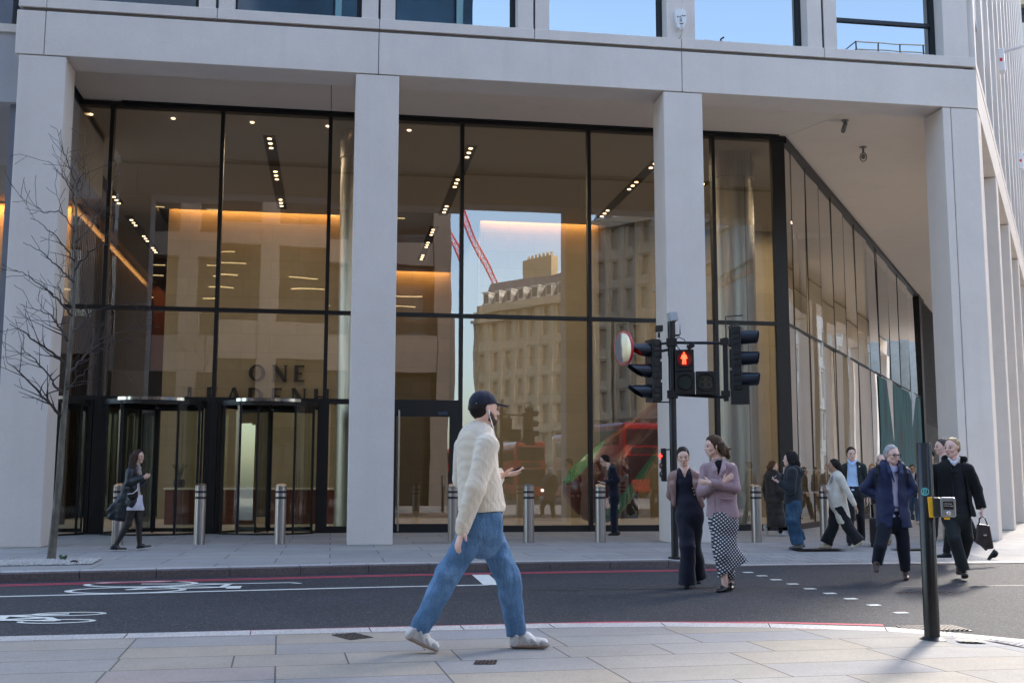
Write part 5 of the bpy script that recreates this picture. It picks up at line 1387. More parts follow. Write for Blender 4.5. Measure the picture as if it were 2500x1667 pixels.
def frame3(phi, tilt=0, roll=0):
    """f forward, l to the figure's left, u up; phi 0 = viewer's right, 90 = away, -90 = towards the viewer"""
    a = R(phi); f = np.array([math.cos(a), math.sin(a), 0]); l = np.array([-math.sin(a), math.cos(a), 0]); u = np.array([0,0,1.])
    t = R(tilt); f2 = f*math.cos(t)+u*math.sin(t); u2 = u*math.cos(t)-f*math.sin(t)
    r_ = R(roll); l2 = l*math.cos(r_)+u2*math.sin(r_); u3 = u2*math.cos(r_)-l*math.sin(r_)
    return f2, l2, u3
class Head:
    def __init__(s, c, phi, tilt=0, roll=0, k=1.0): s.c = np.array(c,float); s.f, s.l, s.u = frame3(phi,tilt,roll); s.k = k
    def p(s, f, l, u): return s.c+(s.f*f+s.l*l+s.u*u)*s.k
    def skin(s, v, neck, jaw=1.0, ears=True):
        k = s.k
        v.cap(s.p(-.015,0,.035), s.p(-.002,0,.03), .095*k, .094*k, flat=.80, w=s.l, k=.02)
        v.cap(s.p(.03,0,.0), s.p(.045,0,-.075), .071*k, .040*k*jaw, k=.03, flat=.93, w=s.l)
        v.ball(s.p(.068,0,-.098), .021*k, k=.025)
        for q in (-1,1):
            v.cap(s.p(.0,q*.05,-.06), s.p(.05,q*.026,-.085), .022*k*jaw, .020*k, k=.025)
            v.ball(s.p(.063,q*.038,-.03), .026*k, k=.025); v.cap(s.p(.087,q*.012,.022), s.p(.070,q*.05,.022), .0105*k, .009*k, k=.014)
        for q in (-1,1): v.ball(s.p(.100,q*.033,-.002), .016*k, op='-', k=.014)
        v.cap(s.p(.092,0,.012), s.p(.117,0,-.032), .0075*k, .012*k, k=.012)
        for q in (-1,1): v.ball(s.p(.103,q*.012,-.036), .0085*k, k=.008)
        v.cap(s.p(.091,-.014,-.064), s.p(.091,.014,-.064), .0095*k, k=.010); v.cap(s.p(.089,-.012,-.074), s.p(.089,.012,-.074), .009*k, k=.010)
        if ears:
            for q in (-1,1): v.cap(s.p(-.008,q*.079,.008), s.p(-.002,q*.077,-.022), .019*k, .012*k, k=.006, flat=.45, w=s.l)
        v.cap(s.p(-.02,0,-.05), neck, .052*k, .056*k, k=.03)
    def face(s, per, par, brow=(.03,.02,.015), browm=None, lip=True, eyes=True):
        k = s.k; bm = browm or hairmat("brow", brow)
        for q in (-1,1):
            if eyes:
                per.add("eye", Vol().ball(s.p(.083,q*.032,-.001), .0105*k), EYESHADE, .004, par)
                per.add("iris", Vol().ball(s.p(.0925,q*.0315,-.001), .0085*k), EYEP, .003, par)
            per.add("eyebrow", Vol().cap(s.p(.097,q*.016,.026), s.p(.083,q*.05,.026), .0055*k, .004*k), bm, .0035, par)
        if lip: per.add("lips", Vol().cap(s.p(.0985,-.017,-.0685), s.p(.0985,.017,-.0685), .0065*k, .0065*k), LIPM, .0035, par)
def hand(v, wrist, d, n, thumb, k=1.0, curl=.35, spread=.012):
    """palm and five fingers: d along the hand, n the palm normal, thumb the side the thumb leaves to"""
    d, n, t = [np.array(x,float)/np.linalg.norm(x) for x in (d, n, thumb)]
    w = np.array(wrist,float)
    v.cap(w, w+d*.085*k, .028*k, .037*k, flat=.48, w=n, k=.012)
    for i, (o, L, r) in enumerate(((.030,.070,.0088),(.010,.079,.009),(-.010,.073,.0088),(-.029,.057,.0078))):
        b0 = w+d*.088*k+t*o*k; dd = d+t*(o*.9/.03*.06)
        p1 = b0+dd*L*.42*k; d2 = dd*math.cos(curl)+n*math.sin(curl); p2 = p1+d2*L*.34*k; d3 = dd*math.cos(2*curl)+n*math.sin(2*curl); p3 = p2+d3*L*.28*k
        v.chain([b0,p1,p2,p3], [r*k*1.05,r*k,r*k*.92,r*k*.8], k=.004)
    b = w+d*.025*k+t*.024*k; p1 = b+(d*.55+t*.8+n*.2)*.036*k; p2 = p1+(d*.85+t*.35+n*.3)*.034*k
    v.chain([b,p1,p2], [.0135*k,.0105*k,.0085*k], k=.010)
def arm(v, S_, E, W_, r=(.05,.04,.03), k=.03, **kw): v.cap(S_, E, r[0], r[1], k=k, **kw); v.cap(E, W_, r[1], r[2], k=k, **kw)
def leg(v, H_, K, A, r=(.085,.058,.042), k=.03): v.cap(H_, K, r[0], r[1], k=k); v.cap(K, A, r[1], r[2], k=k)
def torso(v, SL, SR, HL, HR, f, off=0, depth=.66, top=0, wa=1.0, bot=None, ch=1.0):
    SL, SR, HL, HR = map(np.array, (SL,SR,HL,HR)); cs = (SL+SR)/2; ch_ = (HL+HR)/2
    sw = np.linalg.norm(SL-SR)/2; side = (SL-SR)/max(2*sw,1e-6); up_ = cs-ch_; 
    c0 = cs+np.array([0,0,.035])
    v.cap(c0, SL+np.array([0,0,-.03]), .058+off*.6, .046+off, k=.04).cap(c0, SR+np.array([0,0,-.03]), .058+off*.6, .046+off, k=.04)
    c1 = cs-up_*.20; c2 = cs-up_*.62; c3 = ch_
    v.cap(c1+f*.01, c2, sw*.80*ch+off, (sw*.74*wa)+off, k=.06, flat=depth, w=f)
    v.cap(c2, c3, (sw*.74*wa)+off, (np.linalg.norm(HL-HR)/2+.085)+off, k=.05, flat=depth, w=f)
    if bot is not None: v.cap(c3, c3-np.array([0,0,1.])*bot, (np.linalg.norm(HL-HR)/2+.085)+off, k=.04, flat=depth+.06, w=f)
def shoe(v, heel, toe, h=1.0, w=.036, up_=(0,0,1), ankle=None):
    heel, toe, up_ = np.array(heel,float), np.array(toe,float), np.array(up_,float); d = toe-heel; L = np.linalg.norm(d); d /= L
    side = np.cross(up_, d)
    v.cap(heel+d*.036+up_*.036*h, heel+d*L*.45+up_*.036*h, .036*h, .038*h, k=.02, flat=.95/max(h,1)**.5, w=side)
    v.cap(heel+d*L*.45+up_*.032*h, toe-d*.045+up_*.028*h, .043, .037, k=.02, flat=.66*h, w=up_)
    v.cap(heel+d*.05+up_*.055*h, heel+d*L*.42+up_*.058*h, .036, .036, k=.02)
    if ankle is not None: v.cap(heel+d*.055+up_*.06, ankle, .038, .04, k=.02)
    v.cut(heel+up_*.004, -up_)
def sole(per, par, heel, toe, m, up_=(0,0,1), th=.026, w=.044):
    heel, toe, up_ = np.array(heel,float), np.array(toe,float), np.array(up_,float); d = toe-heel; L = np.linalg.norm(d); d /= L
    v = Vol().cap(heel+d*.035+up_*.012, heel+d*L*.5+up_*.012, w*.86, w*.9, flat=.42, w=up_, k=.01).cap(heel+d*L*.5+up_*.012, toe-d*.04+up_*.014, w, w*.9, flat=.42, w=up_, k=.01)
    v.cut(heel+up_*th, up_).cut(heel+up_*.0, -up_)
    return per.add("sole", v, m, .007, par)
def limbs(per, J):
    return {k: per.j(*v) for k, v in J.items()}
def body(per, J, hd, neck, f, hands=(), slim=1.0, vox=.008, foot=True):
    """the one continuous body: head, neck, trunk, arms, legs and five fingered hands"""
    v = Vol(); hd.skin(v, neck)
    torso(v, J['SL'], J['SR'], J['HL'], J['HR'], f, off=-.012)
    c = (J['SL']+J['SR'])/2; v.cap(neck, c, .05, .06, k=.05)
    for s in 'LR':
        arm(v, J['S'+s], J['E'+s], J['W'+s], (.046*slim,.036*slim,.026*slim)); leg(v, J['H'+s], J['K'+s], J['A'+s], (.078*slim,.052*slim,.036*slim))
    for h in hands: hand(v, *h[:-1], **h[-1])
    return per.add("body", v, per.skin, vox)
def trousers(per, J, m, r, name="trousers", vox=.010, fold=.006, waist=.0, f=None, hems=None, seed=1, top=.07, extra=None, ff=10):
    v = Vol(); hl, hr = J['HL'], J['HR']; c = (hl+hr)/2
    v.cap(c+np.array([0,0,top]), c-np.array([0,0,.04]), np.linalg.norm(hl-hr)/2+.085+waist, np.linalg.norm(hl-hr)/2+.095+waist, flat=.74, w=f, k=.04)
    for s in 'LR':
        v.cap(J['H'+s], J['K'+s], r[0], r[1], k=.025); a = J['A'+s]; k_ = J['K'+s]; d = (a-k_)/np.linalg.norm(a-k_)
        v.tcap(k_, a+d*.025, r[1], r[2], k=.02)
    for s in 'LR':
        pass
    if extra: extra(v)
    v.cut(c+np.array([0,0,top+.03]), (0,0,1))
    return per.add(name, v, m, vox, fold=fold, ffreq=ff, seed=seed)
def top(per, J, m, f, off=.03, depth=.66, ra=(.07,.06,.05), bot=.08, name="sweater", vox=.010, fold=.006, seed=2, wa=1.0, opening=None, extra=None, ff=10, hem=None, neck=None, ch=1.0, parent=None, arms='LR', wt=.0):
    v = Vol(); torso(v, J['SL'], J['SR'], J['HL'], J['HR'], f, off=off, depth=depth, bot=bot, wa=wa, ch=ch)
    if neck is not None: v.cap((J['SL']+J['SR'])/2, neck-np.array([0,0,.015]), .07+off*.5, .062+off*.3, k=.04)
    if extra: extra(v)
    if opening:
        for a, b, r0, r1 in opening: v.vee(a, b, r0, r1, f)
    if hem is not None: v.cut(hem, (0,0,-1))
    for s in arms:
        e, w_ = J['E'+s], J['W'+s]; d = (w_-e)/np.linalg.norm(w_-e)
        v.cap(J['S'+s]+np.array([0,0,-.03]), e, ra[0], ra[1], k=.022); v.tcap(e, w_-d*.0, ra[1], ra[2], k=.02)
    return per.add(name, v, m, vox, fold=fold, ffreq=ff, seed=seed, parent=parent)
def shoes(per, m, L, R_, sm=None, J=None, up_=((0,0,1),(0,0,1)), hs=1.0):
    for k, (h, t) in enumerate((L, R_)):
        h, t = per.j(*h), per.j(*t); v = Vol(); u_ = np.array(up_[k],float); u_ = u_-(t-h)*(u_@(t-h))/((t-h)@(t-h)); u_ /= np.linalg.norm(u_)
        shoe(v, h, t, hs, up_=u_, ankle=((J['AL'] if k == 0 else J['AR'])-np.array([0,0,.02])) if J else None)
        o = per.add("shoe", v, m, .008)
        if sm: sole(per, o, h, t, sm, u_)
def hair(per, hd, m, front=.045, low=-.09, th=.018, extra=None, slope=.55, name="hair", fold=.004, back=None, vox=.009, seed=4):
    v = Vol(); k = hd.k
    v.cap(hd.p(-.02,0,.035), hd.p(-.006,0,.032), (.097+th)*k, (.095+th)*k, flat=.82, w=hd.l, k=.02)
    v.cap(hd.p(-.05,0,.0), hd.p(-.05,0,low+.05), (.075+th*.6)*k, (.062+th*.5)*k, flat=.95, w=hd.f, k=.03)
    v.cut(hd.p(front,0,.05), hd.f*1.0-hd.u*slope).cut(hd.p(0,0,low), hd.f*.5-hd.u)
    if extra: extra(v)
    return per.add(name, v, m, vox, fold=fold, ffreq=40, seed=seed)

NAVY = cloth("navy_wool", (.006,.008,.022)); BLK = cloth("black_cloth", (.0055,.0055,.0065)); BLKSHOE = mat("black_leather", (.010,.009,.009), .3, var=(20,.3)); BRNSHOE = mat("brown_leather", (.055,.025,.018), .3, var=(20,.3))
CHAR = cloth("charcoal_cloth", (.018,.020,.022)); WHSHIRT = cloth("white_shirt", (.62,.62,.66), .7)
DKHAIR = hairmat("dark", (.014,.011,.010)); BRHAIR = hairmat("brown", (.060,.032,.018)); GYHAIR = hairmat("grey", (.34,.33,.33)); BLHAIR = hairmat("blond", (.36,.26,.15))
OUTSOLE = mat("white_rubber", (.55,.53,.50), .6); DKSOLE = mat("dark_rubber", (.02,.018,.018), .7)

# --- 1. the man in the foreground
def knit():
    m, t, b = newmat("cable_knit"); v = coords(t); sx = N(t, "ShaderNodeSeparateXYZ"); t.links.new(v, sx.inputs[0])
    ad = N(t, "ShaderNodeMath", operation='MULTIPLY_ADD'); ad.inputs[1].default_value = .8; t.links.new(sx.outputs[1], ad.inputs[0]); t.links.new(sx.outputs[0], ad.inputs[2])
    def mth(op, a, b_=None, c=None):
        n = N(t, "ShaderNodeMath", operation=op)
        for i, q in enumerate((a, b_, c)):
            if q is None: continue
            if hasattr(q, 'links'): t.links.new(q, n.inputs[i])
            else: n.inputs[i].default_value = q
        return n.outputs[0]
    u = ad.outputs[0]; z = sx.outputs[2]
    rib = mth('SINE', mth('MULTIPLY', u, 260.))
    cabl = mth('ABSOLUTE', mth('SINE', mth('ADD', mth('MULTIPLY', u, 46.), mth('MULTIPLY', mth('SINE', mth('MULTIPLY', z, 44.)), 1.2))))
    dia = mth('ABSOLUTE', mth('SINE', mth('ADD', mth('MULTIPLY', u, 22.), mth('MULTIPLY', z, 22.))))
    dia2 = mth('ABSOLUTE', mth('SINE', mth('SUBTRACT', mth('MULTIPLY', u, 22.), mth('MULTIPLY', z, 22.))))
    lat = mth('MAXIMUM', mth('POWER', dia, 9.), mth('POWER', dia2, 9.))
    h = mth('ADD', mth('MULTIPLY', rib, .14), mth('ADD', mth('MULTIPLY', mth('POWER', cabl, 3.), .55), mth('MULTIPLY', lat, .5)))
    f = noise(t, v, 5, 4); g_ = noise(t, v, 300, 2)
    c = ramp(t, f, [(.3,(.70,.61,.485)),(.7,(.77,.68,.55))])
    t.links.new(c, b.inputs['Base Color']); b.inputs['Roughness'].default_value = .95; b.inputs['Sheen Weight'].default_value = .3; b.inputs['Specular IOR Level'].default_value = .1
    p = addbump(t, b, h, .006, .8); p = addbump(t, b, noise(t, v, 9, 3), .006, .7, p); addbump(t, b, g_, .002, .6, p); return m
def denim(name, col):
    m, t, b = newmat(name); v = coords(t); f = noise(t, v, 3.5, 5, .65); g_ = noise(t, v, 220, 2)
    vz = coords(t, scale=(9,9,2.5)); h = noise(t, vz, 1.2, 5, .6)
    c = ramp(t, f, [(.28,tuple(x*.62 for x in col)),(.5,col),(.72,tuple(min(1,x*1.5+.04) for x in col))])
    c = mixc(t, .22, c, ramp(t, g_, [(.35,(.1,.1,.1)),(.65,(.9,.9,.9))]), 'OVERLAY'); t.links.new(c, b.inputs['Base Color']); b.inputs['Roughness'].default_value = .85; b.inputs['Specular IOR Level'].default_value = .25
    p = addbump(t, b, h, .05, 1.0); addbump(t, b, g_, .0015, .6, p); return m
pm_ = Person("man in cream cable sweater, blue jeans and navy cap striding past with his phone out", (1.05,7.99), .12, (500,1470,785.5), 'fair')
j = pm_.j; f3, l3, u3 = frame3(30)
hd = Head(j(515,156,.0), 22, 2, 0, .92); neck = j(492,278,0)
J = limbs(pm_, dict(SL=(405,335,.15),SR=(535,338,-.16),EL=(392,545,.27),ER=(468,590,-.235),WL=(612,522,.10),WR=(400,808,-.225),HL=(522,800,.08),HR=(490,800,-.08),KL=(652,1085,.07),KR=(318,1062,-.10),AL=(698,1375,.08),AR=(172,1345,-.12)))
fb = body(pm_, J, hd, neck, f3, [(J['WR']-np.array([.0,0,.005]), (-.30,-.05,-1), (.9,.45,-.2), (.5,-.85,0), dict(k=.98, curl=.30)), (J['WL'], (1,-.05,.16), (.05,-.1,1), (.1,-1,.35), dict(k=.98, curl=.42))], vox=.006)
hd.face(pm_, fb, (.02,.014,.01))
def swx(v):
    v.cap(j(474,360), j(486,690), .180, .182, flat=.74, w=f3, k=.05); v.cap(j(540,560,-.02), j(578,690,-.02), .09, .075, k=.05)
sw = top(pm_, J, knit(), f3, off=.012, ra=(.082,.070,.055), bot=.0, name="sweater", vox=.007, fold=.0025, ff=10, neck=neck, extra=swx, hem=j(0,722), seed=3)
pm_.add("cuff", Vol().cap(j(408,770,-.226), j(399,812,-.226), .057,.049), bpy.data.materials["cable_knit"], .006, sw)
hem = Vol().cap(j(490,690), j(492,730), .192,.183, flat=.74, w=f3, k=.03).cap(j(560,690,-.02), j(592,722,-.03), .085,.06, k=.04)
hem.cut(j(0,742), (.12,0,-1)).cut(j(0,684),(0,0,1)); pm_.add("hem_rib", hem, bpy.data.materials["cable_knit"], .007, sw)
JEAN = denim("blue_denim", (.10,.20,.345))
tj = trousers(pm_, J, JEAN, (.106,.088,.069), "jeans", .007, .006, .01, f3, seed=5, ff=13)
pk = Vol().cap(j(505,800,-.155), j(500,830,-.157), .062,.055, flat=.22, w=(.35,-.94,0)); pm_.add("back_pocket", pk, JEAN, .006, tj)
SNK = mat("grey_trainer", (.66,.63,.59), .6, var=(14,.22), bump=(40,.004)); TAN = mat("tan_sole", (.36,.26,.19), .7)
shoes(pm_, SNK, ((664,1466,.09),(880,1464,.05)), ((92,1392,-.14),(272,1470,-.13)), TAN, J, ((0,0,1),(.35,0,1)), 1.3)
PANEL = mat("trainer_panel", (.46,.45,.44), .5, bump=(40,.003)); PINKS = mat("trainer_accent", (.42,.27,.27), .6)
for (h, t_, d0) in (((664,1466),(880,1464),-.005),((92,1392),(272,1470),-.19)):
    h_, e_ = j(*h, d0), j(*t_, d0); ax = (e_-h_); n0 = np.array([-ax[2],0,ax[0]])/np.linalg.norm(ax)
    for a0, a1, b0, b1, r, m_ in ((.10,.16,.035,.085,.020,PANEL),(.34,.50,.085,.030,.013,PANEL),(.56,.72,.060,.025,.012,PANEL),(.06,.55,.030,.026,.006,PINKS),(.80,.96,.045,.030,.016,PANEL)):
        pm_.add("shoe_panel", Vol().cap(h_+ax*a0+n0*b0, h_+ax*a1+n0*b1, r, r*.8, flat=.35, w=(0,1,0)), m_, .005)
LACE = mat("lace_white", (.68,.66,.64), .7)
for (x, y, d) in ((775,1408,.0),(790,1416,.0),(806,1424,.0)):
    tj_ = pm_.mb().tube([j(x-14,y+14,d+.0), j(x,y-1,d), j(x+16,y+10,d+.02)], .006, 6).build("lace", LACE, pm_.root, smooth=True)
capm = cloth("cap_navy", (.012,.016,.034), .8)
cv_ = Vol().cap(hd.p(-.02,0,.045), hd.p(0,0,.045), .106*.92, .105*.92, flat=.84, w=hd.l, k=.02); cv_.cut(hd.p(0,0,.035), -hd.u+hd.f*.12)
cp = pm_.add("cap", cv_, capm, .006)
bv = Vol().cap(hd.p(.085,0,.046), hd.p(.150,0,.032), .068*.92, .060*.92, flat=.12, w=hd.u, k=.01); pm_.add("peak", bv, capm, .005, cp)
pm_.add("cap_label", Vol().cap(hd.p(-.098,-.048,.045), hd.p(-.088,-.062,.046), .006, .006), mat("label_pale", (.6,.6,.62), .5), .003, cp)
hair(pm_, hd, DKHAIR, front=.0, low=-.055, th=.006, slope=.15, fold=.002)
bd_ = Vol().cap(hd.p(.03,-.052,-.064), hd.p(.070,-.024,-.098), .023, .019, k=.02).cap(hd.p(.03,.052,-.064), hd.p(.070,.024,-.098), .023, .019, k=.02).ball(hd.p(.075,0,-.10), .019).cap(hd.p(.018,-.061,-.02), hd.p(.03,-.054,-.062), .009,.020)
pm_.add("beard", bd_, hairmat("stubble", (.085,.048,.034)), .006, fold=.002, ffreq=60)
WHT = mat("white_plastic", (.75,.75,.76), .35)
ep = pm_.mb().tube([Vector(hd.p(.002,-.086,-.008)), Vector(hd.p(.004,-.086,-.04))], .008, 8)
ep.tube([Vector(hd.p(.004,-.086,-.04)), j(560,245,-.11), j(572,300,-.16), j(588,340,-.12)], .0032, 5)
ep.tube([j(628,545,.06), j(612,575,.04), j(604,618,.0), j(622,652,.0), j(630,690,.0), j(620,735,.0), j(616,760,-.02)], .0032, 5)
ep.build("earphones", WHT, pm_.root, smooth=True)
ph = thing("phone", "black phone held out by the man in the cream sweater", "phone", tuple(pm_.M @ Vector(j(690,510,.12))))
a_, b_ = Vector(j(632,537,.13)), Vector(j(742,487,.10)); dd = (b_-a_).normalized(); nn_ = Vector((-.35,-.35,.87)); nn_ = (nn_-dd*nn_.dot(dd)).normalized(); ww = dd.cross(nn_)
m_ = pm_.mb(); m_.obox((a_+b_)/2+nn_*.012, dd*.074, ww*.036, nn_*.0055); m_.build("case", mat("phone_case", (.008,.008,.009), .4), ph, bevel=.004)
m_ = pm_.mb(); m_.obox((a_+b_)/2+nn_*.0182, dd*.069, ww*.032, nn_*.0004); m_.build("screen", mat("phone_glass", (.01,.01,.012), .08), ph)

# --- 2. the woman by the tree
p = Person("long haired woman in dark leather coat and white shorts walking by the tree", (-3.39,20.43), .12, (830,722,371.5), 'mid'); j = p.j; f3, l3, u3 = frame3(-20)
hd = Head(j(857,127,0), -38, 0, 0, .90); neck = j(846,180,0)
J = limbs(p, dict(SL=(850,214,.15),SR=(810,216,-.15),EL=(872,295,.16),ER=(803,292,-.2),WL=(898,262,.02),WR=(888,262,-.13),HL=(852,415,.075),HR=(834,415,-.075),KL=(874,535,.07),KR=(808,552,-.07),AL=(884,668,.07),AR=(748,672,-.06)))
b_ = body(p, J, hd, neck, f3, [(J['WR'], (.9,.3,.25), (0,.9,.2), (.2,0,1), dict(k=.9,curl=.7)), (J['WL'], (.6,-.6,.35), (-.3,-.8,0), (.2,0,1), dict(k=.9,curl=.7))], vox=.008)
hd.face(p, b_)
top(p, J, cloth("dusty_top", (.42,.33,.33)), f3, off=.006, ra=(.05,.04,.032), bot=.0, name="top", hem=j(0,375), neck=neck, vox=.012)
leather = mat("coat_leather", (.008,.010,.014), .42, var=(9,.5), bump=(14,.02))
def cx(v):
    v.cap(j(818,330,-.02), j(775,505,-.02), .15, .135, k=.05, flat=.7, w=(0,1,0)); v.cap(j(790,400), j(712,505), .10, .075, k=.06, flat=.75, w=(0,1,0)); v.cap(j(765,400), j(690,468), .07,.03,k=.05)
top(p, J, leather, f3, off=.028, ra=(.072,.066,.055), bot=.0, name="coat", fold=.007, extra=cx, hem=j(0,536), neck=neck, vox=.012, opening=[(j(868,195,-.05), j(880,330,-.05), .06,.07),(j(880,330,-.05), j(872,545,-.06), .08,.20)])
v = Vol().cap(j(862,195,-.04), j(868,235,-.06), .05, .045, flat=.6, w=(.8,-.6,0)); p.add("scarf", v, cloth("fur_scarf", (.32,.27,.24), fine=60, bd=.01), .009, fold=.006, ffreq=30)
v = Vol().cap(j(848,385), j(845,425), .155, .165, flat=.74, w=f3, k=.03); v.cap(J['HL'], j(868,462,.07), .10, .098, k=.03).cap(J['HR'], j(828,465,-.07), .10, .098, k=.03); v.cut(j(0,468),(0,0,-1)).cut(j(0,372),(0,0,1)); p.add("shorts", v, cloth("white_shorts", (.60,.58,.66)), .010, fold=.005)
v = Vol(); leg(v, J['HL'], J['KL'], J['AL'], (.092,.062,.042)); leg(v, J['HR'], J['KR'], J['AR'], (.092,.062,.042)); p.add("tights", v, mat("black_tights", (.018,.012,.011), .6), .010)
shoes(p, BLKSHOE, ((868,720,.07),(966,708,.07)), ((706,720,-.07),(815,722,-.07)), OUTSOLE, J)
hair(p, hd, hairmat("chestnut", (.040,.020,.014)), front=.052, low=-.13, th=.012, slope=.42, extra=lambda v: v.cap(j(828,130,-.05), j(812,235,-.13), .07,.055,k=.04).cap(j(812,235,-.13), j(822,262,-.16), .055,.03,k=.03).cap(j(838,150,.08), j(835,230,.10), .05,.04,k=.03))
t = thing("handbag", "small black crossbody bag with pale strap worn by the woman in the dark coat", "bag", tuple(p.M @ Vector(j(818,372,-.2))))
p.mb().obox(j(832,368,-.21), (.085,0,0), (0,.03,0), (0,0,.055)).build("bag_body", BLKSHOE, t, bevel=.012)
p.mb().tube([j(862,300,-.19), j(858,335,-.24), j(835,360,-.25), j(800,364,-.245)], .007, 6).build("strap", WHT, t, smooth=True)

# --- 3. the suited man by the glass
p = Person("man in a dark navy suit reading his phone against the lobby glass", (6.29,25.0), .12, (1825,625,283.7), 'fair'); j = p.j; f3, l3, u3 = frame3(182)
hd = Head(j(1772,152,0), 185, -22, 0, 1.0); neck = j(1800,190,0)
J = limbs(p, dict(SL=(1822,202,-.18),SR=(1822,202,.18),EL=(1850,278,-.2),ER=(1838,276,.16),WL=(1778,296,-.17),WR=(1768,292,.05),HL=(1832,388,-.08),HR=(1832,388,.08),KL=(1826,490,-.09),KR=(1832,490,.08),AL=(1828,602,-.09),AR=(1836,602,.09)))
b_ = body(p, J, hd, neck, f3, [(J['WL'], (-1,.2,.15), (.1,.2,1), (0,1,0), dict(k=1,curl=.6)), (J['WR'], (-1,-.3,.1), (0,0,1), (0,-1,0), dict(k=1,curl=.5))], vox=.010)
hd.face(p, b_, lip=False)
top(p, J, NAVY, f3, off=.03, ra=(.075,.066,.05), bot=.06, name="jacket", hem=j(0,382), vox=.014, fold=.004, opening=[(j(1790,190,.0), j(1785,270,.0), .06,.004)])
top(p, J, WHSHIRT, f3, off=.005, ra=(.045,.04,.034), bot=0, name="shirt", neck=neck, vox=.014, fold=0)
trousers(p, J, NAVY, (.098,.078,.066), vox=.014, f=f3, fold=.004)
shoes(p, BLKSHOE, ((1864,624,-.1),(1788,627,-.13)), ((1870,622,.09),(1798,624,.08)), None, J)
hair(p, hd, DKHAIR, front=.03, low=-.06, th=.012, slope=.3)
p.mb().tube([Vector(hd.p(.1,.05,.0)), Vector(hd.p(.112,0,.0)), Vector(hd.p(.1,-.05,.0)), Vector(hd.p(0,-.082,.0))], .004, 5).tube([Vector(hd.p(.1,.05,.0)), Vector(hd.p(0,.082,.0))], .004, 5).build("glasses", BLACK, p.root)
t = thing("phone", "dark phone in the hands of the suited man at the glass", "phone", tuple(p.M @ Vector(j(1738,290,-.06)))); p.mb().obox(j(1736,287,-.07), (.06,0,.018), (0,.035,0), (-.002,0,.005)).build("case", BLACKP, t, bevel=.003)

# --- 4. the woman in the navy jumpsuit
p = Person("smiling woman in a navy jumpsuit and mauve brown cardigan crossing with hands behind her back", (4.36,13.55), 0, (300,1410,710.2), 'fair'); j = p.j; f3, l3, u3 = frame3(-92)
hd = Head(j(264,270,0), -88, -10, 4, .90); neck = j(268,372,.03)
J = limbs(p, dict(SL=(372,430,.02),SR=(172,432,.02),EL=(415,610,.13),ER=(152,605,.13),WL=(345,705,.19),WR=(240,700,.19),HL=(358,785,0),HR=(262,785,0),KL=(345,1060,.06),KR=(285,1055,-.10),AL=(375,1300,.26),AR=(280,1345,-.05)))
b_ = body(p, J, hd, neck, f3, [(J['WL'], (-.8,.2,-.4), (0,.9,0), (0,0,1), dict(k=.9,curl=.5)), (J['WR'], (.8,.2,-.4), (0,.9,0), (0,0,1), dict(k=.9,curl=.5))], vox=.007)
hd.face(p, b_)
JUMP = cloth("jumpsuit_navy", (.0065,.007,.020), .75)
def jx(v):
    v.cap(j(312,700), j(312,800), .155,.158, flat=.74, w=f3, k=.04)
    for s, ex in (('L', .02), ('R', -.02)):
        v.cap(J['H'+s], J['K'+s], .102,.088, k=.02); v.tcap(J['K'+s], J['A'+s]+np.array([ex*.3,0,-.035]), .088,.108, k=.02)
top(p, J, JUMP, f3, off=.010, ra=(.05,.042,.035), bot=.02, name="jumpsuit", neck=j(268,385,.03), extra=jx, vox=.010, fold=.007, arms='', opening=[(j(268,360,-.10), j(272,450,-.14), .05,.004)])
CARD = cloth("mauve_cardigan", (.30,.185,.165), .9, fine=90)
top(p, J, CARD, f3, off=.018, ra=(.064,.062,.054), bot=.0, name="cardigan", vox=.009, fold=.006, hem=j(0,715), ff=12, extra=lambda v: v.cap(j(370,520,-.06), j(418,690,-.03), .06,.035,k=.04).cap(j(165,520,-.04), j(178,680,-.02), .045,.03,k=.04), opening=[(j(264,360,-.12), j(268,520,-.13), .078,.105),(j(268,520,-.13), j(300,760,-.13), .105,.165)])
shoes(p, BLKSHOE, ((378,1352,.32),(378,1392,.12)), ((284,1404,.08),(272,1412,-.15)), None, J)
hair(p, hd, DKHAIR, front=.050, low=-.05, th=.010, slope=.55)
for q in (-1,1): p.mb().lathe([(.001,-.012),(.011,0),(.001,.012)], Vector(hd.p(.0,q*.078,-.045)), 10).build("earring", mat("gold", (.6,.42,.15), .3, 1), p.root, smooth=True)
bt = p.mb()
for y in (545,572,600): bt.lathe([(.001,.006),(.009,0)], Vector(j(342+(y-545)*.25,y,-.165)), 10, axis=(0,-1,0), cap=False)
bt.build("buttons", mat("cardigan_button", (.4,.28,.2), .4), p.root)

# --- 5. the woman in the blazer
p = Person("woman in a mauve blazer and flared black and white checked skirt with folded arms", (4.63,13.07), 0, (600,1440,733.3), 'fair'); j = p.j; f3, l3, u3 = frame3(-112)
hd = Head(j(531,180,0), -152, -3, 0, .97); neck = j(566,300,.03)
J = limbs(p, dict(SL=(690,358,-.04),SR=(462,360,.06),EL=(712,545,-.10),ER=(432,575,-.03),WL=(500,500,-.23),WR=(610,492,-.20),HL=(645,790,-.03),HR=(552,790,.03),KL=(640,1080,.06),KR=(592,1080,-.05),AL=(652,1375,.18),AR=(606,1385,-.02)))
b_ = body(p, J, hd, neck, f3, [(J['WL'], (-1,.05,.1), (.1,1,0), (0,0,1), dict(k=.92,curl=.5)), (J['WR'], (.85,-.05,.55), (.1,1,0), (-.4,0,.8), dict(k=.92,curl=.35))], vox=.007)
hd.face(p, b_)
BLZ = cloth("mauve_blazer", (.36,.245,.265), .9, .08)
def bx_(v): v.cap(j(585,470,.0), j(595,600,.0), .165,.165, flat=.66, w=f3, k=.05); v.cap(j(592,600), j(597,790), .172,.200, flat=.68, w=f3, k=.04)
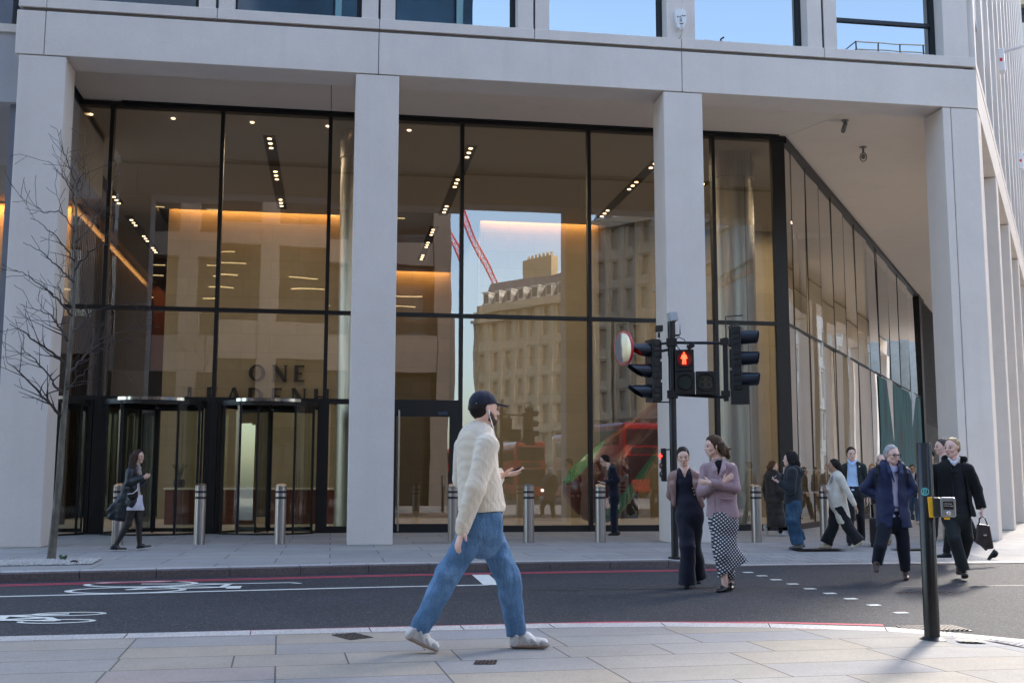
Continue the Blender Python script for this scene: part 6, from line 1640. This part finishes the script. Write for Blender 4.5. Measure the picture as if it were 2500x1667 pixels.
bz_ = top(p, J, BLZ, f3, off=.016, ra=(.068,.066,.054), bot=.0, name="blazer", vox=.009, fold=.005, hem=j(0,800), extra=bx_, seed=9, opening=[(j(560,300,-.10), j(560,440,-.15), .060,.002)])
top(p, J, BLK, f3, off=.004, ra=(.045,.04,.03), bot=0, name="top", vox=.012, neck=j(570,345,.02), arms='', fold=0)
for pts in ([(522,312,-.11),(540,385,-.19),(562,470,-.215)],[(618,308,-.10),(612,385,-.20),(570,470,-.215)]):
    v = Vol(); v.chain([j(*q) for q in pts], [.020,.034,.010], flat=.35, w=f3, k=.01); p.add("lapel", v, BLZ, .006, bz_)
v = Vol().cap(j(592,636,-.155), j(690,642,-.135), .014,.014, flat=.5, w=f3); p.add("pocket_flap", v, BLZ, .006, bz_)
v = Vol().chain([j(539,520,-.175), j(538,660,-.165), j(540,795,-.175)], [.007,.007,.007]); p.add("front_edge", v, cloth("blazer_edge", (.24,.16,.18)), .006, bz_)
def gingham():
    m, t, b = newmat("checked_cloth"); v = coords(t, rot=(0,R(38),0)); sx = N(t, "ShaderNodeSeparateXYZ"); t.links.new(v, sx.inputs[0])
    outs = []
    for o in (sx.outputs[0], sx.outputs[2]):
        a = N(t, "ShaderNodeMath", operation='MULTIPLY'); a.inputs[1].default_value = 2*math.pi/.031; t.links.new(o, a.inputs[0])
        s = N(t, "ShaderNodeMath", operation='SINE'); t.links.new(a.outputs[0], s.inputs[0])
        g_ = N(t, "ShaderNodeMath", operation='GREATER_THAN'); g_.inputs[1].default_value = -.12; t.links.new(s.outputs[0], g_.inputs[0]); outs.append(g_.outputs[0])
    ml = N(t, "ShaderNodeMath", operation='MULTIPLY'); t.links.new(outs[0], ml.inputs[0]); t.links.new(outs[1], ml.inputs[1])
    t.links.new(mixc(t, ml.outputs[0], (.018,.018,.026), (.68,.67,.70)), b.inputs['Base Color']); b.inputs['Roughness'].default_value = .8
    addbump(t, b, noise(t, v, 10, 3), .02); return m
v = Vol().cap(j(597,770), j(602,850), .178,.176, flat=.76, w=f3, k=.03).cap(j(602,850), j(608,1030), .172,.140, flat=.85, w=f3, k=.04).cap(j(608,1030), j(628,1290), .138,.118, k=.04)
v.cap(j(630,1050,.04), j(775,1200,.06), .11,.055, k=.07).cap(j(620,1120), j(700,1260,.04), .12,.08, k=.06); v.cut(j(560,1312), (.486,0,-.874)).cut(j(0,760),(0,0,1))
p.add("skirt", v, gingham(), .009, fold=.010, ffreq=9, fdir=(0,0,1))
v = Vol().cap(j(650,1290,.10), j(652,1340,.13), .07,.06); v.cut(j(0,1345),(0,0,-1)); p.add("skirt_lining", v, bpy.data.materials["checked_cloth"], .010)
shoes(p, BLKSHOE, ((668,1422,.26),(650,1438,.05)), ((640,1434,.06),(535,1446,-.12)), None, None)
hair(p, hd, BRHAIR, front=.058, low=-.06, th=.014, slope=.50, extra=lambda v: v.cap(hd.p(-.09,0,.02), j(625,215,.02), .06,.05,k=.04).cap(j(625,215,.02), j(660,272,.06), .052,.028,k=.03).cap(j(650,200,.03), j(690,200,.06), .022,.008,k=.03).cap(j(600,170,-.04), j(622,250,-.06), .04,.03,k=.03))
p.add("hair_clip", Vol().cap(j(622,150,-.04), j(634,182,-.02), .017,.013), mat("clip_grey", (.16,.15,.18), .3), .006)
p.mb().lathe([(.001,-.018),(.012,0),(.001,.018)], Vector(hd.p(.0,.082,-.05)), 10).build("earring", bpy.data.materials["gold"], p.root, smooth=True)
# --- 6. the padded coat
p = Person("woman seen from behind in a long dark brown padded coat with a hair bun", (9.86,24.36), .12, (200,1140,502.3), 'fair'); j = p.j; f3, l3, u3 = frame3(35)
hd = Head(j(196,362,0), 12, 0, 0, .88); neck = j(190,430,0)
J = limbs(p, dict(SL=(130,475,.14),SR=(242,478,-.14),EL=(105,620,.18),ER=(272,630,-.2),WL=(120,750,.16),WR=(290,745,-.16),HL=(175,760,.07),HR=(215,760,-.07),KL=(160,930,.07),KR=(245,930,-.06),AL=(118,1060,.10),AR=(256,1105,-.06)))
b_ = body(p, J, hd, neck, f3, vox=.010); hd.face(p, b_, lip=False)
PUF = cloth("padded_brown", (.028,.021,.019), .6, .2)
def px_(v): v.cap(j(186,500), j(195,760), .195,.20, flat=.8, w=f3, k=.05).cap(j(195,760), j(212,1020), .205,.235, flat=.85, w=f3, k=.05).cap(j(150,452,.03), j(225,452,-.08), .095,.085, k=.04).cap(j(160,490,-.08), j(215,495,-.12), .07,.07, k=.03)
top(p, J, PUF, f3, off=.05, ra=(.095,.09,.075), bot=0, name="padded_coat", vox=.013, fold=.009, ff=14, extra=px_, hem=j(0,1042))
v = Vol(); leg(v, J['HL'], J['KL'], J['AL'], (.085,.06,.05)); leg(v, J['HR'], J['KR'], J['AR'], (.085,.06,.05)); p.add("leggings", v, BLK, .012)
shoes(p, OUTSOLE, ((112,1015,.10),(118,1132,.06)), ((228,1138,-.06),(332,1140,-.06)), None, J, ((-1,0,0),(0,0,1)))
hair(p, hd, hairmat("auburn", (.10,.045,.02)), front=.045, low=-.09, th=.012, slope=.4, extra=lambda v: v.ball(j(145,378,-.02), .055, k=.04))

# --- 7. the hoodie
p = Person("person with a dark bob in a charcoal hoodie and baggy jeans holding a phone", (8.22,19.35), .12, (440,1290,631.4), 'fair'); j = p.j; f3, l3, u3 = frame3(172)
hd = Head(j(386,288,0), 168, 2, 0, .93); neck = j(405,365,0)
J = limbs(p, dict(SL=(415,420,-.17),SR=(425,415,.17),EL=(392,628,-.22),ER=(318,560,.12),WL=(268,548,-.2),WR=(332,448,.04),HL=(428,800,-.08),HR=(424,800,.08),KL=(402,985,-.08),KR=(395,990,.06),AL=(452,1215,-.06),AR=(475,1190,.10)))
b_ = body(p, J, hd, neck, f3, [(J['WL'], (-.85,0,.5), (.3,.2,1), (0,1,.2), dict(k=.92,curl=.6)), (J['WR'], (.1,-.1,1), (-.2,-.9,0), (.9,0,0), dict(k=.92,curl=.7))], vox=.008); hd.face(p, b_, lip=False)
def hx_(v): v.cap(j(418,450), j(420,745), .165,.178, k=.05, flat=.92, w=f3).cap(j(455,385), j(505,440), .085,.075, k=.05).cap(j(400,380,-.06), j(470,400,-.08), .06,.06, k=.03)
top(p, J, cloth("hoodie_charcoal", (.019,.022,.028)), f3, off=.03, ra=(.095,.088,.06), bot=0, name="hoodie", extra=hx_, hem=j(0,785), vox=.011, fold=.008)
trousers(p, J, denim("dark_denim", (.030,.072,.125)), (.125,.118,.112), "jeans", .011, .010, .02, f3, seed=6)
shoes(p, mat("grey_suede", (.21,.19,.18), .8, var=(10,.2)), ((505,1284,-.07),(350,1290,-.08)), ((535,1270,.10),(425,1282,.08)), DKSOLE, J)
hair(p, hd, DKHAIR, front=.035, low=-.12, th=.026, slope=.25, extra=lambda v: v.cap(j(430,250), j(480,345,-.03), .085,.05,k=.05).cap(j(400,230,.0), j(420,330,-.08), .07,.045,k=.04))
t = thing("phone", "pale phone in the hand of the person in the charcoal hoodie", "phone", tuple(p.M @ Vector(j(215,492,-.2)))); p.mb().obox(j(214,492,-.2), (.045,0,.035), (0,.03,0), (-.003,0,.004)).build("case", mat("phone_silver", (.4,.38,.38), .3), t, bevel=.003)

# --- 8. the beige coat
p = Person("dark haired woman in a pale beige coat and black flared trousers hurrying left", (9.01,19.39), .12, (900,1285,626.5), 'tan'); j = p.j; f3, l3, u3 = frame3(192)
hd = Head(j(886,360,0), 188, 0, 0, .90); neck = j(905,435,0)
J = limbs(p, dict(SL=(958,482,-.16),SR=(890,478,.15),EL=(1050,690,-.20),ER=(838,600,.06),WL=(1108,805,-.18),WR=(806,648,-.10),HL=(915,765,-.06),HR=(890,765,.06),KL=(1022,1040,-.06),KR=(862,1050,.05),AL=(1128,1195,-.08),AR=(785,1215,.04)))
b_ = body(p, J, hd, neck, f3, [(J['WL'], (.35,0,-1), (-.9,.2,-.2), (-.3,-.9,0), dict(k=.92,curl=.4)), (J['WR'], (-.5,-.6,.4), (.5,.6,.2), (0,0,1), dict(k=.92,curl=.8))], vox=.008); hd.face(p, b_, lip=False)
top(p, J, cloth("dark_blouse", (.03,.022,.022)), f3, off=.004, ra=(.045,.04,.03), bot=.0, name="blouse", neck=j(905,455), arms='', vox=.012, fold=0)
BEI = cloth("beige_coat", (.66,.60,.51), .9, .08)
def gx_(v): v.cap(j(915,520), j(912,700), .145,.15, flat=.85, w=f3, k=.05).cap(j(912,700), j(985,985,-.02), .155,.125, flat=.9, w=f3, k=.05).cap(j(930,620,-.03), j(1005,960,-.06), .12,.075, k=.04).cap(j(890,700,-.04), j(950,985,-.05), .12,.05, k=.05)
top(p, J, BEI, f3, off=.022, ra=(.068,.058,.046), bot=0, name="coat", extra=gx_, hem=j(0,1005), vox=.010, fold=.006, opening=[(j(838,430,.02), j(835,560,.02), .06,.004)])
v = Vol().chain([j(922,440,-.06), j(880,500,-.11), j(842,560,-.11)], [.03,.036,.012], flat=.5, w=(.3,-1,0)); p.add("collar", v, cloth("collar_grey", (.27,.26,.27)), .008)
trousers(p, J, cloth("black_flare", (.009,.009,.012)), (.105,.098,.112), vox=.011, fold=.007, f=f3, seed=8)
CRM_ = mat("cream_shoe", (.74,.64,.46), .5, var=(8,.1))
shoes(p, CRM_, ((1192,1215,-.08),(1042,1283,-.08)), ((842,1282,.05),(690,1284,.04)), mat("cream_sole", (.5,.44,.33), .6), J, ((.4,0,1),(0,0,1)))
hair(p, hd, DKHAIR, front=.045, low=-.07, th=.012, slope=.42, extra=lambda v: v.cap(hd.p(-.09,0,.01), j(965,400), .05,.045,k=.04).cap(j(965,400), j(1005,470), .045,.02,k=.03))

# --- 9. blue shirt, dark green jacket
p = Person("man in a pale blue shirt and open dark green jacket behind the beige coat", (9.74,20.32), .12, (1060,1250,596.1), 'fair'); j = p.j; f3, l3, u3 = frame3(-84)
hd = Head(j(1086,226,0), -78, -4, 0, 1.0); neck = j(1092,310,.02)
J = limbs(p, dict(SL=(1200,362,.02),SR=(1012,362,.0),EL=(1232,560,.06),ER=(985,555,.05),WL=(1240,715,.04),WR=(985,700,.0),HL=(1150,650,.02),HR=(1060,650,-.02),KL=(1160,920,.05),KR=(1052,920,-.08),AL=(1165,1175,.15),AR=(1035,1205,-.06)))
b_ = body(p, J, hd, neck, f3, [(J['WL'], (.05,-.1,-1), (-1,0,0), (0,-1,0), dict(k=1,curl=.5)), (J['WR'], (-.05,-.1,-1), (1,0,0), (0,-1,0), dict(k=1,curl=.5))], vox=.009); hd.face(p, b_, (.05,.03,.02))
top(p, J, cloth("pale_blue_shirt", (.46,.60,.82), .8, .06), f3, off=.008, ra=(.05,.045,.035), bot=0, name="shirt", neck=j(1092,325,.01), vox=.010, fold=.004, hem=j(0,640))
top(p, J, cloth("dark_green_jacket", (.016,.024,.024)), f3, off=.032, ra=(.075,.066,.052), bot=.05, name="jacket", vox=.010, fold=.005, hem=j(0,742), opening=[(j(1092,300,-.10), j(1085,480,-.12), .075,.105),(j(1085,480,-.12), j(1080,780,-.12), .105,.14)])
v = Vol().chain([j(1048,300,-.06), j(1080,345,-.11)], [.022,.016]).chain([j(1140,300,-.06), j(1098,345,-.11)], [.022,.016]); p.add("shirt_collar", v, bpy.data.materials["pale_blue_shirt"], .007)
p.mb().lathe([(.001,.008),(.014,0)], Vector(j(1168,368,-.155)), 10, axis=(0,-1,0), cap=False).build("lapel_badge", WHT, p.root)
trousers(p, J, cloth("black_trousers", (.014,.014,.017)), (.10,.08,.062), vox=.011, f=f3, fold=.005)
shoes(p, BLKSHOE, ((1168,1215,.24),(1165,1228,.02)), ((1040,1240,.05),(1028,1252,-.16)), None, J)
hair(p, hd, hairmat("darkbrown", (.035,.020,.013)), front=.045, low=-.035, th=.010, slope=.6)
t = thing("suitcase", "black wheeled suitcase with a raised handle beside the blue shirted man", "suitcase", (9.93,19.84,.12))
a = math.atan2(9.93,19.84); TS = Matrix(((math.cos(a),math.sin(a),0,9.93),(-math.sin(a),math.cos(a),0,19.84),(0,0,1,.12),(0,0,0,1)))
def smb(): m_ = MB(); m_.T = TS; return m_
smb().box(-.06,-.17,.06,.12,.17,.53).build("shell", mat("case_black", (.012,.012,.014), .4), t, bevel=.03, seg=3)
smb().tube([(-.03,-.07,.5),(-.035,-.07,.90)], .009, 6).tube([(-.03,.07,.5),(-.035,.07,.90)], .009, 6).box(-.05,-.09,.89,-.015,.09,.925).build("pull_handle", STEEL, t)
for q in (-.12,.12): smb().lathe([(.03,-.012),(.03,.012)], (-.02,q,.03), 12, axis=(0,1,0)).build("wheel", BLACKP, t)
smb().box(-.045,-.012,.56,-.03,.012,.60).build("tag", mat("pink_tag", (.6,.03,.12), .5), t)

# --- 10. navy coat, glasses, backpack
p = Person("grey haired man in glasses and a long navy coat with hands in his pockets", (7.62,14.34), 0, (380,1088,529.4), 'pink'); j = p.j; f3, l3, u3 = frame3(-78)
hd = Head(j(320,208,0), -52, -4, 0, 1.03); neck = j(312,285,.03)
J = limbs(p, dict(SL=(400,322,.05),SR=(205,322,-.02),EL=(448,455,.09),ER=(128,450,.03),WL=(390,505,.0),WR=(222,503,.0),HL=(355,655,.02),HR=(270,655,-.02),KL=(374,855,.02),KR=(218,850,-.20),AL=(380,1015,.06),AR=(192,965,-.14)))
b_ = body(p, J, hd, neck, f3, [(J['WL'], (-.45,.25,-.9), (-.5,.6,0), (0,-1,0), dict(k=1,curl=.4)), (J['WR'], (.45,.25,-.9), (.5,.6,0), (0,-1,0), dict(k=1,curl=.4))], vox=.008); hd.face(p, b_, browm=GYHAIR)
top(p, J, cloth("lavender_shirt", (.58,.55,.74), .8, .06), f3, off=.008, ra=(.05,.045,.035), bot=0, name="shirt", neck=j(318,305,.02), vox=.010, fold=.004, hem=j(0,650))
NVC = cloth("navy_coat", (.010,.017,.062), .55, .12)
def nx_(v): v.cap(j(302,350), j(306,520), .19,.195, flat=.7, w=f3, k=.05).cap(j(306,520), j(312,715), .20,.245, flat=.72, w=f3, k=.05).cap(j(262,262,.02), j(365,262,.05), .05,.05, k=.03)
nc = top(p, J, NVC, f3, off=.034, ra=(.082,.078,.066), bot=0, name="coat", extra=nx_, hem=j(0,722), vox=.010, fold=.007, seed=12, opening=[(j(328,240,-.12), j(338,330,-.14), .085,.05),(j(338,330,-.14), j(340,575,-.15), .05,.035),(j(340,575,-.15), j(335,760,-.16), .03,.08)])
for pts in ([(285,262,-.09),(305,330,-.18),(330,400,-.205)],[(385,270,-.07),(378,340,-.18),(355,400,-.205)]):
    v = Vol().chain([j(*q) for q in pts], [.024,.028,.010], flat=.4, w=f3, k=.01); p.add("lapel", v, NVC, .007, nc)
trousers(p, J, cloth("navy_trousers", (.006,.0075,.016)), (.105,.085,.070), vox=.010, f=f3, fold=.005)
shoes(p, BRNSHOE, ((380,1070,.16),(384,1090,-.13)), ((190,955,-.08),(186,1044,-.27)), None, J, ((0,0,1),(0,-1,.2)))
hair(p, hd, GYHAIR, front=.040, low=-.03, th=.007, slope=.7)
gl_ = p.mb()
for q in (-1,1):
    ce_ = hd.p(.108,q*.033,.0)
    gl_.tube([Vector(ce_+hd.l*.028*math.cos(a)+hd.u*.018*math.sin(a)) for a in np.linspace(0,6.283,14)], .0035, 5)
    gl_.tube([Vector(hd.p(.106,q*.060,.006)), Vector(hd.p(.0,q*.085,.008))], .0035, 5)
gl_.tube([Vector(hd.p(.112,-.008,.004)), Vector(hd.p(.112,.008,.004))], .0035, 5); gl_.build("glasses", BLACK, p.root)
t = thing("backpack", "dark backpack whose straps cross the shoulders of the navy coat", "backpack", tuple(p.M @ Vector(j(300,380,.2))))
STR = cloth("strap_black", (.010,.011,.016), .7)
def loose(vol, name, m, par, vox=.008, **kw):
    o = p.add(name, vol, m, vox, parent='top', **kw); return put(o, par)
loose(Vol().cap(j(300,330,.24), j(300,500,.26), .16,.17, flat=.6, w=f3), "bag_body", STR, t, .012)
loose(Vol().chain([j(215,262,.04), j(222,285,-.10), j(212,345,-.165), j(205,420,-.16)], [.022,.022,.022,.020], flat=.5, w=f3), "strap", STR, t)
loose(Vol().chain([j(385,262,.06), j(398,285,-.08), j(418,345,-.135), j(425,400,-.12)], [.022,.022,.022,.020], flat=.5, w=f3), "strap", STR, t)

# --- 11. black coat and briefcase
p = Person("fair haired man in an open black coat striding with a briefcase behind the post", (8.37,14.19), 0, (790,1090,530.4), 'pink'); j = p.j; f3, l3, u3 = frame3(-104)
hd = Head(j(752,158,0), -122, 0, 0, 1.06); neck = j(768,245,.02)
J = limbs(p, dict(SL=(852,300,-.03),SR=(640,300,.06),EL=(905,450,.02),ER=(606,450,.08),WL=(930,585,-.02),WR=(600,575,.0),HL=(800,630,-.02),HR=(715,630,.02),KL=(822,800,.10),KR=(742,805,-.14),AL=(772,985,.30),AR=(788,1000,-.08)))
b_ = body(p, J, hd, neck, f3, [(J['WL'], (-.05,-.1,-1), (-.9,.1,0), (-.2,-1,0), dict(k=1,curl=.85)), (J['WR'], (0,-.1,-1), (1,0,0), (0,-1,0), dict(k=1,curl=.5))], vox=.008); hd.face(p, b_, browm=BLHAIR)
top(p, J, cloth("black_sweater", (.012,.012,.015)), f3, off=.012, ra=(.05,.045,.035), bot=.02, name="sweater", vox=.011, fold=.004, hem=j(0,625))
v = Vol().chain([j(728,232,-.05), j(750,262,-.095), j(757,282,-.11)], [.017,.014,.006]).chain([j(797,230,-.06), j(774,262,-.10), j(766,282,-.11)], [.017,.014,.006]); p.add("shirt_collar", v, WHSHIRT, .008)
BKC = cloth("black_coat", (.006,.006,.007), .9)
def kx_(v): v.cap(j(745,340), j(755,500), .185,.19, flat=.68, w=f3, k=.05).cap(j(755,500), j(770,640), .195,.225, flat=.7, w=f3, k=.05).cap(j(705,235,.05), j(830,238,.02), .055,.05, k=.03)
top(p, J, BKC, f3, off=.036, ra=(.084,.076,.064), bot=0, name="coat", extra=kx_, hem=j(0,642), vox=.010, fold=.006, seed=14, opening=[(j(762,220,-.12), j(782,330,-.14), .075,.07),(j(782,330,-.14), j(795,670,-.16), .07,.10)])
trousers(p, J, cloth("grey_green_trousers", (.018,.021,.021)), (.108,.088,.072), vox=.010, f=f3, fold=.006)
shoes(p, mat("dark_brown_shoe", (.03,.016,.013), .35), ((765,1045,.40),(758,1062,.14)), ((792,1080,-.02),(803,1052,-.29)), DKSOLE, J, ((0,0,1),(0,.2,1)))
hair(p, hd, BLHAIR, front=.022, low=-.02, th=.006, slope=.75)
t = thing("briefcase", "dark brown leather briefcase carried by the man in the black coat", "briefcase", tuple(p.M @ Vector(j(930,780,0))))
LEA = mat("brown_briefcase", (.035,.018,.014), .32, var=(9,.35), bump=(14,.008))
m_ = p.mb(); q0 = [j(893,692,-.05), j(975,700,-.09), j(996,862,-.10), j(950,868,-.12), j(872,822,-.06)]
m_.add([Vector(q)+Vector((0,-.045,0)) for q in q0]+[Vector(q)+Vector((0,.06,0)) for q in q0], [tuple(range(5)), tuple(range(5,10))[::-1]]+[(i,5+i,5+(i+1) % 5,(i+1) % 5) for i in range(5)])
m_.build("case_body", LEA, t, bevel=.022, seg=3)
for dy in (-.06, .02):
    p.mb().tube([j(905,700,dy-.05), j(912,658,dy-.03), j(928,640,dy*.3-.02), j(948,655,dy-.03), j(962,704,dy-.07)], .009, 6).build("handle", LEA, t, smooth=True)
p.mb().box(j(942,770)[0]-.02,-.17,j(942,770)[2]-.012,j(942,770)[0]+.02,-.13,j(942,770)[2]+.012).build("clasp", CHROME, t, bevel=.004)

# --- 12. the suited walker half hidden behind the black coat
p = Person("grey haired man in a dark suit passing left behind the black coat, rear heel lifted", (9.91,16.74), .1, (800,940,448.6), 'pink'); j = p.j; f3, l3, u3 = frame3(198)
hd = Head(j(678,150,0), 208, 0, 0, 1.0); neck = j(698,215,0)
J = limbs(p, dict(SL=(740,268,-.16),SR=(712,268,.16),EL=(790,400,-.2),ER=(690,400,.2),WL=(800,520,-.18),WR=(660,500,.15),HL=(768,560,-.07),HR=(760,560,.07),KL=(855,755,-.06),KR=(708,750,.06),AL=(950,850,-.06),AR=(682,890,.06)))
b_ = body(p, J, hd, neck, f3, [(J['WL'], (.1,0,-1), (-1,0,0), (0,-1,0), dict(k=1,curl=.5)), (J['WR'], (-.2,0,-1), (1,0,0), (0,-1,0), dict(k=1,curl=.5))], vox=.010); hd.face(p, b_)
top(p, J, WHSHIRT, f3, off=.008, ra=(.05,.045,.035), bot=0, name="shirt", neck=neck, vox=.012, fold=0, arms='')
top(p, J, cloth("suit_navy", (.016,.019,.028)), f3, off=.03, ra=(.078,.068,.052), bot=.08, name="jacket", vox=.012, hem=j(0,600), opening=[(j(672,240,.03), j(668,350,.03), .05,.004)])
trousers(p, J, BLK, (.098,.078,.064), vox=.012, f=f3)
shoes(p, BLKSHOE, ((992,862,-.06),(940,938,-.06)), ((716,935,.06),(608,938,.05)), DKSOLE, J, ((.9,0,.5),(0,0,1)))
hair(p, hd, hairmat("greying", (.07,.06,.055)), front=.035, low=-.04, th=.010, slope=.6)

# --- background walkers, built from one pose with their own clothes
def walker(label, base, z, phi, h, skin, hm, topm, legm, shoem, stride=.3, collar=None, vox=.013, hairkw=None, hem=.80, coat_off=.03, cap_=None):
    p = Person(label, base, z, (0,0,1.0), skin); s = h/1.76; f3, l3, u3 = frame3(phi); u0 = np.array([0,0,1.])
    P_ = lambda f, l, u: (f3*f+l3*l+u0*u)*s
    J = dict(SL=P_(0,.18,1.42),SR=P_(0,-.18,1.42),EL=P_(-.06,.23,1.15),ER=P_(.02,-.23,1.15),WL=P_(.05,.22,.92),WR=P_(.16,-.21,.94),HL=P_(0,.085,.92),HR=P_(0,-.085,.92),KL=P_(stride*.45,.09,.50),KR=P_(-stride*.1,-.09,.49),AL=P_(stride*.75,.09,.10),AR=P_(-stride*.8,-.09,.14))
    hd = Head(P_(.03,0,1.63), phi, 0, 0, s); neck = P_(.0,0,1.50)
    b_ = body(p, J, hd, neck, f3, [(J['WL'], tuple(-u0+f3*.2), tuple(-l3), tuple(f3), dict(k=1,curl=.5)), (J['WR'], tuple(-u0+f3*.3), tuple(l3), tuple(f3), dict(k=1,curl=.5))], vox=.010); hd.face(p, b_, lip=False)
    top(p, J, topm, f3, off=coat_off, ra=(.08,.07,.055), bot=.05, name="jacket", vox=vox, hem=P_(0,0,hem), neck=None, opening=[(P_(.13,0,1.50), P_(.15,0,1.15), .06,.01)])
    top(p, J, collar or WHSHIRT, f3, off=.006, ra=(.05,.045,.03), bot=0, name="shirt", vox=vox, arms='', neck=neck, fold=0)
    trousers(p, J, legm, (.10,.08,.066), vox=vox, f=f3)
    for a, tl in (('AL', .0), ('AR', .05)):
        hl = J[a]-u0*(.10*s-.0)+(-f3*.07); v = Vol(); hl[2] = max(0, hl[2]); tt = hl+f3*.27; tt[2] = 0.0; uu_ = np.cross(tt-hl, np.cross(u0, tt-hl)); uu_ = uu_/np.linalg.norm(uu_); shoe(v, hl, tt, up_=uu_, ankle=J[a]); p.add("shoe", v, shoem, .010)
    hair(p, hd, hm, **(hairkw or dict(front=.04, low=-.04, th=.012, slope=.6)))
    if cap_:
        v = Vol().cap(hd.p(-.02,0,.05), hd.p(0,0,.05), .107*s, .106*s, flat=.84, w=hd.l); v.cut(hd.p(0,0,.04), -hd.u); o = p.add("cap", v, cap_, .009); p.add("peak", Vol().cap(hd.p(.08,0,.05), hd.p(.14,0,.04), .06*s,.055*s, flat=.14, w=hd.u), cap_, .008, o)
    return p
walker("young person with curly blond hair far back beside the canted glass", (16.58,33.0), .12, -95, 1.76, 'fair', BLHAIR, CHAR, BLK, OUTSOLE, hairkw=dict(front=.05, low=-.05, th=.030, slope=.5, fold=.012))
walker("man in a grey suit just right of the post, behind the greying walker", (12.35,22.0), .12, -108, 1.84, 'fair', DKHAIR, cloth("grey_suit", (.12,.125,.135)), BLK, BLKSHOE)
walker("balding man in pale trousers and tan boots hidden behind the navy coat", (10.45,20.43), .12, -100, 1.72, 'fair', hairmat("pale", (.45,.38,.3)), cloth("dark_parka", (.02,.02,.024)), cloth("pale_trousers", (.28,.25,.22)), mat("tan_boot", (.25,.11,.04), .5), hairkw=dict(front=-.02, low=-.04, th=.004, slope=.8), stride=.1)
walker("dark haired man in a dark jacket and blue jeans far down the arcade", (16.95,31.24), .12, -85, 1.72, 'tan', DKHAIR, NAVY, denim("mid_denim", (.05,.10,.19)), OUTSOLE)
walker("person in a white cap and dark coat walking away down the arcade", (19.6,38.0), .12, -80, 1.74, 'fair', BRHAIR, BLK, CHAR, OUTSOLE, cap_=mat("white_cap", (.6,.6,.6), .7))
walker("dark clothed pedestrian far down the arcade beside the navy coat", (17.9,33.6), .12, 150, 1.7, 'fair', DKHAIR, CHAR, BLK, BLKSHOE)
